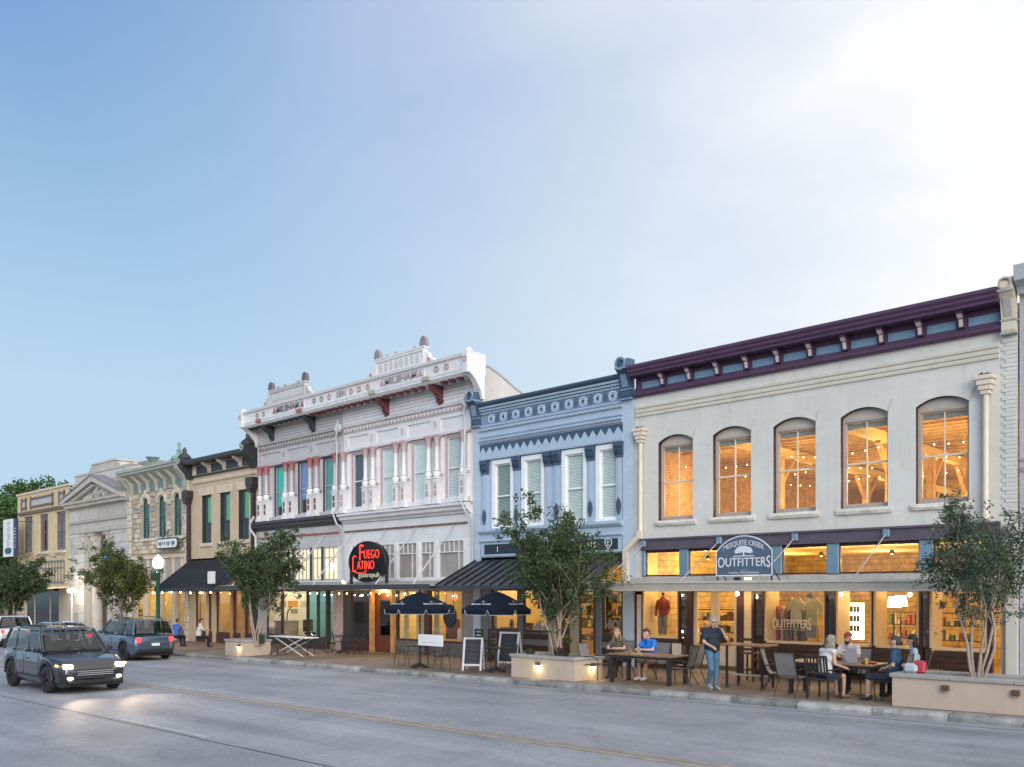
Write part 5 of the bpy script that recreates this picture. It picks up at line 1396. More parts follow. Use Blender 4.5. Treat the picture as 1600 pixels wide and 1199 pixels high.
for x in (-44.75,-42.25):
    q = MB(); q.lathe([(.42,-.9),(.42,-.7),(.36,-.6),(.35,2),(.30,5.4)],(x,.55,0),16); q.build('column', bank, B6)
    q = MB(); q.lathe([(.31,5.4),(.34,5.5),(.33,5.6),(.46,5.95),(.5,6.1)],(x,.55,0),10); q.box(x-.5,x+.5,.05,1.05,6.1,6.3)
    for k in range(8): q.ball((x+.42*math.cos(k*.785),.55+.42*math.sin(k*.785),5.85),(.09,.09,.16),6)
    q.build('column_capital', bank, B6)
q = MB(); q.prof([(.34,8.4),(.34,10.3),(20,10.0),(20,8.4)],X0+.1,X1-.1)
q.box(X0,X1,.28,.6,10.3,10.42); q.prism_y([(X0+2.4,10.42),(X0+2.7,10.75),(X0+3.2,10.85),(X1-3.0,10.85),(X1-2.4,10.75),(X1-2.0,10.42)],.34,1.6); q.box(X0+2.9,X1-2.7,.3,1.6,10.85,10.95); q.build('attic_parapet', bank, B6)
for i in range(7):
    a_ = X0+.1+i*1.34; q = MB(); q.cbox(a_+.01,a_+1.33,.31,.34,9.7,10.28,.01); q.build('attic_block', rr_.choice(banks), B6)
q = MB(); q.box(X1-2.6,X1-.1,1.5,3,10.3,10.75); q.build('roof_block', bankd, B6)
q = MB(); q.lathe([(.09,-.5),(.06,.3),(.05,2.6)],(-45.9,-.7,0),8); q.build('lamp_post', WHITEP, B6)
q = MB(); q.bar((-46.5,-.7,2.55),(-45.3,-.7,2.55),.06)
q.build('lamp_arm', WHITEP, B6)
for x in (-46.4,-45.4):
    q = MB(); q.ball((x,-.7,2.42),.14,8); q.build('lamp_globe', glow('white_globe_glow', (1,.93,.78), 14), B6)
    lamp('globe_light', (x,-1.0,2.42), 55, (1,.85,.6), .12, B6)
q = MB(); q.box(-40.2,-39.2,-.9,-.82,4.2,4.9); q.build('blue_sign', glow('blue_neon', (.03,.3,.9), 1.2), B6)

# ================================================================== YELLOW BUILDING at the far end
yelw = M('pale_yellow_render', (.60,.475,.29), .7, .1, 1, .15, 20, streak=.12)
brnt = M('umber_trim_paint', (.16,.105,.085), .55, .2, 3)
B7 = thing('shop_building', 'pale yellow two storey building with umber framed name panels at the far end', 'building', (-53.6, 0, 0))
X0, X1 = -59.0, -48.25
OP = [(-57.6,-55.7,5.3,8.05),(-54.3,-52.4,5.3,8.05),(-50.95,-49.0,5.3,8.05)]
q = MB(); q.wall(X0, X1, 2.6, 9.75, OP, 0, .3); q.build('front_wall', yelw, B7)
shell(B7, X0, X1, 9.7, 9.2, 20, yelw, roofm)
q = MB(); q.box(X0-.08,X1,-.08,.35,9.75,9.9); q.build('coping', tanl, B7)
room(B7, X0+.3, X1-.3, .5, 6, 4.3, 8.6, [darkroom]*5, 'upper_room')
for a, b, c, d in OP:
    fo = sash(B7, a, b, c, d, .12, M('grey_brown_sash', (.20,.17,.17), .5, .1), 3, .12, .5)
    q = MB(); q.quad((a+.7,.3,c),(b-.7,.3,c),(b-.7,.3,d),(a+.7,.3,d)); q.build('curtain', M('lilac_curtain', (.33,.33,.42), .7, .1), fo)
    q = MB(); q.cbox(a-.15,b+.15,-.14,-.001,c-.2,c-.01,.02); q.build('window_sill', tanl, B7)
q = MB(); q.prof([(0,8.2),(-.14,8.2),(-.16,8.42),(0,8.46)],X0+.5,X1-.5); q.build('string_course', brnt, B7)
for a, b in ((-58.0,-56.9),(-56.0,-51.3),(-50.2,-49.1)):
    q = MB(); q.box(a,b,-.08,-.001,9.25,9.4); q.box(a,b,-.08,-.001,8.65,8.8); q.box(a,a+.18,-.09,-.001,8.55,9.5); q.box(b-.18,b,-.09,-.001,8.55,9.5); q.build('name_panel_frame', brnt, B7)
    q = MB(); q.box(a+.18,b-.18,-.03,-.001,8.8,9.25); q.build('name_panel', M('greyish_name_panel', (.48,.47,.46), .7, .3, 6), B7)
q = MB()
for a, b in ((-57.0,-49.2),):
    for z in (2.95, 4.45): q.box(a,b,-.06,-.001,z,z+.14)
    for i in range(14): q.box(a+i*(b-a)/13-.05,a+i*(b-a)/13+.05,-.05,-.001,3.09,4.45)
    q.box(a,b,-.05,-.001,4.0,4.08)
q.build('transom_grid', M('grey_green_grid', (.16,.18,.17), .5, .2), B7, None, 'stuff')
q = MB(); q.prof([(-.03,2.62),(-1.8,2.5),(-1.8,2.6),(-.03,2.74)],X0,X1); q.build('canopy', tanl, B7)
q = MB(); q.box(-56.8,-50.2,-.01,.05,-.7,2.4); q.build('dark_shopfront', M('near_black_glass', (.012,.01,.01), .15, .1), B7)
for a, b in ((X0,-56.8),(-50.2,X1),(-55.2,-55.0),(-52,-51.8)):
    q = MB(); q.box(a,b,-.03,.2,-.8,2.6); q.build('shopfront_pier', tanl, B7)
for x in (-58.5,-56.4,-53.8,-51.4,-49.2):
    q = MB(); q.tube([(x,0,4.9),(x,-.4,4.95),(x-.1,-.6,4.8)],.03,6); q.lathe([(.03,0),(.12,-.14)],(x-.1,-.6,4.85),8); q.build('gooseneck_lamp', brnt, B7)

# banner sign, a blue-grey house beyond, neighbour on the right
bs = thing('blade_sign', 'tall white banner sign reading truecore fitness beside the yellow building', 'sign', (-57.4, -1.0, 5.0))
q = MB(); xa, xb = FX(6,-1.0), FX(22,-1.0); xc_ = FX(27.5,-1.0)
q.box(xa,xb,-1.05,-.95,5.0,7.85); q.build('sign_panel', WHITEP, bs)
q = MB(); q.box(xb,xc_,-1.05,-.95,5.0,7.85); q.build('sign_stripe', M('navy_banner_stripe', (.02,.025,.09), .5, .1), bs)
q = MB(); q.bar((xc_,-1,7.6),(-55.5,-.0,7.6),.06); q.bar((xc_,-1,5.2),(-55.5,-.0,5.2),.06); q.build('sign_bracket', BLACK, bs)
q = MB(); wv = xb-xa
q.disc_y((xa+wv/2,5.45), wv*.34, .26, -1.056, -1.051, 16)
q.build('sign_roundel', M('petrol_blue_print', (.02,.09,.13), .5, .1), bs)
q = MB(); vs, fs = text_mb('truecore', size=.62, extrude=.003)
q.add([(xa+wv*.5-y*1.9, -1.055-z, 6.75+x*.82) for x, y, z in vs], fs); q.build('sign_lettering', M('grey_teal_print', (.16,.30,.33), .5, .1), bs)
q = MB(); vs, fs = text_mb('FITNESS', size=.3, extrude=.003, spacing=1.9)
q.add([((xb+xc_)/2-y*2.0, -1.055-z, 6.4+x*.8) for x, y, z in vs], fs); q.build('stripe_lettering', WHITEP, bs)
bh = thing('distant_building', 'blue grey house front half hidden by trees at the far left', 'building', (-70, 3, 0))
HX = FX(0,9.0)
q = MB(); q.box(HX-8,HX,2,9,-1,9.6); q.build('wall', M('blue_grey_boarding', (.30,.38,.46), .7, .1, 2), bh)
q = MB(); q.prism_y([(HX-8.3,9.6),(HX+.3,9.6),(HX-4,11.2)],1.6,9.3); q.build('roof', M('brown_roof', (.2,.14,.12), .8, .2), bh)
for x in (HX-6,HX-3.4,HX-1.3):
    q = MB(); q.box(x,x+.9,1.94,1.999,6,7.8); q.build('window', M('dark_plain_glass', (.05,.06,.07), .1, .1), bh)

B0 = thing('shop_building', 'grey white brick building only just in view at the far right edge', 'building', (13, 0, 0))
greyb = M('grey_white_painted_brick', (.44,.44,.47), .65, .08, 1, .25, 20, brick=(.22,.075,.006,.9))
q = MB(); q.wall(11.16, 17, -.3, 9.7, [(12.4,13.6,4.6,7.2),(14.6,15.8,4.6,7.2),(12.2,16,.6,3)], -.02, .3); q.build('front_wall', greyb, B0)
shell(B0, 11.16, 17, 9.7, 9.2, 20, greyb, roofm)
for a in (12.4, 14.6): sash(B0, a, a+1.2, 4.6, 7.2, .1, WHITEP, 1)
room(B0, 11.5, 16.7, .35, 6, .3, 9, [darkroom]*5, 'inner_room')
q = MB(); q.prof([(0,9.35),(-.2,9.35),(-.25,9.5),(-.5,9.6),(-.55,9.95),(0,10.05)], 11.16, 17); q.build('cornice', greyb, B0)
q = MB(); q.box(11.2,16.9,-.06,-.021,5.2,5.3); q.box(11.2,16.9,-.06,-.021,5.45,5.52); q.build('string_course', M('grey_string_course', (.3,.3,.33), .6, .1), B0)
# ================================================================== TREES
def leaf_mat(name, col, t=.25):
    m = bpy.data.materials.new(name); m.use_nodes = True
    tr = m.node_tree; b = tr.nodes['Principled BSDF']
    oi = nd(tr, 'ShaderNodeTexNoise', Scale=1.1, Detail=3.0)
    tcn = tr.nodes.new('ShaderNodeTexCoord'); tr.links.new(tcn.outputs['Object'], oi.inputs['Vector'])
    wn = tr.nodes.new('ShaderNodeTexWhiteNoise'); geo = tr.nodes.new('ShaderNodeNewGeometry')
    tr.links.new(geo.outputs['Random Per Island'], wn.inputs['W']) if 'W' in wn.inputs else None
    mx = tr.nodes.new('ShaderNodeMix'); mx.data_type = 'RGBA'
    tr.links.new(geo.outputs['Random Per Island'], mx.inputs['Factor'])
    mx.inputs['A'].default_value = (col[0]*.55, col[1]*.6, col[2]*.6, 1); mx.inputs['B'].default_value = (col[0]*1.6, col[1]*1.45, col[2]*1.3, 1)
    tr.links.new(mx.outputs['Result'], b.inputs['Base Color'])
    b.inputs['Roughness'].default_value = .5
    tl = tr.nodes.new('ShaderNodeBsdfTranslucent'); tr.links.new(mx.outputs['Result'], tl.inputs[0])
    ms = tr.nodes.new('ShaderNodeMixShader'); ms.inputs[0].default_value = t
    o = tr.nodes['Material Output']
    tr.links.new(b.outputs[0], ms.inputs[1]); tr.links.new(tl.outputs[0], ms.inputs[2]); tr.links.new(ms.outputs[0], o.inputs['Surface'])
    return m
leafm = leaf_mat('crape_myrtle_leaf', (.062,.102,.042), .35)
leafg = leaf_mat('grey_green_leaf', (.08,.12,.075), .35)
leafh = leaf_mat('hill_tree_leaf', (.055,.12,.025))
leafhd = leaf_mat('dark_hill_leaf', (.04,.085,.028))
bark = M('pale_smooth_bark', (.38,.30,.23), .75, .3, 6, .3, 40)
barkd = M('dark_bark', (.10,.08,.06), .9, .3, 6, .4, 30)
def leaf(mb, p, s, rnd):
    """one leaf: two triangles folded along the midrib"""
    d = Vector((rnd.gauss(0,1), rnd.gauss(0,1), rnd.gauss(0,.7)-.15)).normalized()
    a = d.cross(Vector((rnd.gauss(0,1), rnd.gauss(0,1), rnd.gauss(0,1)))).normalized()
    n = d.cross(a)
    p = Vector(p); w_ = s*.27
    mb.add([tuple(p), tuple(p+d*s*.5+a*w_+n*s*.08), tuple(p+d*s), tuple(p+d*s*.5-a*w_+n*s*.08)], [(0,1,2),(0,2,3)])
def myrtle(label, loc, top, zlo, width, seed, stems=6, lm=None, leaves=9000, lsize=.11, lean=0.0, density=.62, lower=0.0):
    """multi stemmed small tree: stems fork twice or three times, leaves clump round the twigs; fitted to height top and crown width"""
    lm = lm or leafm; rnd = random.Random(seed)
    root = thing('crape_myrtle', label, 'tree', loc, 'crape myrtles along the kerb')
    limbs = []
    def limb(p, d, L, r, depth):
        pts = [Vector(p)]; q_ = Vector(p); dd = Vector(d); k = 4 if depth < 2 else 3; rs = [r]
        for i in range(k):
            dd = (dd+Vector((rnd.gauss(0,.12), rnd.gauss(0,.12), .07))).normalized()
            q_ = q_+dd*(L/k); pts.append(q_.copy()); rs.append(r*(1-.4*(i+1)/k))
        limbs.append((pts, rs, depth))
        if depth < 3:
            for j in range(3 if depth < 2 else 2):
                t = dd+Vector((rnd.gauss(0,.5), rnd.gauss(0,.5), rnd.uniform(-.1,.4)))
                limb(q_ if j < 2 else pts[-2], t.normalized(), L*rnd.uniform(.5,.8), rs[-1]*.75, depth+1)
    for i in range(stems):
        a = 2*math.pi*i/stems+rnd.uniform(-.3,.3); sp = rnd.uniform(.06,.22)
        limb((.09*math.cos(a), .09*math.sin(a), 0), Vector((math.cos(a)*sp+lean, math.sin(a)*sp, 1)).normalized(), 1.5*rnd.uniform(.9,1.1), .036, 0)
    zt = max(p.z for L in limbs for p in L[0]); xs = sorted(p.x for L in limbs for p in L[0] if L[2] > 1); ys = sorted(p.y for L in limbs for p in L[0] if L[2] > 1)
    c = lambda v, f: v[int(f*(len(v)-1))]
    kz = top*.96/zt; kx = width*.86/(c(xs,.97)-c(xs,.03)); ky = width*.8/(c(ys,.97)-c(ys,.03))
    xm = (c(xs,.97)+c(xs,.03))/2*kx; ym = (c(ys,.97)+c(ys,.03))/2*ky
    def fit(p):
        f = min(1, max(0, p.z/zt)); g_ = f**.8
        return Vector((p.x*(1+(kx-1)*g_)-xm*g_*.8, p.y*(1+(ky-1)*g_)-ym*g_*.8, p.z*kz))
    tr = MB(); tips = []
    for pts, rs, dp in limbs:
        P_ = [fit(p) for p in pts]
        tr.tube(P_, rs, 7 if dp == 0 else (5 if dp < 2 else 4), 0, False)
        if dp >= 1: tips += [(p, dp) for p in P_[1:]]
    tr.build('trunk', bark, root).matrix_parent_inverse = Matrix.Identity(4)
    cl_ = []
    for t, dp in tips:
        if t.z < zlo-lower*rnd.random(): continue
        if rnd.random() < density: cl_.append((t+Vector((rnd.gauss(0,.08),rnd.gauss(0,.08),rnd.gauss(.03,.08))), rnd.uniform(.10,.30)))
    for i in range(len(cl_)//2):                       # drooping and hanging sprays
        t, r_ = rnd.choice(cl_); cl_.append((t+Vector((rnd.gauss(0,.2),rnd.gauss(0,.2),-rnd.uniform(.05,.35))), rnd.uniform(.08,.22)))
    cr = MB(); per = max(4, leaves/max(1,len(cl_)))
    for cc, rad in cl_:
        for i in range(int(per*rnd.uniform(.3,1.7))):
            v = Vector((rnd.gauss(0,1),rnd.gauss(0,1),rnd.gauss(0,.85)))
            leaf(cr, cc+v.normalized()*rad*rnd.random()**.45, lsize*rnd.uniform(.55,1.2), rnd)
    cr.build('crown', lm, root).matrix_parent_inverse = Matrix.Identity(4)
    return root
myrtle('dense multi stemmed crape myrtle in the planter before the pale blue building', (.62,-4.5,.42+gz(.4)), 4.75, 1.35, 2.7, 21, 8, leafm, 27000, .10, 0, .68, .3)
myrtle('airy grey green crape myrtle in the planter at the right edge', (FX(1527,-4.45),-4.45,.5+gz(11)), 3.85, 1.4, 1.75, 5, 5, leafg, 13000, .08, .0, .6, .25)
myrtle('dark crape myrtle with two forked crowns in front of the tan building', (FX(402,-4.5),-4.5,.42+gz(-16)), 4.85, 1.3, 3.3, 8, 7, leafm, 22000, .12, 0, .62)
myrtle('broad crape myrtle standing before the bank and the limestone front', (FX(186,-4.6),-4.6,.4+gz(-30)), 5.2, 1.5, 4.0, 31, 7, leaf_mat('yellow_green_leaf', (.10,.13,.045), .4), 17000, .15)
myrtle('crape myrtle at the left edge in front of the yellow building', (FX(20,-4.6),-4.6,.3+gz(-47)), 5.0, 1.4, 4.2, 14, 6, leafm, 14000, .19)
# trees on the rise behind the far buildings
def round_tree(label, loc, h, r, seed, lm, n=5200):
    rnd = random.Random(seed)
    root = thing('oak_tree', label, 'tree', loc, 'oaks behind the far buildings')
    t = MB(); t.tube([(0,0,-.5),(.1,0,h*.3),(0,.1,h*.55)],[.35,.28,.16],8)
    for k in range(6):
        a = k*1.05+rnd.random(); t.tube([(0,0,h*.3+.05*k),(r*.5*math.cos(a),r*.5*math.sin(a),h*.6),(r*.8*math.cos(a),r*.8*math.sin(a),h*.72)],[.16,.1,.04],5)
    t.build('trunk', barkd, root).matrix_parent_inverse = Matrix.Identity(4)
    cr = MB(); cl_ = []
    for i in range(70):
        v = Vector((rnd.gauss(0,1),rnd.gauss(0,1),rnd.gauss(0,1))).normalized()*rnd.random()**.35
        cl_.append((Vector((v.x*r, v.y*r, h*.66+v.z*h*.36)), rnd.uniform(.5,1.1)))
    for c, rad in cl_:
        for i in range(n//70):
            v = Vector((rnd.gauss(0,1),rnd.gauss(0,1),rnd.gauss(0,.8))).normalized()*rad*rnd.random()**.35
            leaf(cr, c+v, rnd.uniform(.3,.6), rnd)
    cr.build('crown', lm, root).matrix_parent_inverse = Matrix.Identity(4)
spots = [(2,9,770,'oak with a rounded crown at the left edge behind the banner sign'),(16,12,752,'bright oak on the rise above the banner sign'),(33,14,748,'bright oak rising over the left corner of the yellow parapet'),
         (52,17,743,'far oak topping the wooded rise left of centre over the yellow building'),(70,18,742,'far oak with a lumpy crown over the middle of the yellow parapet'),(90,20,743,'far oak over the right half of the yellow parapet'),
         (108,21,746,'far oak whose crown ends beside the bank parapet'),(8,4,815,'dark oak low down behind the banner sign'),(24,6,790,'dark oak filling the gap between banner and yellow building'),(44,10,765,'middle oak just above the yellow building roofline'),(62,12,760,'small oak peeping over the yellow name panels')]
for i, (px, Y, py, lb) in enumerate(spots):
    x, zt = F(px, py, Y); r = (34 if i < 7 else 26)*(zt-2.38)/(924-py)*.72
    round_tree(lb, (x, Y, gz(x)-.6), (zt-gz(x))*.98, r*.9, 40+i, leafhd if 'dark' in lb else leafh)
# ================================================================== STREET FURNITURE
buff = M('buff_planter_render', (.50,.40,.31), .75, .1, 1.2, .2, 30, streak=.12)
capm = M('grey_planter_cap', (.34,.32,.30), .8, .2, 2, .3, 20)
soil = M('dark_soil', (.03,.022,.016), .95, .3, 4, .5, 20)
wallglow = glow('warm_wall_light', (1,.78,.38), 16)
def planter(label, x0, x1, lights, y0=-5.05, y1=-3.85, h=.56, lit=True):
    g0 = gz((x0+x1)/2)
    p = thing('planter', label, 'planter', ((x0+x1)/2, (y0+y1)/2, g0), 'rendered kerbside planters')
    q = MB(); q.box(x0,x1,y0,y0+.18,g0-.1,g0+h); q.box(x0,x1,y1-.18,y1,g0-.1,g0+h); q.box(x0,x0+.18,y0+.18,y1-.18,g0-.1,g0+h); q.box(x1-.18,x1,y0+.18,y1-.18,g0-.1,g0+h); q.build('planter_wall', buff, p)
    for a, b, c, d in ((x0-.05,x1+.05,y0-.05,y0+.24),(x0-.05,x1+.05,y1-.24,y1+.05),(x0-.05,x0+.24,y0+.245,y1-.245),(x1-.24,x1+.05,y0+.245,y1-.245)):
        n = max(1, int((b-a)/1.0))
        for k in range(n):
            q = MB(); q.cbox(a+(b-a)*k/n+.003,a+(b-a)*(k+1)/n-.003,c,d,g0+h,g0+h+.085,.014); q.build('cap_stone', capm, p)
    q = MB(); q.box(x0+.18,x1-.18,y0+.18,y1-.18,g0,g0+h-.03); q.build('soil', soil, p)
    for (lx, ly, face) in lights:
        q = MB()
        if face == 'front': q.cbox(lx-.07,lx+.07,y0-.07,y0-.001,g0+h-.2,g0+h-.09,.01)
        else: q.cbox(x1+.001,x1+.07,ly-.07,ly+.07,g0+h-.2,g0+h-.09,.01)
        w_ = q.build('wall_light', M('brown_light_housing', (.10,.06,.04), .5, .2), p)
        q = MB()
        if face == 'front': q.box(lx-.05,lx+.05,y0-.075,y0-.015,g0+h-.222,g0+h-.202)
        else: q.box(x1+.015,x1+.075,ly-.05,ly+.05,g0+h-.222,g0+h-.202)
        q.build('light_lens', wallglow if lit else M('dull_lens', (.3,.2,.15), .4, .1), w_)
        if lit:
            lamp('wall_light_lamp', (lx, y0-.09, g0+h-.26) if face == 'front' else (x1+.09, ly, g0+h-.26), 3.2, (1,.78,.36), .03, p)
    return p
planter('long buff planter with two lit wall lamps under the dense crape myrtle', FX(799,-5.05), FX(898,-5.05), [(FX(841,-5.05),0,'front'),(0,-4.3,'side')])
planter('buff planter at the right edge under the airy grey green crape myrtle', FX(1394,-5.05), 14.6, [(FX(1478,-5.05),0,'front'),(FX(1588,-5.05),0,'front')], h=.56, lit=False)
planter('buff planter under the forked dark crape myrtle near the white folding table', FX(352,-5.05), FX(423,-3.85), [(FX(374,-5.05),0,'front')])
planter('buff planter at the foot of the broad crape myrtle by the street lamp', FX(166,-5.05), FX(226,-3.85), [(FX(205,-5.05),0,'front')])
planter('buff planter farthest left under the crape myrtle before the yellow building', FX(-12,-5.05), FX(45,-5.05), [], h=.5)
# low planting in the planters
def tuft(label, x, y, z, n, r, h, seed, m, name='ornamental_grass', cat='plant', grp='low plants in the planters'):
    rnd = random.Random(seed); q = MB()
    for i in range(n):
        a = rnd.uniform(0,6.28); rr = r*rnd.random()**.6; l = h*rnd.uniform(.5,1.1); ln = rnd.uniform(.1,.5)*l
        b = Vector((x+rr*.4*math.cos(a), y+rr*.4*math.sin(a), z)); mid = b+Vector((math.cos(a)*ln*.5, math.sin(a)*ln*.5, l*.7)); tp = b+Vector((math.cos(a)*ln*1.2, math.sin(a)*ln*1.2, l*.9))
        w_ = Vector((-math.sin(a), math.cos(a), 0))*.012
        q.add([tuple(b-w_),tuple(b+w_),tuple(mid+w_),tuple(mid-w_),tuple(tp)],[(0,1,2,3),(3,2,4)])
    o = q.build(name, m, None); tag(o, label, cat, grp); return o
tuft('dark reddish tuft of grass at the stems of the dense crape myrtle', .75,-4.5,.46,180,.45,.42,3, M('dark_red_green_blade', (.06,.03,.025), .6, .4, 8))
tuft('small green tuft at the left end of the planter before the blue shop', -.35,-4.6,.46,90,.25,.3,5, leafm)
tuft('grey green tuft among the stems of the forked dark crape myrtle', FX(405,-4.4),-4.4,.24,160,.5,.5,6, leafg)

# ---- chairs, tables
frame = M('bronze_chair_frame', (.05,.043,.04), .4, .2, metal=.4)
sling = M('grey_sling_fabric', (.20,.18,.175), .75, .12, 8, .1, 120)
slingd = M('dark_sling_fabric', (.045,.04,.045), .75, .12, 8)
def sling_chair(m=sling):
    t = thing('sling_chair', 'sling chair', 'chair')
    I = Matrix.Identity(4)
    def B(mb, n, mm): o = mb.build(n, mm, t); o.matrix_parent_inverse = I; return o
    q = MB()                                           # one piece back and seat sling
    P = [(.0,-.24,.44),(.0,-.02,.415),(.0,.2,.42),(.0,.27,.5),(.0,.36,.75),(.0,.42,.98)]
    vs = []; fs = []
    for i, p in enumerate(P): vs += [(-.235,p[1],p[2]),(.235,p[1],p[2])]
    for i in range(2): fs.append((2*i,2*i+1,2*i+3,2*i+2))
    q.add(vs[:6], fs); s_ = q
    o = MB(); th = .012
    def slab(pts):
        m_ = MB(); n = len(pts)
        for (a, b) in zip(pts[:-1], pts[1:]):
            d = (Vector(b)-Vector(a)).normalized(); nn = Vector((0,-d.z,d.y))*th
            m_.add([(-.235,a[1],a[2]),(.235,a[1],a[2]),(.235,b[1],b[2]),(-.235,b[1],b[2]),(-.235,a[1]+nn.y,a[2]+nn.z),(.235,a[1]+nn.y,a[2]+nn.z),(.235,b[1]+nn.y,b[2]+nn.z),(-.235,b[1]+nn.y,b[2]+nn.z)],[(0,1,2,3),(7,6,5,4),(0,4,5,1),(1,5,6,2),(2,6,7,3),(3,7,4,0)])
        return m_
    B(slab(P[:3]), 'seat', m); B(slab(P[2:]), 'backrest', m)
    for sx in (-1,1):
        x = sx*.25
        q = MB(); q.tube([(x,-.25,.44),(x,.2,.42),(x,.27,.5),(x,.36,.75),(x,.43,1.0)], .014, 6); B(q, 'side_rail', frame)
        q = MB(); q.tube([(x,-.22,.0),(x*1.04,-.25,.44),(x*1.1,-.24,.58),(x*1.12,-.14,.645),(x*1.12,.1,.65),(x*1.08,.3,.62)], .014, 6); B(q, 'front_leg', frame)
        q = MB(); q.tube([(x,.42,.0),(x,.26,.25),(x,.17,.42)], .014, 6); B(q, 'rear_leg', frame)
    q = MB(); q.tube([(-.25,.43,1.0),(.25,.43,1.0)], .014, 6); B(q, 'top_rail', frame)
    q = MB(); q.tube([(-.25,-.22,.42),(.25,-.22,.42)], .012, 6); B(q, 'cross_rail', frame)
    return t
def slat_chair():
    t = thing('slat_back_chair', 'slat chair', 'chair'); I = Matrix.Identity(4)
    def B(mb, n, mm=frame): o = mb.build(n, mm, t); o.matrix_parent_inverse = I; return o
    q = MB(); q.cbox(-.25,.25,-.25,.22,.42,.45,.01); B(q,'seat',slingd)
    for sx in (-1,1):
        q = MB(); q.bar((sx*.26,.24,0),(sx*.26,.24,.45),.035); q.bar((sx*.26,.24,.45),(sx*.26,.33,.95),.035); B(q,'rear_leg')
        q = MB(); q.bar((sx*.26,-.24,0),(sx*.26,-.24,.64),.035); B(q,'front_leg')
        q = MB(); q.bar((sx*.26,-.26,.65),(sx*.26,.28,.65),.045,.025); B(q,'armrest')
    q = MB(); q.bar((-.26,.33,.94),(.26,.33,.94),.035,.05); B(q,'top_rail')
    q = MB(); q.bar((-.26,.27,.58),(.26,.27,.58),.03,.04); B(q,'lower_rail')
    for k in range(6):
        x = -.2+.08*k; q = MB(); q.bar((x,.27,.58),(x,.33,.94),.035,.012); B(q,'slat')
    return t
def bistro_chair():
    t = thing('bistro_chair', 'bistro chair', 'chair'); I = Matrix.Identity(4)
    def B(mb, n, mm=BLACK): o = mb.build(n, mm, t); o.matrix_parent_inverse = I; return o
    q = MB(); q.lathe([(.02,.44),(.2,.44),(.215,.45),(.2,.46),(.02,.46)],(0,0,0),14); B(q,'seat')
    for sx in (-1,1):
        q = MB(); q.tube([(sx*.2,.22,0),(sx*.16,.16,.44),(sx*.17,.2,.7),(sx*.12,.24,.86),(0,.25,.9)], .011, 5); B(q,'rear_leg')
        q = MB(); q.tube([(sx*.2,-.2,0),(sx*.15,-.13,.44)], .011, 5); B(q,'front_leg')
        q = MB(); q.tube([(sx*.165,.18,.6),(sx*.24,.05,.64),(sx*.2,-.12,.6),(sx*.16,-.13,.45)], .01, 5); B(q,'armrest')
    for k in (-1,0,1):
        q = MB(); q.tube([(k*.07,.16,.45),(k*.08,.2,.66),(k*.06,.24,.86)], .008, 5); B(q,'back_bar')
    q = MB(); q.tube([(-.16,.17,.5),(.16,.17,.5)], .008, 5); B(q,'cross_rail')
    return t
def metal_stool():
    t = thing('metal_stool', 'stool', 'stool'); I = Matrix.Identity(4)
    mm = M('brown_sheet_metal', (.12,.075,.06), .45, .2, metal=.3)
    def B(mb, n): o = mb.build(n, mm, t); o.matrix_parent_inverse = I; return o
    q = MB(); q.cbox(-.17,.17,-.17,.17,.43,.46,.012); q.box(-.16,.16,-.16,.16,.36,.43); B(q,'seat')
    for sx in (-1,1):
        for sy in (-1,1):
            q = MB(); q.bar((sx*.22,sy*.22,0),(sx*.14,sy*.14,.42),.045,.03); B(q,'leg')
    return t
def high_chair():
    t = thing('bar_chair', 'bar chair', 'chair'); I = Matrix.Identity(4)
    def B(mb, n, mm=WOODD): o = mb.build(n, mm, t); o.matrix_parent_inverse = I; return o
    q = MB(); q.cbox(-.2,.2,-.2,.2,.72,.76,.01); B(q,'seat')
    for sx in (-1,1):
        q = MB(); q.bar((sx*.2,.2,0),(sx*.18,.2,1.15),.04); B(q,'rear_leg')
        q = MB(); q.bar((sx*.2,-.2,0),(sx*.18,-.18,.73),.04); B(q,'front_leg')
    for z in (.85,.98,1.11): q = MB(); q.bar((-.18,.2,z),(.18,.2,z),.025,.07); B(q,'back_rail')
    for y in (-.19,.2): q = MB(); q.bar((-.19,y,.3),(.19,y,.3),.03); B(q,'stretcher')
    return t
def place(proto, first, loc, rz, label, group):
    o = proto if first else copy_tree(proto, loc, R(rz))
    o.location = loc; o.rotation_euler = (0,0,R(rz)); return tag(o, label, None, group)
GS = 'grey sling chairs at the cafe tables'
sc_ = sling_chair(); sd_ = None
def pos(px, Y): x = FX(px, Y); return (x, Y, gz(x))
# chair faces -y at rz 0
for i, (px, Y, rz, lb) in enumerate([
    (930,-4.35,97,'empty grey sling chair between the planter and the wooden table'),
    (1062,-4.2,-78,'empty grey sling chair at the right end of the wooden table'),
    (968,-3.2,2,'grey sling chair under the long haired woman behind the wooden table'),
    (1022,-3.2,-4,'grey sling chair behind the seated man in the bright blue shirt'),
    (1075,-3.3,-110,'dark backed sling chair half hidden behind the empty chair near the walking man'),
    (1240,-4.75,176,'empty grey sling chair with its back square to the street left of the slatted chair'),
    (1219,-3.9,110,'grey sling chair seen edge on at the left end of the dark table'),
    (1390,-4.25,-84,'sling chair under the man in the navy shirt beside the right planter'),
    (1424,-3.2,-70,'sling chair under the black haired woman near the right planter'),
    (1334,-2.9,0,'sling chair under the bearded man in the red cap')]):
    place(sc_, i == 0, pos(px, Y), rz, lb, GS)
sl_ = slat_chair(); place(sl_, True, pos(1287,-4.75), 172, 'dark metal chair with vertical back slats under the blonde woman in white', None)
bc_ = bistro_chair()
GB = 'black bistro chairs outside the white building'
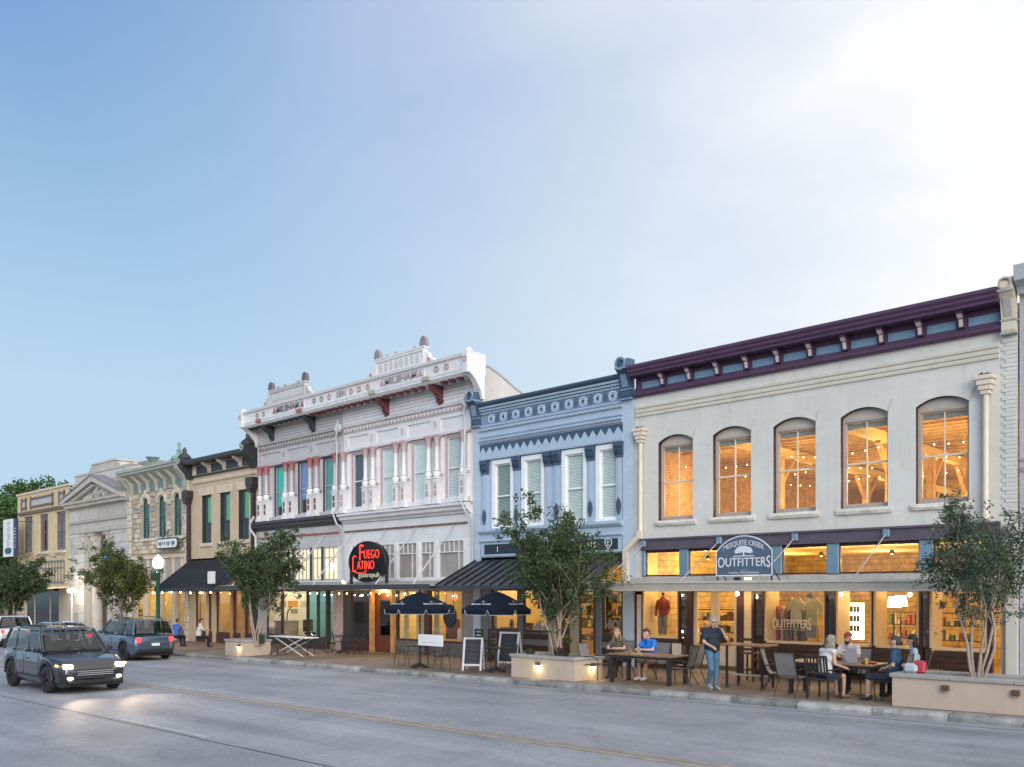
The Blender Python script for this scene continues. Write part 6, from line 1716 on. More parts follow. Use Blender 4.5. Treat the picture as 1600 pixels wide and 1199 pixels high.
for i, (px, Y, rz, lb) in enumerate([(480,-3.3,-80,'dark bistro chair at the right end of the white folding table'),(508,-1.6,20,'black bistro chair nearest the lit gallery window'),(528,-1.1,150,'black bistro chair against the gallery door'),
    (543,-1.9,100,'black bistro chair before the pinkish pier'),(563,-1.5,-70,'black bistro chair before the dark bar window'),(553,-.9,10,'black bistro chair tucked against the dark bar window'),
    (628,-4.3,70,'black bistro chair on the left of the first parasol table'),(690,-4.9,-80,'black bistro chair on the right of the first parasol table'),(668,-3.9,0,'black bistro chair behind the white board on the first parasol table'),
    (763,-3.6,70,'black bistro chair left of the second parasol table'),(795,-4.6,-60,'black bistro chair beside the planter at the second parasol table')]):
    place(bc_, i == 0, pos(px, Y), rz, lb, GB)
ms_ = metal_stool(); place(ms_, True, pos(434,-3.95), 20, 'brown metal stool left of the white folding table', None)
hc_ = high_chair()
for i, (px, Y, rz, lb) in enumerate([(742,-1.2,0,'dark ladder back bar chair left of the pair by the blue shop window'),(765,-1.1,8,'dark ladder back bar chair right of the pair by the blue shop window'),(1172,-2.0,180,'dark bar chair behind the tall table near the shop door')]):
    place(hc_, i == 0, pos(px, Y), rz, lb, 'dark bar chairs')
topw = M('brown_table_top', (.22,.13,.075), .4, .25, 5, .05, 40)
darkleg = M('dark_table_leg', (.025,.02,.022), .5, .2)
def rect_table(label, x0, x1, y0, y1, h, leg=.09, planks=5, tm=topw, lm=darkleg, name='cafe_table'):
    g0 = gz((x0+x1)/2); t = thing(name, label, 'table', ((x0+x1)/2,(y0+y1)/2,g0))
    for k in range(planks):
        a = y0+(y1-y0)*k/planks; q = MB(); q.cbox(x0,x1,a+.003,a+(y1-y0)/planks-.003,g0+h-.035,g0+h,.005); q.build('top_plank', tm, t)
    q = MB(); q.box(x0+.05,x1-.05,y0+.05,y1-.05,g0+h-.1,g0+h-.036); q.build('apron', lm, t)
    for a in (x0+.06,x1-.06-leg):
        for b in (y0+.06,y1-.06-leg):
            q = MB(); q.box(a,a+leg,b,b+leg,g0-.01,g0+h-.1); q.build('leg', lm, t)
    return t
TA = (FX(949,-4.65), FX(1049,-4.65)); TB = (FX(1226,-4.3), FX(1362,-4.3))
rect_table('wooden cafe table where the woman and the man in blue sit', TA[0], TA[1], -4.7, -3.75, .76)
rect_table('dark cafe table shared by the group of four at the right', TB[0], TB[1], -4.3, -3.35, .75)
g0 = gz(5.8); bx0, bx1 = FX(1140,-3.5), FX(1206,-3.5)
t = thing('bar_table', 'tall narrow bar table right of the walking man', 'table', ((bx0+bx1)/2,-3.5,g0))
for k in range(4):
    q = MB(); q.cbox(bx0-.1,bx1,-3.85+k*.17,-3.685+k*.17,g0+1.03,g0+1.075,.006); q.build('top_plank', topw, t)
for x in (bx0+.1, bx1-.1):
    for y in (-3.8,-3.25):
        q = MB(); q.box(x-.025,x+.025,y-.025,y+.025,g0-.01,g0+1.03); q.build('leg', darkleg, t)
q = MB(); q.box(bx0+.1,bx1-.1,-3.54,-3.5,g0+.28,g0+.32); q.build('foot_rail', M('pale_rail', (.45,.42,.38), .5, .1), t)
# white folding table
x0, x1 = FX(431,-3.5), FX(487,-3.5); g0 = gz(x0)
t = thing('folding_table', 'white folding table with crossed legs outside the gallery', 'table', ((x0+x1)/2,-3.5,g0))
q = MB(); q.cbox(x0,x1,-3.85,-3.15,g0+.74,g0+.78,.01); q.build('table_top', WHITEP, t)
for y in (-3.75,-3.25):
    q = MB(); q.bar((x0+.2,y,g0),(x1-.25,y,g0+.74),.035); q.build('leg', WHITEP, t)
    q = MB(); q.bar((x1-.2,y+.03,g0),(x0+.25,y+.03,g0+.74),.035); q.build('leg', WHITEP, t)
# black round tables and parasols
navyc = M('navy_parasol_canvas', (.006,.011,.022), .8, .2, 4, spec=.15)
wprint = M('white_canvas_print', (.55,.57,.6), .6, .1)
def round_table_black(label, x, y, r=.42):
    g0 = gz(x); t = thing('round_table', label, 'table', (x,y,g0), 'black round cafe tables')
    q = MB(); q.lathe([(.03,g0+.72),(r,g0+.72),(r+.01,g0+.735),(r,g0+.75),(.03,g0+.75)],(x,y,0),24); q.build('table_top', BLACK, t)
    q = MB(); q.tube([(x,y,g0+.05),(x,y,g0+.72)],.045,8); q.build('pedestal', BLACK, t)
    for k in range(4):
        a = k*math.pi/2+.4; q = MB(); q.tube([(x,y,g0+.16),(x+.16*math.cos(a),y+.16*math.sin(a),g0+.1),(x+.34*math.cos(a),y+.34*math.sin(a),g0+.02)],.022,6); q.build('foot', BLACK, t)
    return t
def parasol(label, x, y, ze, zt, r, rot):
    g0 = gz(x); t = thing('parasol', label, 'parasol', (x,y,g0), 'navy parasols over the cafe tables')
    q = MB(); q.tube([(x,y,g0+.02),(x,y,zt+.04)],.022,8); q.build('pole', M('dark_wood_pole', (.07,.04,.025), .5, .2), t)
    q = MB(); q.lathe([(.26,g0),(.26,g0+.05),(.05,g0+.09),(.04,g0+.3)],(x,y,0),16); q.build('base', BLACK, t)
    n = 8; V = lambda k, rr, z: (x+rr*math.cos(rot+2*math.pi*k/n), y+rr*math.sin(rot+2*math.pi*k/n), z)
    for k in range(n):
        q = MB(); seg = 5; pr = []
        for i in range(seg+1):
            f = i/seg; rr = .03+(r-.03)*f; z = zt-(zt-ze)*(f**1.25); sg = .02*math.sin(math.pi*f)
            a, b = Vector(V(k,rr,z)), Vector(V(k+1,rr,z)); m_ = (a+b)/2; m_.z -= sg; pr.append((a, m_, b))
        vs = [tuple(p) for t_ in pr for p in t_]; fs = []
        for i in range(seg):
            o = i*3; fs += [(o,o+1,o+4,o+3),(o+1,o+2,o+5,o+4)]
        q.add(vs, fs); cp = q.build('canopy_panel', navyc, t)
        a, m_, b = pr[-1]; q = MB(); dz = Vector((0,0,.15))
        e = .08
        A_ = a+(b-a)*e; B_ = b+(a-b)*e
        q.add([tuple(a),tuple(m_),tuple(b),tuple(B_-dz),tuple(m_-dz*1.0),tuple(A_-dz)],[(0,1,4,5),(1,2,3,4)]); q.build('valance', navyc, cp)
        q = MB(); q.tube([tuple(a),tuple(A_-dz),tuple(m_-dz),tuple(B_-dz),tuple(b)],.008,4); q.build('valance_piping', wprint, cp)
        if k % 2 == 1:
            d1 = (pr[3][2]-pr[3][0]).normalized(); up = (pr[3][1]-pr[5][1]).normalized(); nn = d1.cross(up).normalized()
            if nn.z < 0: nn = -nn
            ctr = pr[3][1]*.5+pr[4][1]*.5+nn*.012
            if (d1.x*.72+d1.y*.69) < 0: d1 = -d1
            q = MB(); vs, fs = text_mb('Barons Creek', size=.13, bold=.003)
            q.add([tuple(ctr+d1*vx+up*(vy-.04)+nn*.004) for vx,vy,vz in vs], fs)
            for i in range(5):
                aa = math.pi*i/4; c1 = ctr+up*.06+nn*.004
                q.add([tuple(c1-d1*.015),tuple(c1+d1*.015),tuple(c1+d1*.09*math.cos(aa)+up*(.02+.08*math.sin(aa)))],[(0,1,2)])
            q.build('printed_emblem', wprint, cp)
        q = MB(); q.bar(V(k,.03,zt-.02),V(k,r-.02,ze-.012),.015); q.build('rib', M('pale_rib', (.4,.36,.3), .5, .1), t)
    q = MB(); q.lathe([(.02,zt),(.05,zt+.03),(.03,zt+.07),(.005,zt+.1)],(x,y,0),8); q.build('finial', BLACK, t)
ux1, uy1 = FX(656,-4.6), -4.6; ux2, uy2 = FX(775,-4.2), -4.2
round_table_black('black round table under the left parasol, with a white board on top', ux1, uy1)
round_table_black('black round table under the right parasol beside the planter', ux2, uy2, .38)
round_table_black('black round table among the bistro chairs by the dark bar window', FX(536,-1.5), -1.5, .36)
parasol('navy parasol on the left, outside the orange doorway', ux1, uy1, 1.80, 2.36, 1.16, .25)
parasol('navy parasol on the right, partly behind the dense crape myrtle', ux2, uy2, 1.82, 2.38, 1.10, .55)
x0, x1 = FX(654,-4.9), FX(692,-4.9); g0 = gz(x0)
q = MB(); q.cbox(x0,x1,-4.92,-4.88,g0+.76,g0+1.12,.008); mb_o = q.build('menu_board', M('white_board', (.78,.76,.76), .5, .05), None); tag(mb_o, 'blank white landscape board propped on the left parasol table', 'board')
q = MB(); q.box(x0+.2,x1-.2,-4.925,-4.921,g0+.86,g0+.885); q.build('faint_print', M('faint_print', (.55,.54,.55), .6, .1), mb_o)
# A boards
def a_board(label, px, Y, h, w_, rz, fm):
    x = FX(px, Y); t = thing('sandwich_board', label, 'sandwich board', (x,Y,gz(x)), None, R(rz))
    I = Matrix.Identity(4)
    def B(mb, n, mm, par=t): o = mb.build(n, mm, par); o.matrix_parent_inverse = I; return o
    for s_ in (-1,1):
        q = MB(); dy = lambda z: s_*(.3*(1-z/h)+.015)
        for sx in (-1,1): q.bar((sx*(w_/2-.03),dy(0),0),(sx*(w_/2-.03),dy(h),h),.06,.025)
        q.bar((-w_/2,dy(h),h-.03),(w_/2,dy(h),h-.03),.025,.06); q.bar((-w_/2,dy(.18),.18),(w_/2,dy(.18),.18),.025,.06)
        fo = B(q, 'frame', fm)
        q = MB(); q.add([(-w_/2+.05,dy(.2),.2),(w_/2-.05,dy(.2),.2),(w_/2-.05,dy(h-.05),h-.05),(-w_/2+.05,dy(h-.05),h-.05)],[(0,1,2,3)]); B(q, 'chalkboard', M('chalkboard', (.025,.027,.035), .7, .3, 5), fo)
        if s_ < 0:
            q = MB(); rnd = random.Random(int(px))
            for i in range(5):
                z = h-.25-i*.13; a = rnd.uniform(-.14,-.04); b = rnd.uniform(.05,.15)
                q.bar((a,dy(z)-.006,z),(b,dy(z)-.006,z),.004,.012)
            B(q, 'chalk_lines', M('chalk', (.13,.13,.14), .8, .2), fo)
a_board('white framed sandwich board between the two parasols', 740, -4.1, 1.02, .62, 35, M('white_board_frame', (.62,.61,.60), .6, .15, 4))
a_board('taller sandwich board with a white header behind the right parasol table', 797, -2.6, 1.15, .7, 20, M('white_board_frame', (.62,.61,.60), .6, .15, 4))
# ---- signs on the canopies
ms = thing('shop_sign', 'arched slate blue sign reading mesquite creek outfitters on the cream canopy', 'sign', (4.0,-2.0,2.66))
SY = -2.05; sa, sb = FX(1119,SY), FX(1207,SY)
zb_ = F(1160,900,SY)[1]; zs_ = F(1160,861,SY)[1]; zt_ = F(1160,837,SY)[1]
A = arch(sa, sb, zs_, zt_, 18)
q = MB(); q.prism_y([(sa,zb_)]+A+[(sb,zb_)], SY, SY+.06); q.build('sign_panel', M('slate_sign_paint', (.085,.115,.175), .5, .12, 3, streak=.1), ms)
q = MB(); ring_ = [(sa+.012,zb_+.012)]+[(x*.986+(sa+sb)/2*.014, z-.012) for x, z in A]+[(sb-.012,zb_+.012)]
for a, b in zip(ring_, ring_[1:]+ring_[:1]): q.bar((a[0],SY-.004,a[1]),(b[0],SY-.004,b[1]),.02,.028)
lt = M('pale_sign_lettering', (.66,.70,.76), .5, .08)
q.build('sign_border', lt, ms)
mx_ = (sa+sb)/2; W_ = sb-sa
q = MB()
def fit_text(mb, body, x0, x1, zc, hgt, y, bend=0.0, big=(), **kw):
    vs, fs = text_mb(body, size=1, extrude=.004, **kw)
    xs = [v[0] for v in vs]; zs = [v[1] for v in vs]
    kx = (x1-x0)/(max(xs)-min(xs)); kz = hgt/(max(zs)-min(zs)); xm = (max(xs)+min(xs))/2; zm = (max(zs)+min(zs))/2
    out = []
    for a, b, c in vs:
        X = (x0+x1)/2+(a-xm)*kx; u = 2*(X-(x0+x1)/2)/(x1-x0)
        grow = 1+(.55*(abs(u)**6) if 'ends' in big else 0)
        out.append((X, y-c-.006, zc+(b-zm)*kz*grow-bend*u*u))
    mb.add(out, fs)
fit_text(q, 'MESQUITE CREEK', sa+W_*.14, sb-W_*.14, zs_+.21, .16, SY, .15, bold=.002)
fit_text(q, 'OUTFITTERS', sa+.06, sb-.06, zb_+.37, .23, SY, -.0, ('ends',), bold=.004)
q.box(mx_-.1,mx_+.1,SY-.008,SY-.001,zb_+.148,zb_+.155); fit_text(q, 'Craft Beer, Wine & Provisions', mx_-.45, mx_+.45, zb_+.085, .055, SY)
q.build('sign_lettering', lt, ms)
q = MB(); rnd = random.Random(2); zc = zs_-.05
cr_ = [(mx_+.27*math.cos(math.pi*k/16)*(1+.04*math.sin(k*9)), zc+.19*math.sin(math.pi*k/16)*(1+.05*math.sin(k*7))) for k in range(17)]
q.prism_y(cr_+[(mx_-.2,zc-.02),(mx_-.05,zc+.01),(mx_+.05,zc+.01),(mx_+.2,zc-.02)], SY-.008, SY-.001)
q.prism_y([(mx_-.025,zc-.08),(mx_+.025,zc-.08),(mx_+.02,zc+.01),(mx_-.02,zc+.01)], SY-.008, SY-.001); q.prism_y([(mx_-.33,zc-.1),(mx_+.33,zc-.1),(mx_+.3,zc-.075),(mx_-.3,zc-.075)], SY-.008, SY-.001)
q.build('tree_emblem', lt, ms)
for x in (sa+.04, sb-.04):
    q = MB(); q.box(x-.018,x+.018,SY+.01,SY+.05,2.6,zb_); q.build('sign_leg', BLACK, ms); q = MB(); q.bar((x,SY+.03,zb_+.25),(x,SY+.55,2.62),.025); q.build('sign_brace', BLACK, ms)
q = MB(); q.cbox(mx_-.1,mx_+.1,SY-.35,SY-.25,2.67,2.75,.01); q.build('sign_flood', BLACK, ms)
q = MB(); q.box(mx_+.12,mx_+.3,SY-.18,SY-.12,2.68,2.74); q.build('sign_light', glow('sign_tube_glow', (1,.85,.6), 2.5), ms)
# red neon oval
FS = -1.9; a, b = FX(545.5,FS), FX(602,FS); zc = F(573,878,FS)[1]; rx = (b-a)/2; rz_ = .80; xc = (a+b)/2
fs_ = thing('shop_sign', 'black oval neon sign reading fuego latino gastropub on the white building canopy', 'sign', (xc,FS,2.62))
q = MB(); q.disc_y((xc,zc),rx,rz_,FS,FS+.2,36); q.build('sign_panel', M('gloss_black_panel', (.008,.009,.012), .3, .1), fs_)
q = MB(); P_ = [(xc+rx*math.cos(2*math.pi*k/36),FS-.0,zc+rz_*math.sin(2*math.pi*k/36)) for k in range(37)]; q.tube(P_,.03,6); q.build('sign_rim', BLACK, fs_)
neon = glow('red_neon', (.85,.05,.03), .95)
q = MB()
def neon_word(body, x0, x1, z0, h, first=1.35):
    vs, fs = text_mb(body, size=1, extrude=.01, bold=-.012, spacing=1.05)
    xs = [v[0] for v in vs]; zs = [v[1] for v in vs]; kx = (x1-x0)/(max(xs)-min(xs)); kz = h/(max(zs)-min(zs))
    q.add([(x0+(v[0]-min(xs))*kx, FS-.02-v[2], z0+(v[1]-min(zs))*kz) for v in vs], fs)
neon_word('F', xc-.46, xc-.2, zc+.08, .58); neon_word('UEGO', xc-.16, xc+.82, zc+.13, .34)
neon_word('L', xc-.92, xc-.7, zc-.38, .58); neon_word('ATINO', xc-.62, xc+.5, zc-.30, .34)
q.tube([(xc-.46,FS-.02,zc+.62),(xc-.34,FS-.02,zc+.70),(xc-.2,FS-.02,zc+.64)],.022,5); q.tube([(xc-.9,FS-.02,zc-.36),(xc-.6,FS-.02,zc-.44),(xc-.2,FS-.02,zc-.45),(xc+.0,FS-.02,zc-.36)],.022,5); q.tube([(xc-.92,FS-.02,zc+.18),(xc-.8,FS-.02,zc+.26),(xc-.68,FS-.02,zc+.2)],.022,5)
q.build('neon_lettering', neon, fs_)
q = MB(); vs, fs = text_mb('gastropub', size=.29, extrude=.008, bold=.0, spacing=1.05); q.add([(xc+.16+v[0]*1.12, FS-.02-v[2], zc-.53+v[1]) for v in vs], fs); q.build('cream_lettering', M('cream_letters', (.75,.66,.5), .5, .05), fs_)
for x in (a+.03, b-.03): q = MB(); q.box(x-.045,x+.045,FS+.04,FS+.14,2.58,zc); q.build('sign_post', BLACK, fs_)
q = MB(); q.cbox(a-.35,a+.75,FS-.1,FS+.1,2.62,2.68,.01); q.build('sign_base', BLACK, fs_)
q = MB(); q.ball((a-.05,FS-.25,2.76),.07,8); q.build('sign_flood_lamp', glow('yellow_flood', (1,.78,.2), 5), fs_)
# black oval hung under the canopy
x = FX(703,-2.1); os_ = thing('hanging_sign', 'small plain black oval sign hung beside the left parasol', 'sign', (x,-2.1,1.2))
q = MB(); q.disc_y((x,F(703,963,-2.1)[1]),.46*.72,.42,-2.13,-2.07,24); q.build('sign_panel', BLACK, os_)
q = MB(); q.bar((x-.2,-2.1,1.6),(x-.2,-2.1,2.45),.015); q.bar((x+.2,-2.1,1.6),(x+.2,-2.1,2.45),.015); q.build('hanger', BLACK, os_)
# string lights
def string_lights(label, x0, x1, y, z, n, sag, r=.035, s=22, w_=0):
    t = thing('string_lights', label, 'string lights', ((x0+x1)/2,y,z), 'strings of bulbs under the canopies')
    pts = []; q0 = None
    for i in range(n*4+1):
        f = i/(n*4); pts.append((x0+(x1-x0)*f, y, z-sag*abs(math.sin(math.pi*f*n/4))))
    q = MB(); q.tube(pts,.006,4); q.build('cable', BLACK, t)
    for i in range(n):
        p = pts[i*4+2]; q = MB(); q.ball((p[0],p[1],p[2]-.07), r, 8); q.build('bulb', glow('edison_bulb', (1,.70,.32), s), t)
        if w_ and i % 3 == 1: lamp('bulb_light', (p[0],p[1],p[2]-.12), w_, (1,.7,.34), .04, t)
string_lights('sagging string of small bulbs under the white building canopy', -17.9, -8.2, -1.7, 2.4, 18, .12, .025, 20, 11)
string_lights('string of bright bulbs under the dark ribbed awning of the tan and limestone buildings', -37.5, -24.5, -1.6, 2.42, 12, .06, .045, 20, 12)
lamp('doorway_lamp', (-13.1, -.25, 2.3), 34, (1,.68,.3), .05, B3)
# street lamp
lx = FX(247,-4.7); g0 = gz(lx); green = M('dark_green_lamp_paint', (.015,.10,.075), .4, .15, 3)
sl = thing('street_lamp', 'dark green street lamp with a glowing acorn globe in front of the limestone building', 'street lamp', (lx,-4.7,g0))
q = MB(); q.lathe([(.24,g0),(.24,g0+.12),(.19,g0+.16),(.17,g0+.7),(.11,g0+.8),(.095,g0+.9)],(lx,-4.7,0),12); q.build('base', green, sl)
q = MB(); q.lathe([(.10,g0+.9),(.085,3.2),(.12,3.22),(.12,3.27),(.07,3.3),(.15,3.42),(.15,3.45)],(lx,-4.7,0),12); q.build('pole', green, sl)
q = MB(); q.lathe([(.14,3.45),(.23,3.58),(.25,3.75),(.2,3.9),(.12,3.98),(.05,4.06),(.01,4.1)],(lx,-4.7,0),14); q.build('globe', glow('lamp_globe_glow', (1,.84,.52), 9), sl)
lamp('globe_light', (lx,-5.05,3.72), 80, (1,.8,.5), .2, sl)
# bench along the cream building
t = thing('bench', 'long low plank bench against the cream building below the display windows', 'bench', (7,-.55,0))
for k in range(3):
    q = MB(); y = -.82+k*.15; q.cbox(4.6,9.6,y,y+.14,.42+gz(7),.46+gz(7),.006); q.build('seat_plank', WOODD, t)
for x in (4.9,6.4,7.9,9.3): q = MB(); q.box(x,x+.08,-.8,-.4,gz(7)-.03,.42+gz(7)); q.build('bench_leg', WOODD, t)
# things on the tables and the planter
def small(mb, name, m, label, cat, grp=None): return tag(mb.build(name, m, None), label, cat, grp)
gA = gz(3.4)+.76; gB = gz(8)+.75
q = MB(); q.cbox(FX(1051,-4.0)-.01,FX(1051,-4.0)+.26,-4.02,-3.99,gA+.0,gA+.30,.004); small(q,'menu_card',M('buff_menu_card', (.50,.40,.28), .6, .1),'tall buff menu card standing at the right end of the wooden table','menu')
q = MB(); q.lathe([(.03,gA),(.035,gA+.13)],(FX(985,-4.3),-4.3,0),10); small(q,'drinking_glass',M('amber_drink', (.30,.16,.05), .2, .1),'small amber drink before the long haired woman','glass')
q = MB(); q.cbox(FX(1008,-4.4),FX(1008,-4.4)+.3,-4.5,-4.3,gA,gA+.02,.004); small(q,'plate',M('reddish_plate', (.45,.2,.12), .4, .2),'reddish plate before the man in blue','plate')
x = FX(1322,-3.9); q = MB(); q.cbox(x,x+.24,-3.92,-3.89,gB,gB+.34,.004); small(q,'menu_card',M('grey_menu_card', (.30,.29,.31), .6, .1),'grey menu card standing before the man in the red cap','menu')
x = FX(1348,-3.9); q = MB(); q.cbox(x,x+.28,-4.0,-3.8,gB,gB+.06,.02); small(q,'snack_basket',M('red_basket', (.28,.02,.03), .5, .2),'red snack basket on the dark table','basket')
x = FX(1354,-4.1); q = MB(); q.lathe([(.035,gB),(.04,gB+.14)],(x,-4.1,0),10); small(q,'drinking_glass',M('yellow_drink', (.62,.42,.06), .2, .1),'yellow drink on the dark table beside the red basket','glass')
zc_ = gz(12.3)+.56+.085
x = FX(1424,-4.8); q = MB(); q.cbox(x-.14,x+.14,-4.9,-4.72,zc_,zc_+.2,.05); small(q,'handbag',M('pale_grey_bag', (.42,.47,.52), .6, .15, 5),'pale grey soft bag on the left end of the right planter','bag')
x = FX(1437,-4.75); q = MB(); q.cbox(x-.09,x+.13,-4.85,-4.7,zc_,zc_+.26,.04)
hb = q.build('handbag', M('red_bag', (.45,.04,.06), .5, .15), None); tag(hb,'bright red handbag on the right planter cap beside the black haired woman','bag')
# shop window contents: mannequin, racks, lamps, lettering
mq = thing('mannequin', 'headless mannequin in a plaid shirt and grey trousers in the window left of the door', 'mannequin', (1.2,.75,.9))
mx0 = FX(1036,.6); y = .6
plaid = M('plaid_flannel', (.28,.05,.04), .8, .6, 14)
q = MB(); q.lathe([(.13,1.55),(.17,1.7),(.19,1.95),(.17,2.1),(.08,2.18),(.05,2.24)],(mx0,y,0),10,sy=.6); q.tube([(mx0-.19,y,2.08),(mx0-.25,y,1.85),(mx0-.22,y-.08,1.6)],.05,6); q.tube([(mx0+.19,y,2.08),(mx0+.25,y,1.85),(mx0+.2,y-.1,1.62)],.05,6); q.build('shirt', plaid, mq)
q = MB(); q.tube([(mx0-.08,y,1.58),(mx0-.1,y,1.2),(mx0-.09,y,.98)],[.1,.08,.065],8); q.tube([(mx0+.08,y,1.58),(mx0+.1,y,1.2),(mx0+.09,y,.98)],[.1,.08,.065],8); q.build('trousers', M('grey_trousers', (.22,.21,.18), .8, .2), mq)
q = MB(); q.ball((mx0,y,2.3),(.06,.06,.06),8); q.build('neck_cap', WOODD, mq)
def hung(label, px, y, z0, z1, w_, m):
    x = FX(px, y); q = MB()
    q.prism_y([(x-w_*.38,z0),(x+w_*.38,z0),(x+w_*.36,z1-.28),(x+w_*.62,z1-.38),(x+w_*.72,z1-.22),(x+w_*.3,z1),(x+.06,z1-.03),(x-.06,z1-.03),(x-w_*.3,z1),(x-w_*.72,z1-.22),(x-w_*.62,z1-.38),(x-w_*.36,z1-.28)],y,y+.07)
    tag(q.build('hanging_shirt', m, None), label, 'shirt', 'shirts hung in the display window')
hung('cream patterned shirt hung at the left of the wide display window', 1243, .5, 1.45, 2.18, .42, M('cream_shirt_cloth', (.62,.56,.42), .8, .2, 6))
hung('pale olive shirt hung at the right of the wide display window', 1268, .62, 1.42, 2.2, .46, M('olive_shirt_cloth', (.48,.46,.30), .8, .2, 6))
q = MB(); x = FX(1265,.75); q.ball((x,.75,2.22),(.09,.09,.15),10); tag(q.build('hat_form', BLACK, None), 'black hat form between the two hanging shirts', 'hat form')
q = MB(); x = FX(1268,.6); q.box(x-.16,x+.16,.56,.66,1.05,1.4); tag(q.build('hanging_shorts', M('grey_shorts_cloth', (.28,.27,.27), .8, .2), None), 'grey shorts below the pale olive shirt', 'shorts')
q = MB(); x = FX(1212,.8); q.tube([(x-.1,.8,.0),(x-.1,.8,2.02),(x+1.3,.8,2.02),(x+1.3,.8,0)],.015,6)
rk_ = thing('clothes_rack', 'clothes rack with coloured garments behind the window lettering', 'clothes rack', (x,.8,0)); q.build('rack_frame', BLACK, rk_)
for i, c in enumerate(((.10,.22,.12),(.4,.08,.07),(.5,.35,.3),(.25,.14,.08),(.12,.1,.12),(.4,.3,.15),(.07,.06,.07))):
    q = MB(); xx = x+i*.14; q.prism_y([(xx-.03,.95),(xx+.05,.95),(xx+.06,1.8),(xx+.01,1.96),(xx-.03,1.8)],.6,1.0); q.build('garment', M('garment_%s' % 'green red rose brown plum sand dark'.split()[i], c, .8, .25, 6), rk_)
q = MB(); fit_text(q, 'OUTFITTERS', FX(1207,.03), FX(1267,.03), F(1240,975,.03)[1], .24, .04, 0, ('ends',), bold=.002); q.box(FX(1212,.03),FX(1258,.03),.03,.036,F(1240,984,.03)[1]-.01,F(1240,984,.03)[1])
o = q.build('window_lettering', M('cream_vinyl_letters', (.72,.64,.5), .6, .1), B1)
# glowing product case, table lamp, shelves at the back
cs = thing('lit_display_case', 'bright white lit display case with dark numerals inside the narrow window', 'display case', (7.2,1.3,0))
x0, x1 = FX(1322,1.3), FX(1348,1.3); q = MB(); q.box(x0,x1,1.3,1.4,1.02,2.05); q.build('lit_panel', glow('white_lit_panel', (1,.93,.75), 3.2), cs)
q = MB()
for r_ in range(3):
    for c_ in range(3):
        xx = x0+.12+c_*(x1-x0-.2)/3; zz = 1.25+r_*.27; q.box(xx,xx+.08,1.292,1.299,zz,zz+.17)
q.build('dark_marks', M('olive_print', (.15,.14,.08), .6, .2), cs, None, 'stuff')
q = MB(); q.box(x0-.45,x0-.02,1.3,1.45,.9,2.0); q.build('case_door', M('dark_cabinet', (.06,.045,.04), .5, .3, 5), cs)
tl = thing('table_lamp', 'pair of cream shaded lamps glowing above the counter in the right window', 'lamp', (8.8,2.0,0))
for px, zz in ((1397,1.95),(1407,1.98)):
    x = FX(px,2.2); q = MB(); q.lathe([(.20,zz-.02),(.14,zz+.28)],(x,2.2,0),12); q.build('lamp_shade', glow('lamp_shade_glow', (1,.82,.42), 5), tl); q = MB(); q.tube([(x,2.2,1.0),(x,2.2,zz)],.02,6); q.build('lamp_stand', BLACK, tl)
lamp('table_lamp_light', (FX(1402,1.9),1.9,1.9), 22, (1,.75,.34), .1, tl)
sh = thing('shop_shelves', 'dark goods shelves inside the right hand windows', 'shelves', (9.8,2.8,0))
rnd = random.Random(12)
for px0, px1, yy in ((1385,1440,3.0),(1458,1530,2.6),(1090,1150,2.6)):
    a, b = FX(px0,yy), FX(px1,yy)
    for zz in (.6,1.0,1.4,1.75):
        q = MB(); q.box(a,b,yy,yy+.3,zz,zz+.03); q.build('shelf_board', WOODD, sh)
    q = MB(); xx = a+.05
    while xx < b-.1:
        for zz in (.63,1.03,1.43): 
            h_ = rnd.uniform(.1,.28); q.box(xx,xx+.09,yy+.05,yy+.2,zz,zz+h_,rnd.randrange(4))
        xx += .13
    q.build('shelf_goods', [M('goods_red', (.3,.05,.04), .6, .2), M('goods_cream', (.6,.5,.35), .6, .2), M('goods_dark', (.05,.04,.04), .6, .2), M('goods_green', (.12,.16,.06), .6, .2)], sh, None, 'stuff')
# ================================================================== PEOPLE
def capsule(mb, p0, p1, r0, r1, n=10):
    p0, p1 = Vector(p0), Vector(p1); d = p1-p0; L = max(d.length, 1e-4); d = d/L
    a = d.cross(Vector((0,0,1)) if abs(d.z) < .9 else Vector((1,0,0))).normalized(); b = d.cross(a)
    rings = []
    for k in range(1,4): t = math.pi/2*(k/4-1); rings.append((p0+d*r0*math.sin(t), r0*math.cos(t)))
    rings.append((p0, r0)); rings.append((p1, r1))
    for k in range(1,4): t = math.pi/2*k/4; rings.append((p1+d*r1*math.sin(t), r1*math.cos(t)))
    vs = [tuple(p0-d*r0)]
    for c, r in rings: vs += [tuple(c+(a*math.cos(2*math.pi*j/n)+b*math.sin(2*math.pi*j/n))*r) for j in range(n)]
    vs.append(tuple(p1+d*r1)); m = len(rings); fs = []
    for j in range(n): fs.append((0,1+(j+1)%n,1+j))
    for i in range(m-1):
        for j in range(n): fs.append((1+i*n+j,1+i*n+(j+1)%n,1+(i+1)*n+(j+1)%n,1+(i+1)*n+j))
    for j in range(n): fs.append((len(vs)-1,1+(m-1)*n+j,1+(m-1)*n+(j+1)%n))
    mb.add(vs, fs)
SKIN = M('skin', (.52,.31,.22), .55, .08, 8)
SKINT = M('tanned_skin', (.40,.23,.16), .55, .08, 8)
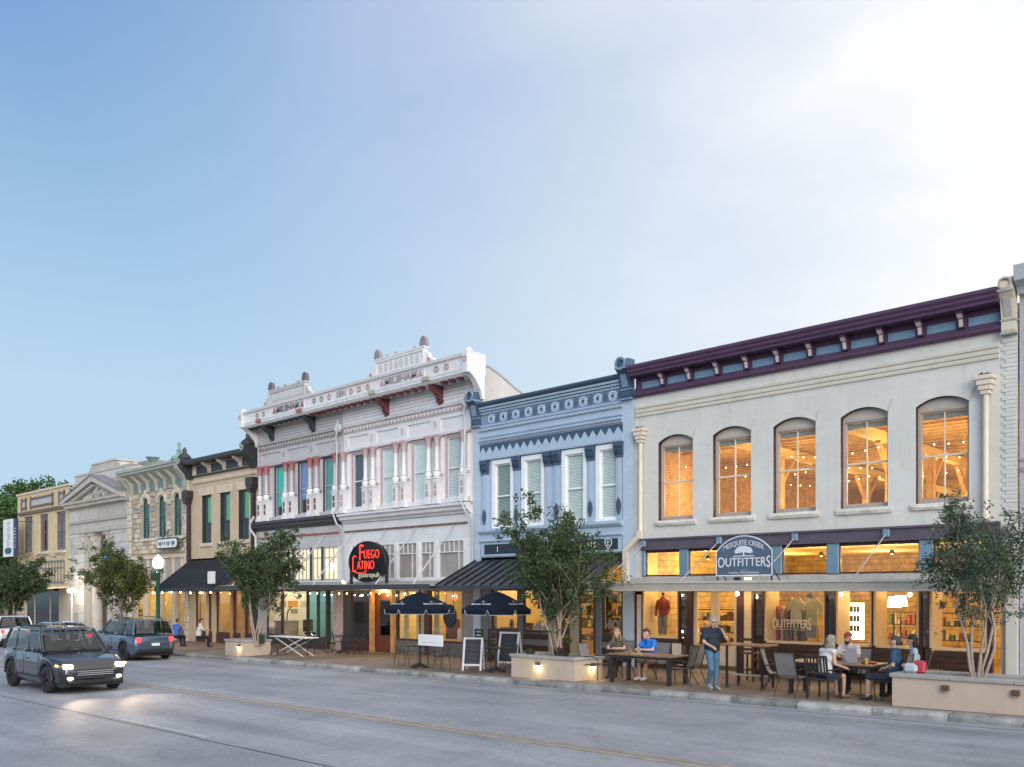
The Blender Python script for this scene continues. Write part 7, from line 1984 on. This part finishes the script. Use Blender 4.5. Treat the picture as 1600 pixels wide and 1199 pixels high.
def person(label, loc, rz, J, mats, hair, hairm, skin=SKIN, extra=None, build=1.0, female=False, legs='long', sleeve='short', shoem=None):
    """J: joints in body space (facing -y). One remeshed surface, coloured by limb."""
    V = {k: Vector(v) for k, v in J.items()}
    C = []
    def cap(a, b, r0, r1, m):
        k = 1.0 if m == 0 else (build if m == 1 else 1+(build-1)*.35)
        C.append((Vector(a), Vector(b), r0*k, r1*k, m))
    top, leg, sho = 1, 2, 3
    pel, che, nec, hd = V['pelvis'], V['chest'], V['neck'], V['head']
    sw = .155 if female else .185
    cap(pel+Vector((-.075,0,0)), pel+Vector((.075,0,0)), .115, .115, leg)
    cap(pel+(che-pel)*.18, pel+(che-pel)*.55, .135, .125 if female else .15, top); cap(pel+(che-pel)*.18+Vector((-.05,0,0)), pel+(che-pel)*.6+Vector((-.05,0,0)), .12, .12, top); cap(pel+(che-pel)*.18+Vector((.05,0,0)), pel+(che-pel)*.6+Vector((.05,0,0)), .12, .12, top)
    cap(che+Vector((-.08,0,-.02)), che+Vector((.08,0,-.02)), .125, .125, top)
    cap(V['shl'], V['shr'], .07, .07, top); cap(che, nec, .10, .062, top)
    cap(nec, hd, .052, .055, 0)
    f = (V['face']-hd).normalized()
    cap(hd+Vector((0,0,.055)), hd+Vector((0,0,.075)), .092, .085, 0); cap(hd+f*.03+Vector((0,0,-.02)), hd+f*.045+Vector((0,0,-.06)), .066, .045, 0); cap(hd+f*.09+Vector((0,0,.03)), hd+f*.108+Vector((0,0,-.002)), .014, .017, 0)
    sd = f.cross(Vector((0,0,1))).normalized()
    for s_ in (-1,1): cap(hd+sd*s_*.088+Vector((0,0,.03)), hd+sd*s_*.088+Vector((0,0,-.01)), .02, .015, 0)
    for s_ in ('l','r'):
        sh, el, wr = V['sh'+s_], V['el'+s_], V['wr'+s_]
        mid = sh+(el-sh)*.62
        if sleeve == 'short': cap(sh, mid, .068, .062, top); cap(mid, el, .046, .043, 0); cap(el, wr, .042, .03, 0)
        elif sleeve == 'none': cap(sh, el, .05, .04, 0); cap(el, wr, .038, .027, 0)
        else: cap(sh, el, .066, .055, top); cap(el, wr, .052, .04, top)
        hdv = (wr-el).normalized(); cap(wr, wr+hdv*.075, .032, .034, 0)
        hp, kn, an, to = V['hip'+s_], V['kn'+s_], V['an'+s_], V['to'+s_]
        lt_ = 1.0 if not female else .92
        cap(hp, hp+(kn-hp)*.6, .095*lt_, .08*lt_, leg)
        if legs == 'long': cap(hp+(kn-hp)*.6, kn, .08*lt_, .066*lt_, leg); cap(kn, an, .066*lt_, .052*lt_, leg)
        elif legs == 'knee': cap(hp+(kn-hp)*.6, kn, .08*lt_, .07*lt_, leg); cap(kn, kn+(an-kn)*.4, .052*lt_, .055*lt_, 0); cap(kn+(an-kn)*.4, an, .055*lt_, .037*lt_, 0)
        else: cap(hp+(kn-hp)*.6, kn, .07*lt_, .055*lt_, 0); cap(kn, kn+(an-kn)*.4, .05*lt_, .052*lt_, 0); cap(kn+(an-kn)*.4, an, .052*lt_, .036*lt_, 0)
        cap(an+(an-to)*.2+Vector((0,0,-.035)), to, .046, .04, sho)
    mb = MB()
    for a, b, r0, r1, m in C: capsule(mb, a, b, r0, r1)
    me = bpy.data.meshes.new('raw'); me.from_pydata(mb.v, [], mb.f)
    tmp = bpy.data.objects.new('raw', me); COL.objects.link(tmp)
    rm = tmp.modifiers.new('r', 'REMESH'); rm.mode = 'VOXEL'; rm.voxel_size = .017; rm.use_smooth_shade = True
    sm = tmp.modifiers.new('s', 'SMOOTH'); sm.factor = .5; sm.iterations = 3
    bpy.context.view_layer.update()
    body = bpy.data.meshes.new_from_object(tmp.evaluated_get(bpy.context.evaluated_depsgraph_get()))
    bpy.data.objects.remove(tmp); bpy.data.meshes.remove(me)
    vs = [v.co.copy() for v in body.vertices]
    out = MB(); seg = [(a, b-a, max((b-a).length_squared,1e-8), r0, r1, m) for a, b, r0, r1, m in C]
    vm = []
    for p in vs:
        best = 1e9; bm_ = 0
        for a, d, l2, r0, r1, m in seg:
            t = min(1, max(0, (p-a).dot(d)/l2)); e = (p-a-d*t).length-(r0+(r1-r0)*t)
            if e < best: best = e; bm_ = m
        vm.append(bm_)
    for pl in body.polygons:
        ms_ = [vm[i] for i in pl.vertices]; out.f.append(list(pl.vertices)); out.mi.append(max(set(ms_), key=ms_.count)); out.sm.append(True)
    out.v = [tuple(p) for p in vs]; bpy.data.meshes.remove(body)
    for s_ in ('l','r'):                                    # fingers and thumb, slightly curled
        el, wr = V['el'+s_], V['wr'+s_]; d = (wr-el).normalized(); side = d.cross(V.get('palm'+s_, Vector((0,0,1)))).normalized(); dn = side.cross(d).normalized()
        b0_ = wr+d*.085
        for k, L in enumerate((.066,.078,.074,.056)):
            o = b0_+side*(-.027+.018*k); p1_ = o+d*L*.55-dn*.006; p2_ = o+d*L*.85-dn*.03
            out.tube([tuple(o-d*.02),tuple(o),tuple(p1_),tuple(p2_)],[.009,.009,.0085,.006],5,0)
        o = wr+d*.02-side*.03; out.tube([tuple(o),tuple(o-side*.02+d*.03),tuple(o-side*.025+d*.06-dn*.015)],[.011,.0105,.007],5,0)
    out.f = [list(x) for x in out.f]
    root = thing('person', label, 'person', loc, None, R(rz))
    shm = shoem or M('dark_shoe', (.03,.028,.03), .5, .2)
    o = out.build('body', [skin, mats[0], mats[1], shm], root); o.matrix_parent_inverse = Matrix.Identity(4)
    def B(m_, n, mm): q_ = m_.build(n, mm, root); q_.matrix_parent_inverse = Matrix.Identity(4); return q_
    h0 = hd+Vector((0,0,.06))
    if hair:
        q = MB(); n = 14; rows = 8; c = h0-f*.017+Vector((0,0,.016)); vsx = []; fsx = []
        rr = .101; low = {'short':.1,'bald':.02,'long':-.25,'cap':0}.get(hair, .1)
        q.lathe([(max(.001,rr*math.cos(t)), rr*1.02*math.sin(t)) for t in [low+(math.pi/2-low)*i/rows for i in range(rows+1)]], tuple(c), n)
        q.v = [tuple(Vector(p)-f*.0) for p in q.v]
        if hair in ('short','long'):
            bk = c-f*.045; q.ball(tuple(bk+Vector((0,0,-.03))), (.082,.082,.09), 10)
        if hair == 'long':
            rnd = random.Random(len(label))
            for k in range(34):
                a = rnd.uniform(-1.25,1.25); dirv = (-f*math.cos(a)+sd*math.sin(a)); p = h0+dirv*.09+Vector((0,0,rnd.uniform(-.03,.04)))
                L = rnd.uniform(.22,.34); pts = [tuple(p), tuple(p+dirv*.018+Vector((0,0,-L*.35))), tuple(p+dirv*.03+Vector((rnd.gauss(0,.012),rnd.gauss(0,.012),-L*.7))), tuple(p+dirv*.022+Vector((rnd.gauss(0,.02),rnd.gauss(0,.02),-L)))]
                q.tube(pts,[.022,.024,.019,.006],5)
        B(q, 'hair', hairm)
        if hair == 'cap':
            q = MB(); q.prism_z([(hd.x+f.x*.06+sd.x*.075*s_+f.x*.1*(1-abs(s_)), hd.y+f.y*.06+sd.y*.075*s_+f.y*.1*(1-abs(s_))) for s_ in (-1,-.6,-.2,.2,.6,1)], hd.z+.075, hd.z+.087); B(q, 'cap_peak', hairm)
    q = MB()
    for s_ in (-1,1): q.ball(tuple(hd+f*.088+sd*s_*.033+Vector((0,0,.035))), (.012,.012,.008), 6)
    B(q, 'eyes', M('dark_eye', (.02,.015,.012), .3, .1))
    q = MB(); mp_ = hd+f*.092+Vector((0,0,-.045)); q.tube([tuple(mp_-sd*.024), tuple(mp_+f*.004), tuple(mp_+sd*.024)], .006, 5); B(q, 'mouth', M('lip', (.30,.11,.09), .5, .1))
    if extra: extra(B, V, f, sd, hd)
    return root
def seated(lean=.0, arms='table', turn=0.0, look=(0,-1,-.12), apart=.1, knee=.0, feet=-.02):
    J = dict(pelvis=(0,.06,.52), chest=(0,.10-lean*.9,.90), neck=(0,.07-lean*1.1,1.11), head=(0,.04-lean*1.35,1.225))
    J['face'] = (J['head'][0]+look[0], J['head'][1]+look[1], J['head'][2]+look[2])
    cy = .09-lean*.95
    for s_, k in (('l',1),('r',-1)):
        J['sh'+s_] = (k*.18, cy, 1.04)
        J['hip'+s_] = (k*.09, .04, .50); J['kn'+s_] = (k*(apart+.03), -.38, .50); J['an'+s_] = (k*apart, -.40+knee, .09); J['to'+s_] = (k*(apart+.01), -.54+knee, .04)
        if arms == 'table': J['el'+s_] = (k*.27, cy-.16, .83); J['wr'+s_] = (k*.12, cy-.38, .84)
        elif arms == 'lap': J['el'+s_] = (k*.25, cy+.0, .78); J['wr'+s_] = (k*.07, cy-.22, .70)
        elif arms == 'side': J['el'+s_] = (k*.24, cy+.03, .78); J['wr'+s_] = (k*.27, cy-.2, .70)
    return J
blueT = M('bright_blue_cotton', (.015,.17,.62), .8, .18, 7, .9, 9); navyT = M('navy_cotton', (.012,.018,.035), .8, .2, 7, .9, 9); tealT = M('navy_teal_cotton', (.02,.065,.13), .8, .2, 7, .9, 9)
whiteT = M('white_cotton', (.62,.58,.56), .8, .18, 7, .9, 9); greyT = M('pale_grey_cotton', (.52,.45,.43), .8, .18, 7, .9, 9); olive = M('olive_cotton', (.09,.085,.065), .8, .25, 7, .9, 9); paleb = M('pale_blue_blouse', (.40,.50,.58), .8, .15, 12)
jean = M('blue_denim', (.075,.16,.26), .8, .4, 6, .9, 10); blackP = M('black_trousers', (.012,.011,.014), .8, .2); navyS = M('dark_navy_shorts', (.02,.025,.045), .8, .2); tans = M('khaki_shorts', (.24,.17,.12), .8, .2)
blond = M('ash_blond_hair', (.30,.21,.12), .5, .35, 14); greyh = M('grey_blond_hair', (.25,.22,.18), .5, .3, 14); brown = M('dark_brown_hair', (.045,.025,.015), .5, .3, 14); black_h = M('black_hair', (.012,.009,.009), .45, .3, 14); whiteh = M('short_grey_hair', (.24,.23,.22), .6, .2, 14); redcap = M('red_cap_cloth', (.32,.03,.035), .8, .2)
wshoe = M('white_trainers', (.62,.6,.57), .6, .1)
# man standing, drinking, one foot crossed behind
def glasses(B, V, f, sd, hd):
    q = MB()
    for s_ in (-1,1): q.ball(tuple(hd+f*.092+sd*s_*.034+Vector((0,0,.035))), (.028,.02,.02), 8)
    q.tube([tuple(hd+f*.1-sd*.03+Vector((0,0,.04))),tuple(hd+f*.1+sd*.03+Vector((0,0,.04)))],.006,5)
    for s_ in (-1,1): q.tube([tuple(hd+f*.085+sd*s_*.06+Vector((0,0,.04))),tuple(hd-f*.01+sd*s_*.092+Vector((0,0,.035)))],.005,5)
    B(q, 'sunglasses', M('black_sunglasses', (.01,.01,.012), .2, .1))
J = dict(pelvis=(0,.0,.95), chest=(.0,.02,1.30), neck=(0,.0,1.50), head=(0,-.03,1.61), face=(0,-1.03,1.58),
    shl=(.19,.02,1.43), shr=(-.19,.02,1.43), ell=(.30,-.16,1.24), wrl=(.10,-.25,1.50), elr=(-.25,-.06,1.16), wrr=(-.17,-.31,1.07),
    hipl=(.09,0,.92), hipr=(-.09,0,.92), knl=(.11,.02,.49), anl=(.11,.06,.09), tol=(.13,-.10,.04), knr=(-.15,-.25,.53), anr=(-.10,.03,.16), tor=(-.09,-.13,.07))
px_ = pos(1113,-4.72)
person('grey haired man in black polo shirt and jeans standing and drinking by the kerb', px_, 58, J, (navyT, jean), 'short', whiteh, SKIN, glasses, 1.22, shoem=M('grey_trainers', (.28,.30,.26), .6, .2))
q = MB(); zz = px_[2]
ang = R(58); hv = Vector((.07,-.30,1.56)); hx = px_[0]+hv.x*math.cos(ang)-hv.y*math.sin(ang); hy = px_[1]+hv.x*math.sin(ang)+hv.y*math.cos(ang)
q.M = Matrix.Translation((hx,hy,zz+hv.z)) @ Matrix.Rotation(R(-70),4,'Y')
q.lathe([(.03,-.07),(.036,.0),(.036,.07)],(0,0,0),10); tag(q.build('drinking_cup', M('brown_beer_glass', (.10,.03,.015), .2, .2), None), 'dark cup at the lips of the standing man', 'cup')
def at(px, Y, up=0): p = pos(px, Y); return (p[0], p[1], p[2]-.0)
person('woman with long ash blond hair in an olive top seated behind the wooden table', at(968,-3.3), 8, seated(.16,'table',look=(.15,-1,-.2)), (olive, blackP), 'long', blond, SKIN, None, .95, True)
person('man in a bright blue shirt seated behind the wooden table looking down', at(1018,-3.3), -6, seated(.2,'table',look=(-.1,-1,-.55)), (blueT, tans), 'short', brown, SKIN, None, 1.06, legs='knee', shoem=wshoe)
def shirtprint(B, V, f, sd, hd):
    q = MB(); c = V['chest']+f*.135+Vector((0,0,.05)); vs, fs = text_mb('Richmond', size=.07, extrude=.002, bold=.002)
    q.add([tuple(c-sd*v[0]*-1+Vector((0,0,v[1]))+f*(.012+v[2])) for v in vs], fs); B(q, 'shirt_print', M('dark_print', (.05,.05,.07), .8, .1))
    q = MB(); q.ball(tuple(hd+f*.045+Vector((0,0,-.055))), (.062,.062,.05), 10); B(q, 'beard', black_h)
person('bearded man in a red cap and pale printed shirt behind the dark table', at(1327,-2.95), 5, seated(.1,'table',look=(-.25,-1,-.15)), (greyT, navyS), 'cap', redcap, SKINT, shirtprint, 1.14)
person('blonde woman in a white sleeveless top with her back to the street', at(1291,-4.72), 158, seated(.14,'side',look=(.1,-1,-.05)), (whiteT, navyS), 'long', greyh, SKIN, None, .95, True, 'bare', 'none', M('sandals', (.25,.16,.11), .6, .2))
person('man in a navy shirt leaning back in a chair beside the right planter', at(1388,-4.3), -82, seated(-.06,'lap',look=(.05,-1,-.02)), (tealT, navyS), 'short', M('dark_grey_hair', (.05,.043,.042), .6, .3, 14), SKIN, None, 1.08, legs='knee')
person('black haired woman in a pale blue top behind the man in navy', at(1421,-3.3), -64, seated(.0,'lap',look=(.1,-1,0)), (paleb, blackP), 'long', black_h, SKIN, None, .93, True)
# diners far down the street
person('diner in a blue shirt seated outside the limestone building', at(276,-3.4), 200, seated(.1,'table'), (M('mid_blue_cotton', (.05,.12,.4), .8, .1), blackP), 'short', brown)
person('diner in a pale shirt seated under the dark ribbed awning', at(312,-3.0), 160, seated(.1,'table'), (whiteT, blackP), 'short', black_h)
# ================================================================== VEHICLES
tyre = M('tyre_rubber', (.015,.015,.016), .8, .2); alloy = M('alloy_rim', (.42,.42,.43), .35, .1, metal=.2); cglass = glass('tinted_car_glass', (.42,.46,.47), 1.0)
trimb = M('black_car_trim', (.012,.012,.013), .45, .1)
redl = glow('tail_light_glow', (.95,.03,.03), 3.0); headl = glow('headlight_glow', (1,.93,.78), 22); foglt = glow('fog_light_glow', (1,.86,.6), 7); amber = glow('amber_marker_glow', (1,.5,.08), 4)
def fx_a(x): return (x+.10,)
def car(label, kind, loc, rz, paint, group=None, tail=True, head=False):
    suv = kind == 'suv'
    root = thing('car', label, 'car', loc, group, R(rz)); I = Matrix.Identity(4)
    def B(mb, n, mm, par=root): o = mb.build(n, mm, par); o.matrix_parent_inverse = I; return o
    L, W = (4.65, .94) if suv else (4.7, .90)
    belt, roof = (1.06, 1.70) if suv else (.95, 1.45)
    wr, wx = (.37, 1.38) if suv else (.33, 1.38)
    top = [(-L/2,.62 if not suv else .75),(-L/2+.05,belt-.12),(-L/2+.25,belt-.01),(-1.0,belt),(.75,belt),(.95,belt-.02),(1.5,belt-.08),(2.05,belt-.17),(L/2-.08,belt-.30),(L/2,belt-.45)]
    def interp(tb, x):
        for (a, b) in zip(tb[:-1], tb[1:]):
            if a[0] <= x <= b[0]: return a[1]+(b[1]-a[1])*(x-a[0])/max(1e-6,b[0]-a[0])
        return tb[-1][1] if x > tb[-1][0] else tb[0][1]
    wtab = [(-L/2,.80),(-L/2+.12,.93),(-L/2+.5,.985),(-.8,1),(.9,1),(L/2-.6,.97),(L/2-.2,.90),(L/2,.74)]
    xs = sorted({round(-L/2+L*i/64,4) for i in range(65)}); n = 13; vs = []; fs = []
    for x in xs:
        w = W*interp(wtab, x); zt = interp(top, x); zb = .26 if abs(x) < L/2-.25 else .26+.16*(abs(x)-L/2+.25)/.25
        for cx in (-wx, wx):
            d = abs(x-cx)
            if d < wr+.06: zb = max(zb, wr+math.sqrt(max(0,(wr+.06)**2-d*d))*1.0)
        zm = zb+(zt-zb)*.55
        half = [(w*.90,zb),(w*.985,zb+(zt-zb)*.12),(w,zm),(w*.975,zb+(zt-zb)*.82),(w*.93,zt-.025),(w*.84,zt+.0),(0,zt+.035)]
        vs += [(x,-y,z) for y,z in half]+[(x,y,z) for y,z in half[-2::-1]]
    m = len(half)*2-1
    for i in range(len(xs)-1):
        for j in range(m-1): fs.append((i*m+j, i*m+m+j, i*m+m+j+1, i*m+j+1))
    fs += [tuple(range(m)), tuple(range((len(xs)-1)*m+m-1, (len(xs)-1)*m-1, -1))]
    q = MB(); q.add(vs, fs, 0, True); body = B(q, 'body', paint); sb = body.modifiers.new('smooth', 'SUBSURF'); sb.levels = 1; sb.render_levels = 2
    q = MB(); q.box(-L/2+.2,L/2-.2,-W*.86,W*.86,.2,.62); B(q, 'underbody', trimb)
    # greenhouse
    if suv: xf0, xf1, xr1, xr0 = 1.02, .30, -1.95, -2.18
    else: xf0, xf1, xr1, xr0 = .98, .22, -1.05, -1.75
    wb, wt_ = W*.90, W*.70
    zb = belt-.01
    q = MB(); rows = []
    for (x0_, x1_, z, w) in ((xf0,xr0,zb,wb),(xf0+(xf1-xf0)*.55,xr0+(xr1-xr0)*.55,zb+(roof-zb)*.55,wb+(wt_-wb)*.42),(xf1+.06,xr1-.05,roof-.07,wt_+.03),(xf1-.06,xr1+.08,roof-.012,wt_-.07),(xf1-.3,xr1+.35,roof,wt_-.3)):
        rows.append([(x0_,-w,z),(x0_-.0,0,z+.0),(x0_,w,z),(x1_,w,z),(x1_,0,z),(x1_,-w,z)])
    # bowed windscreen and tail
    for r_ in rows: r_[1] = (r_[1][0]+.07, 0, r_[1][2]); r_[4] = (r_[4][0]-.05, 0, r_[4][2])
    vs = [p for r_ in rows for p in r_]; fs = []
    for i in range(4):
        for j in range(6): fs.append((i*6+j, i*6+(j+1)%6, i*6+6+(j+1)%6, i*6+6+j))
    fs = [f for f in fs if min(f) >= 12]+[tuple(range(24,30))]
    q.add(vs, fs, 0, False); B(q, 'roof', paint, body)
    for k in (0,2,3,5):
        q = MB(); q.tube([rows[0][k], rows[1][k], rows[2][k]], .045, 6); B(q, 'pillar', paint, body)
    for xx in ([-.38,-1.38] if suv else [-.42]):
        for sg in (-1,1): q = MB(); q.bar((xx, sg*(wb-.015), zb),(xx-.03, sg*(wt_+.02), roof-.07),.09,.05); B(q, 'pillar', paint, body)
    if suv:
        for sg in (-1,1): q = MB(); q.tube([(xf1-.25,sg*(wt_-.06),roof),(xf1-.4,sg*(wt_-.06),roof+.05),(xr1+.5,sg*(wt_-.06),roof+.05),(xr1+.35,sg*(wt_-.06),roof)],.018,6); B(q, 'roof_rail', trimb, body)
    seat = M('dark_seat_cloth', (.03,.028,.028), .8, .2)
    for x_ in (-.15,-1.05):
        for y_ in (-.38,.38): q = MB(); q.cbox(x_-.1,x_+.06,y_-.22,y_+.22,belt-.3,belt+.22,.05); q.cbox(x_-.08,x_+.02,y_-.11,y_+.11,belt+.24,belt+.42,.03); B(q, 'seat', seat, body)
    q = MB(); q.cbox(.55,.95,-wb*.85,wb*.85,belt-.1,belt+.06,.04); q.tube([(.46+.02*math.sin(k*.52),.36+.17*math.cos(k*.52),belt+.10+.17*math.sin(k*.52)) for k in range(13)],.014,5); B(q, 'dashboard', trimb, body)
    def onside(x, t, sgn, off=.006):
        z = zb+(roof-.07-zb)*t; w = wb+(wt_+.03-wb)*(t/.55*.42*1.0 if t < .55 else .42+(t-.55)/.45*.58)
        return (x, sgn*(w+off), z)
    def ends(t): f = t*1.0; return xr0+(xr1-.05-xr0)*f, xf0+(xf1+.06-xf0)*f
    for sgn in (-1,1):
        cuts = ([(0,.30),(.33,.66),(.69,1)] if suv else [(0,.47),(.50,1)])
        for (a, b) in cuts:
            P_ = []
            for t, rev in ((.07,0),(.5,0),(.93,0),(.93,1),(.5,1),(.07,1)):
                e0, e1 = ends(t); e0 += .09; e1 -= .10; x = e0+(e1-e0)*(a if not rev else b)
                P_.append(onside(x, t, sgn))
            q = MB(); q.add(P_, [tuple(range(6))]); B(q, 'side_window', cglass)
        q = MB(); 
        for x in ((.86,-.28,-1.2) if suv else (.86,-.3,-1.25)): q.box(x-.005,x+.005,sgn*W*.992-.004,sgn*W*.992+.004,.42,belt-.08)
        q.box(-1.25,.86,sgn*W*1.0-.006,sgn*W*1.0+.006,.40,.43)
        B(q, 'door_seam', trimb, body)
        for x in (.0,-1.05): q = MB(); q.cbox(x-.09,x+.09,sgn*W-.015,sgn*W+.025,belt-.2,belt-.165,.01); B(q, 'door_handle', paint, body)
        q = MB(); q.cbox(.70,.88,sgn*(wb+.03) if sgn > 0 else -(wb+.2),(wb+.2) if sgn > 0 else -(wb+.03),belt+.0,belt+.13,.03); B(q, 'wing_mirror', paint, body)
    def across(xa, za, wa, xb, zb2, wb2, bow, sg):
        P_ = [(xa,-wa,za),(xa+bow,0,za),(xa,wa,za),(xb,wb2,zb2),(xb+bow,0,zb2),(xb,-wb2,zb2)]
        q = MB(); q.add(P_, [(0,1,4,5),(1,2,3,4)]); return q
    z1 = zb+.05; z2 = roof-.12
    fx0 = xf0+(xf1+.06-xf0)*.05+.01; fx1 = xf0+(xf1+.06-xf0)*.9+.012
    B(across(fx0, z1, wb*.92, fx1, z2, wt_*.98, .07, 1), 'windscreen', cglass)
    rx0 = xr0+(xr1-.05-xr0)*.08-.01; rx1 = xr0+(xr1-.05-xr0)*.9-.012
    B(across(rx0, z1+.02, wb*.86, rx1, z2, wt_*.94, -.05, -1), 'rear_window', cglass)
    for cx in (-wx, wx):
        for sgn in (-1,1):
            y0 = sgn*(W-.20); q = MB()
            q.M = Matrix.Translation((cx, sgn*(W-.11), wr)) @ Matrix.Rotation(R(90),4,'X')
            q.lathe([(wr*.6,-.1),(wr*.93,-.1),(wr,-.06),(wr,.06),(wr*.93,.1),(wr*.6,.1)],(0,0,0),24); w_ = B(q, 'wheel', tyre)
            q = MB(); q.M = Matrix.Translation((cx, sgn*(W-.11), wr)) @ Matrix.Rotation(R(90),4,'X')
            q.lathe([(wr*.62,-.085),(wr*.66,-.095),(wr*.6,-.09),(.06,-.075)],(0,0,0),20) if sgn > 0 else q.lathe([(wr*.62,.085),(wr*.66,.095),(wr*.6,.09),(.06,.075)],(0,0,0),20)
            for k in range(5):
                a = k*1.2566; z_ = -.09 if sgn > 0 else .09; q.bar((.04*math.cos(a),.04*math.sin(a),z_),(wr*.62*math.cos(a),wr*.62*math.sin(a),z_),.05,.02)
            B(q, 'rim', alloy, w_)
    for cx in (-wx, wx):
        for sgn in (-1,1):
            q = MB(); q.tube([(cx+(wr+.075)*math.cos(t), sgn*(W*interp(wtab,cx)*.985), wr+(wr+.075)*math.sin(t)) for t in [math.pi*k/14 for k in range(15)]], .035, 5); B(q, 'wheel_arch_trim', trimb, body)
    for sgn in (-1,1):
        zl = .86 if suv else .80
        q = MB(); q.cbox(-L/2-.015,-L/2+.14,sgn*W*.80-.16 if sgn > 0 else -W*.80-.0,sgn*W*.80+.0 if sgn > 0 else -W*.80+.16,zl-.09,zl+.10,.02); B(q, 'tail_light', redl if tail else M('red_lens', (.3,.01,.01), .2, .1))
        zh = .74 if suv else .66
        q = MB(); q.cbox(L/2-.22,L/2-.01,sgn*W*.82-.22 if sgn > 0 else -W*.82,W*.82 if sgn > 0 else -W*.82+.22,zh-.06,zh+.05,.025); B(q, 'headlight', headl if head else M('clear_lens', (.4,.42,.45), .15, .05))
        q = MB(); q.cbox(L/2-.14,L/2-.0,sgn*W*.66-.07,sgn*W*.66+.07,.40,.47,.02); B(q, 'fog_light', foglt if head else trimb)
        if head:
            q = MB(); q.cbox(L/2-.32,L/2-.17,sgn*W*.93-.03,sgn*W*.93+.01,zh-.0,zh+.05,.01); B(q, 'marker_light', amber)
            l = bpy.data.lights.new('headlight_beam', 'SPOT'); l.energy = 330; l.color = (1,.72,.48); l.spot_size = R(58); l.spot_blend = 1.0; l.shadow_soft_size = .06
            o = bpy.data.objects.new('headlight_beam', l); COL.objects.link(o); o.parent = root; o.location = (L/2+.05, sgn*.68, zh)
            o.rotation_euler = (R(90-2), 0, R(-90))
    q = MB(); q.cbox(L/2-.10,L/2+.02,-.5,.5,.48,.66,.02); B(q, 'grille', trimb)
    for k in range(3): q = MB(); q.box(L/2+.018,L/2+.03,-.46,.46,.505+.05*k,.52+.05*k); B(q, 'grille_bar', alloy)
    for sgn in (-1,1): q = MB(); q.bar((fx_a(xf0)[0],sgn*.62,belt+.05),(fx_a(xf0)[0]-.12,sgn*.12,belt+.12),.02,.015); B(q, 'wiper', trimb)
    q = MB(); q.cbox(L/2-.14,L/2+.03,-W*.72,W*.72,.27,.38,.03); B(q, 'front_bumper', trimb)
    q = MB(); q.cbox(-L/2-.04,-L/2+.12,-W*.78,W*.78,.34,.50,.03); B(q, 'rear_bumper', trimb if suv else paint)
    q = MB(); q.box(-L/2-.03,-L/2+.01,-.16,.16,.62 if suv else .56,.73 if suv else .67); B(q, 'number_plate', WHITEP)
    return root
def paint(name, c): return M(name, c, .22, .03, 2, metal=.35, coat=1.0)
def onroad(x, y): return (x, y, gz(x)+RZ)
FL = 'cars queuing in the lane beside the kerb'
car('white sport utility car farthest left in the lane beside the kerb, tail lights lit', 'suv', onroad(-37.4,-7.45), 180, paint('white_car_paint', (.62,.62,.63)), FL)
car('silver blue saloon between the white car and the slate blue one, tail lights lit', 'sedan', onroad(-29.0,-7.5), 180, paint('silver_blue_car_paint', (.20,.26,.33)), FL)
car('slate blue sport utility car nearest in the far lane, red tail lights lit', 'suv', onroad(-20.6,-7.5), 180, paint('slate_blue_car_paint', (.06,.09,.14)), FL)
car('dark grey sport utility car coming towards us with headlights and amber markers lit', 'suv', onroad(-9.4,-14.2), 0, paint('dark_grey_car_paint', (.022,.024,.03)), None, False, True)
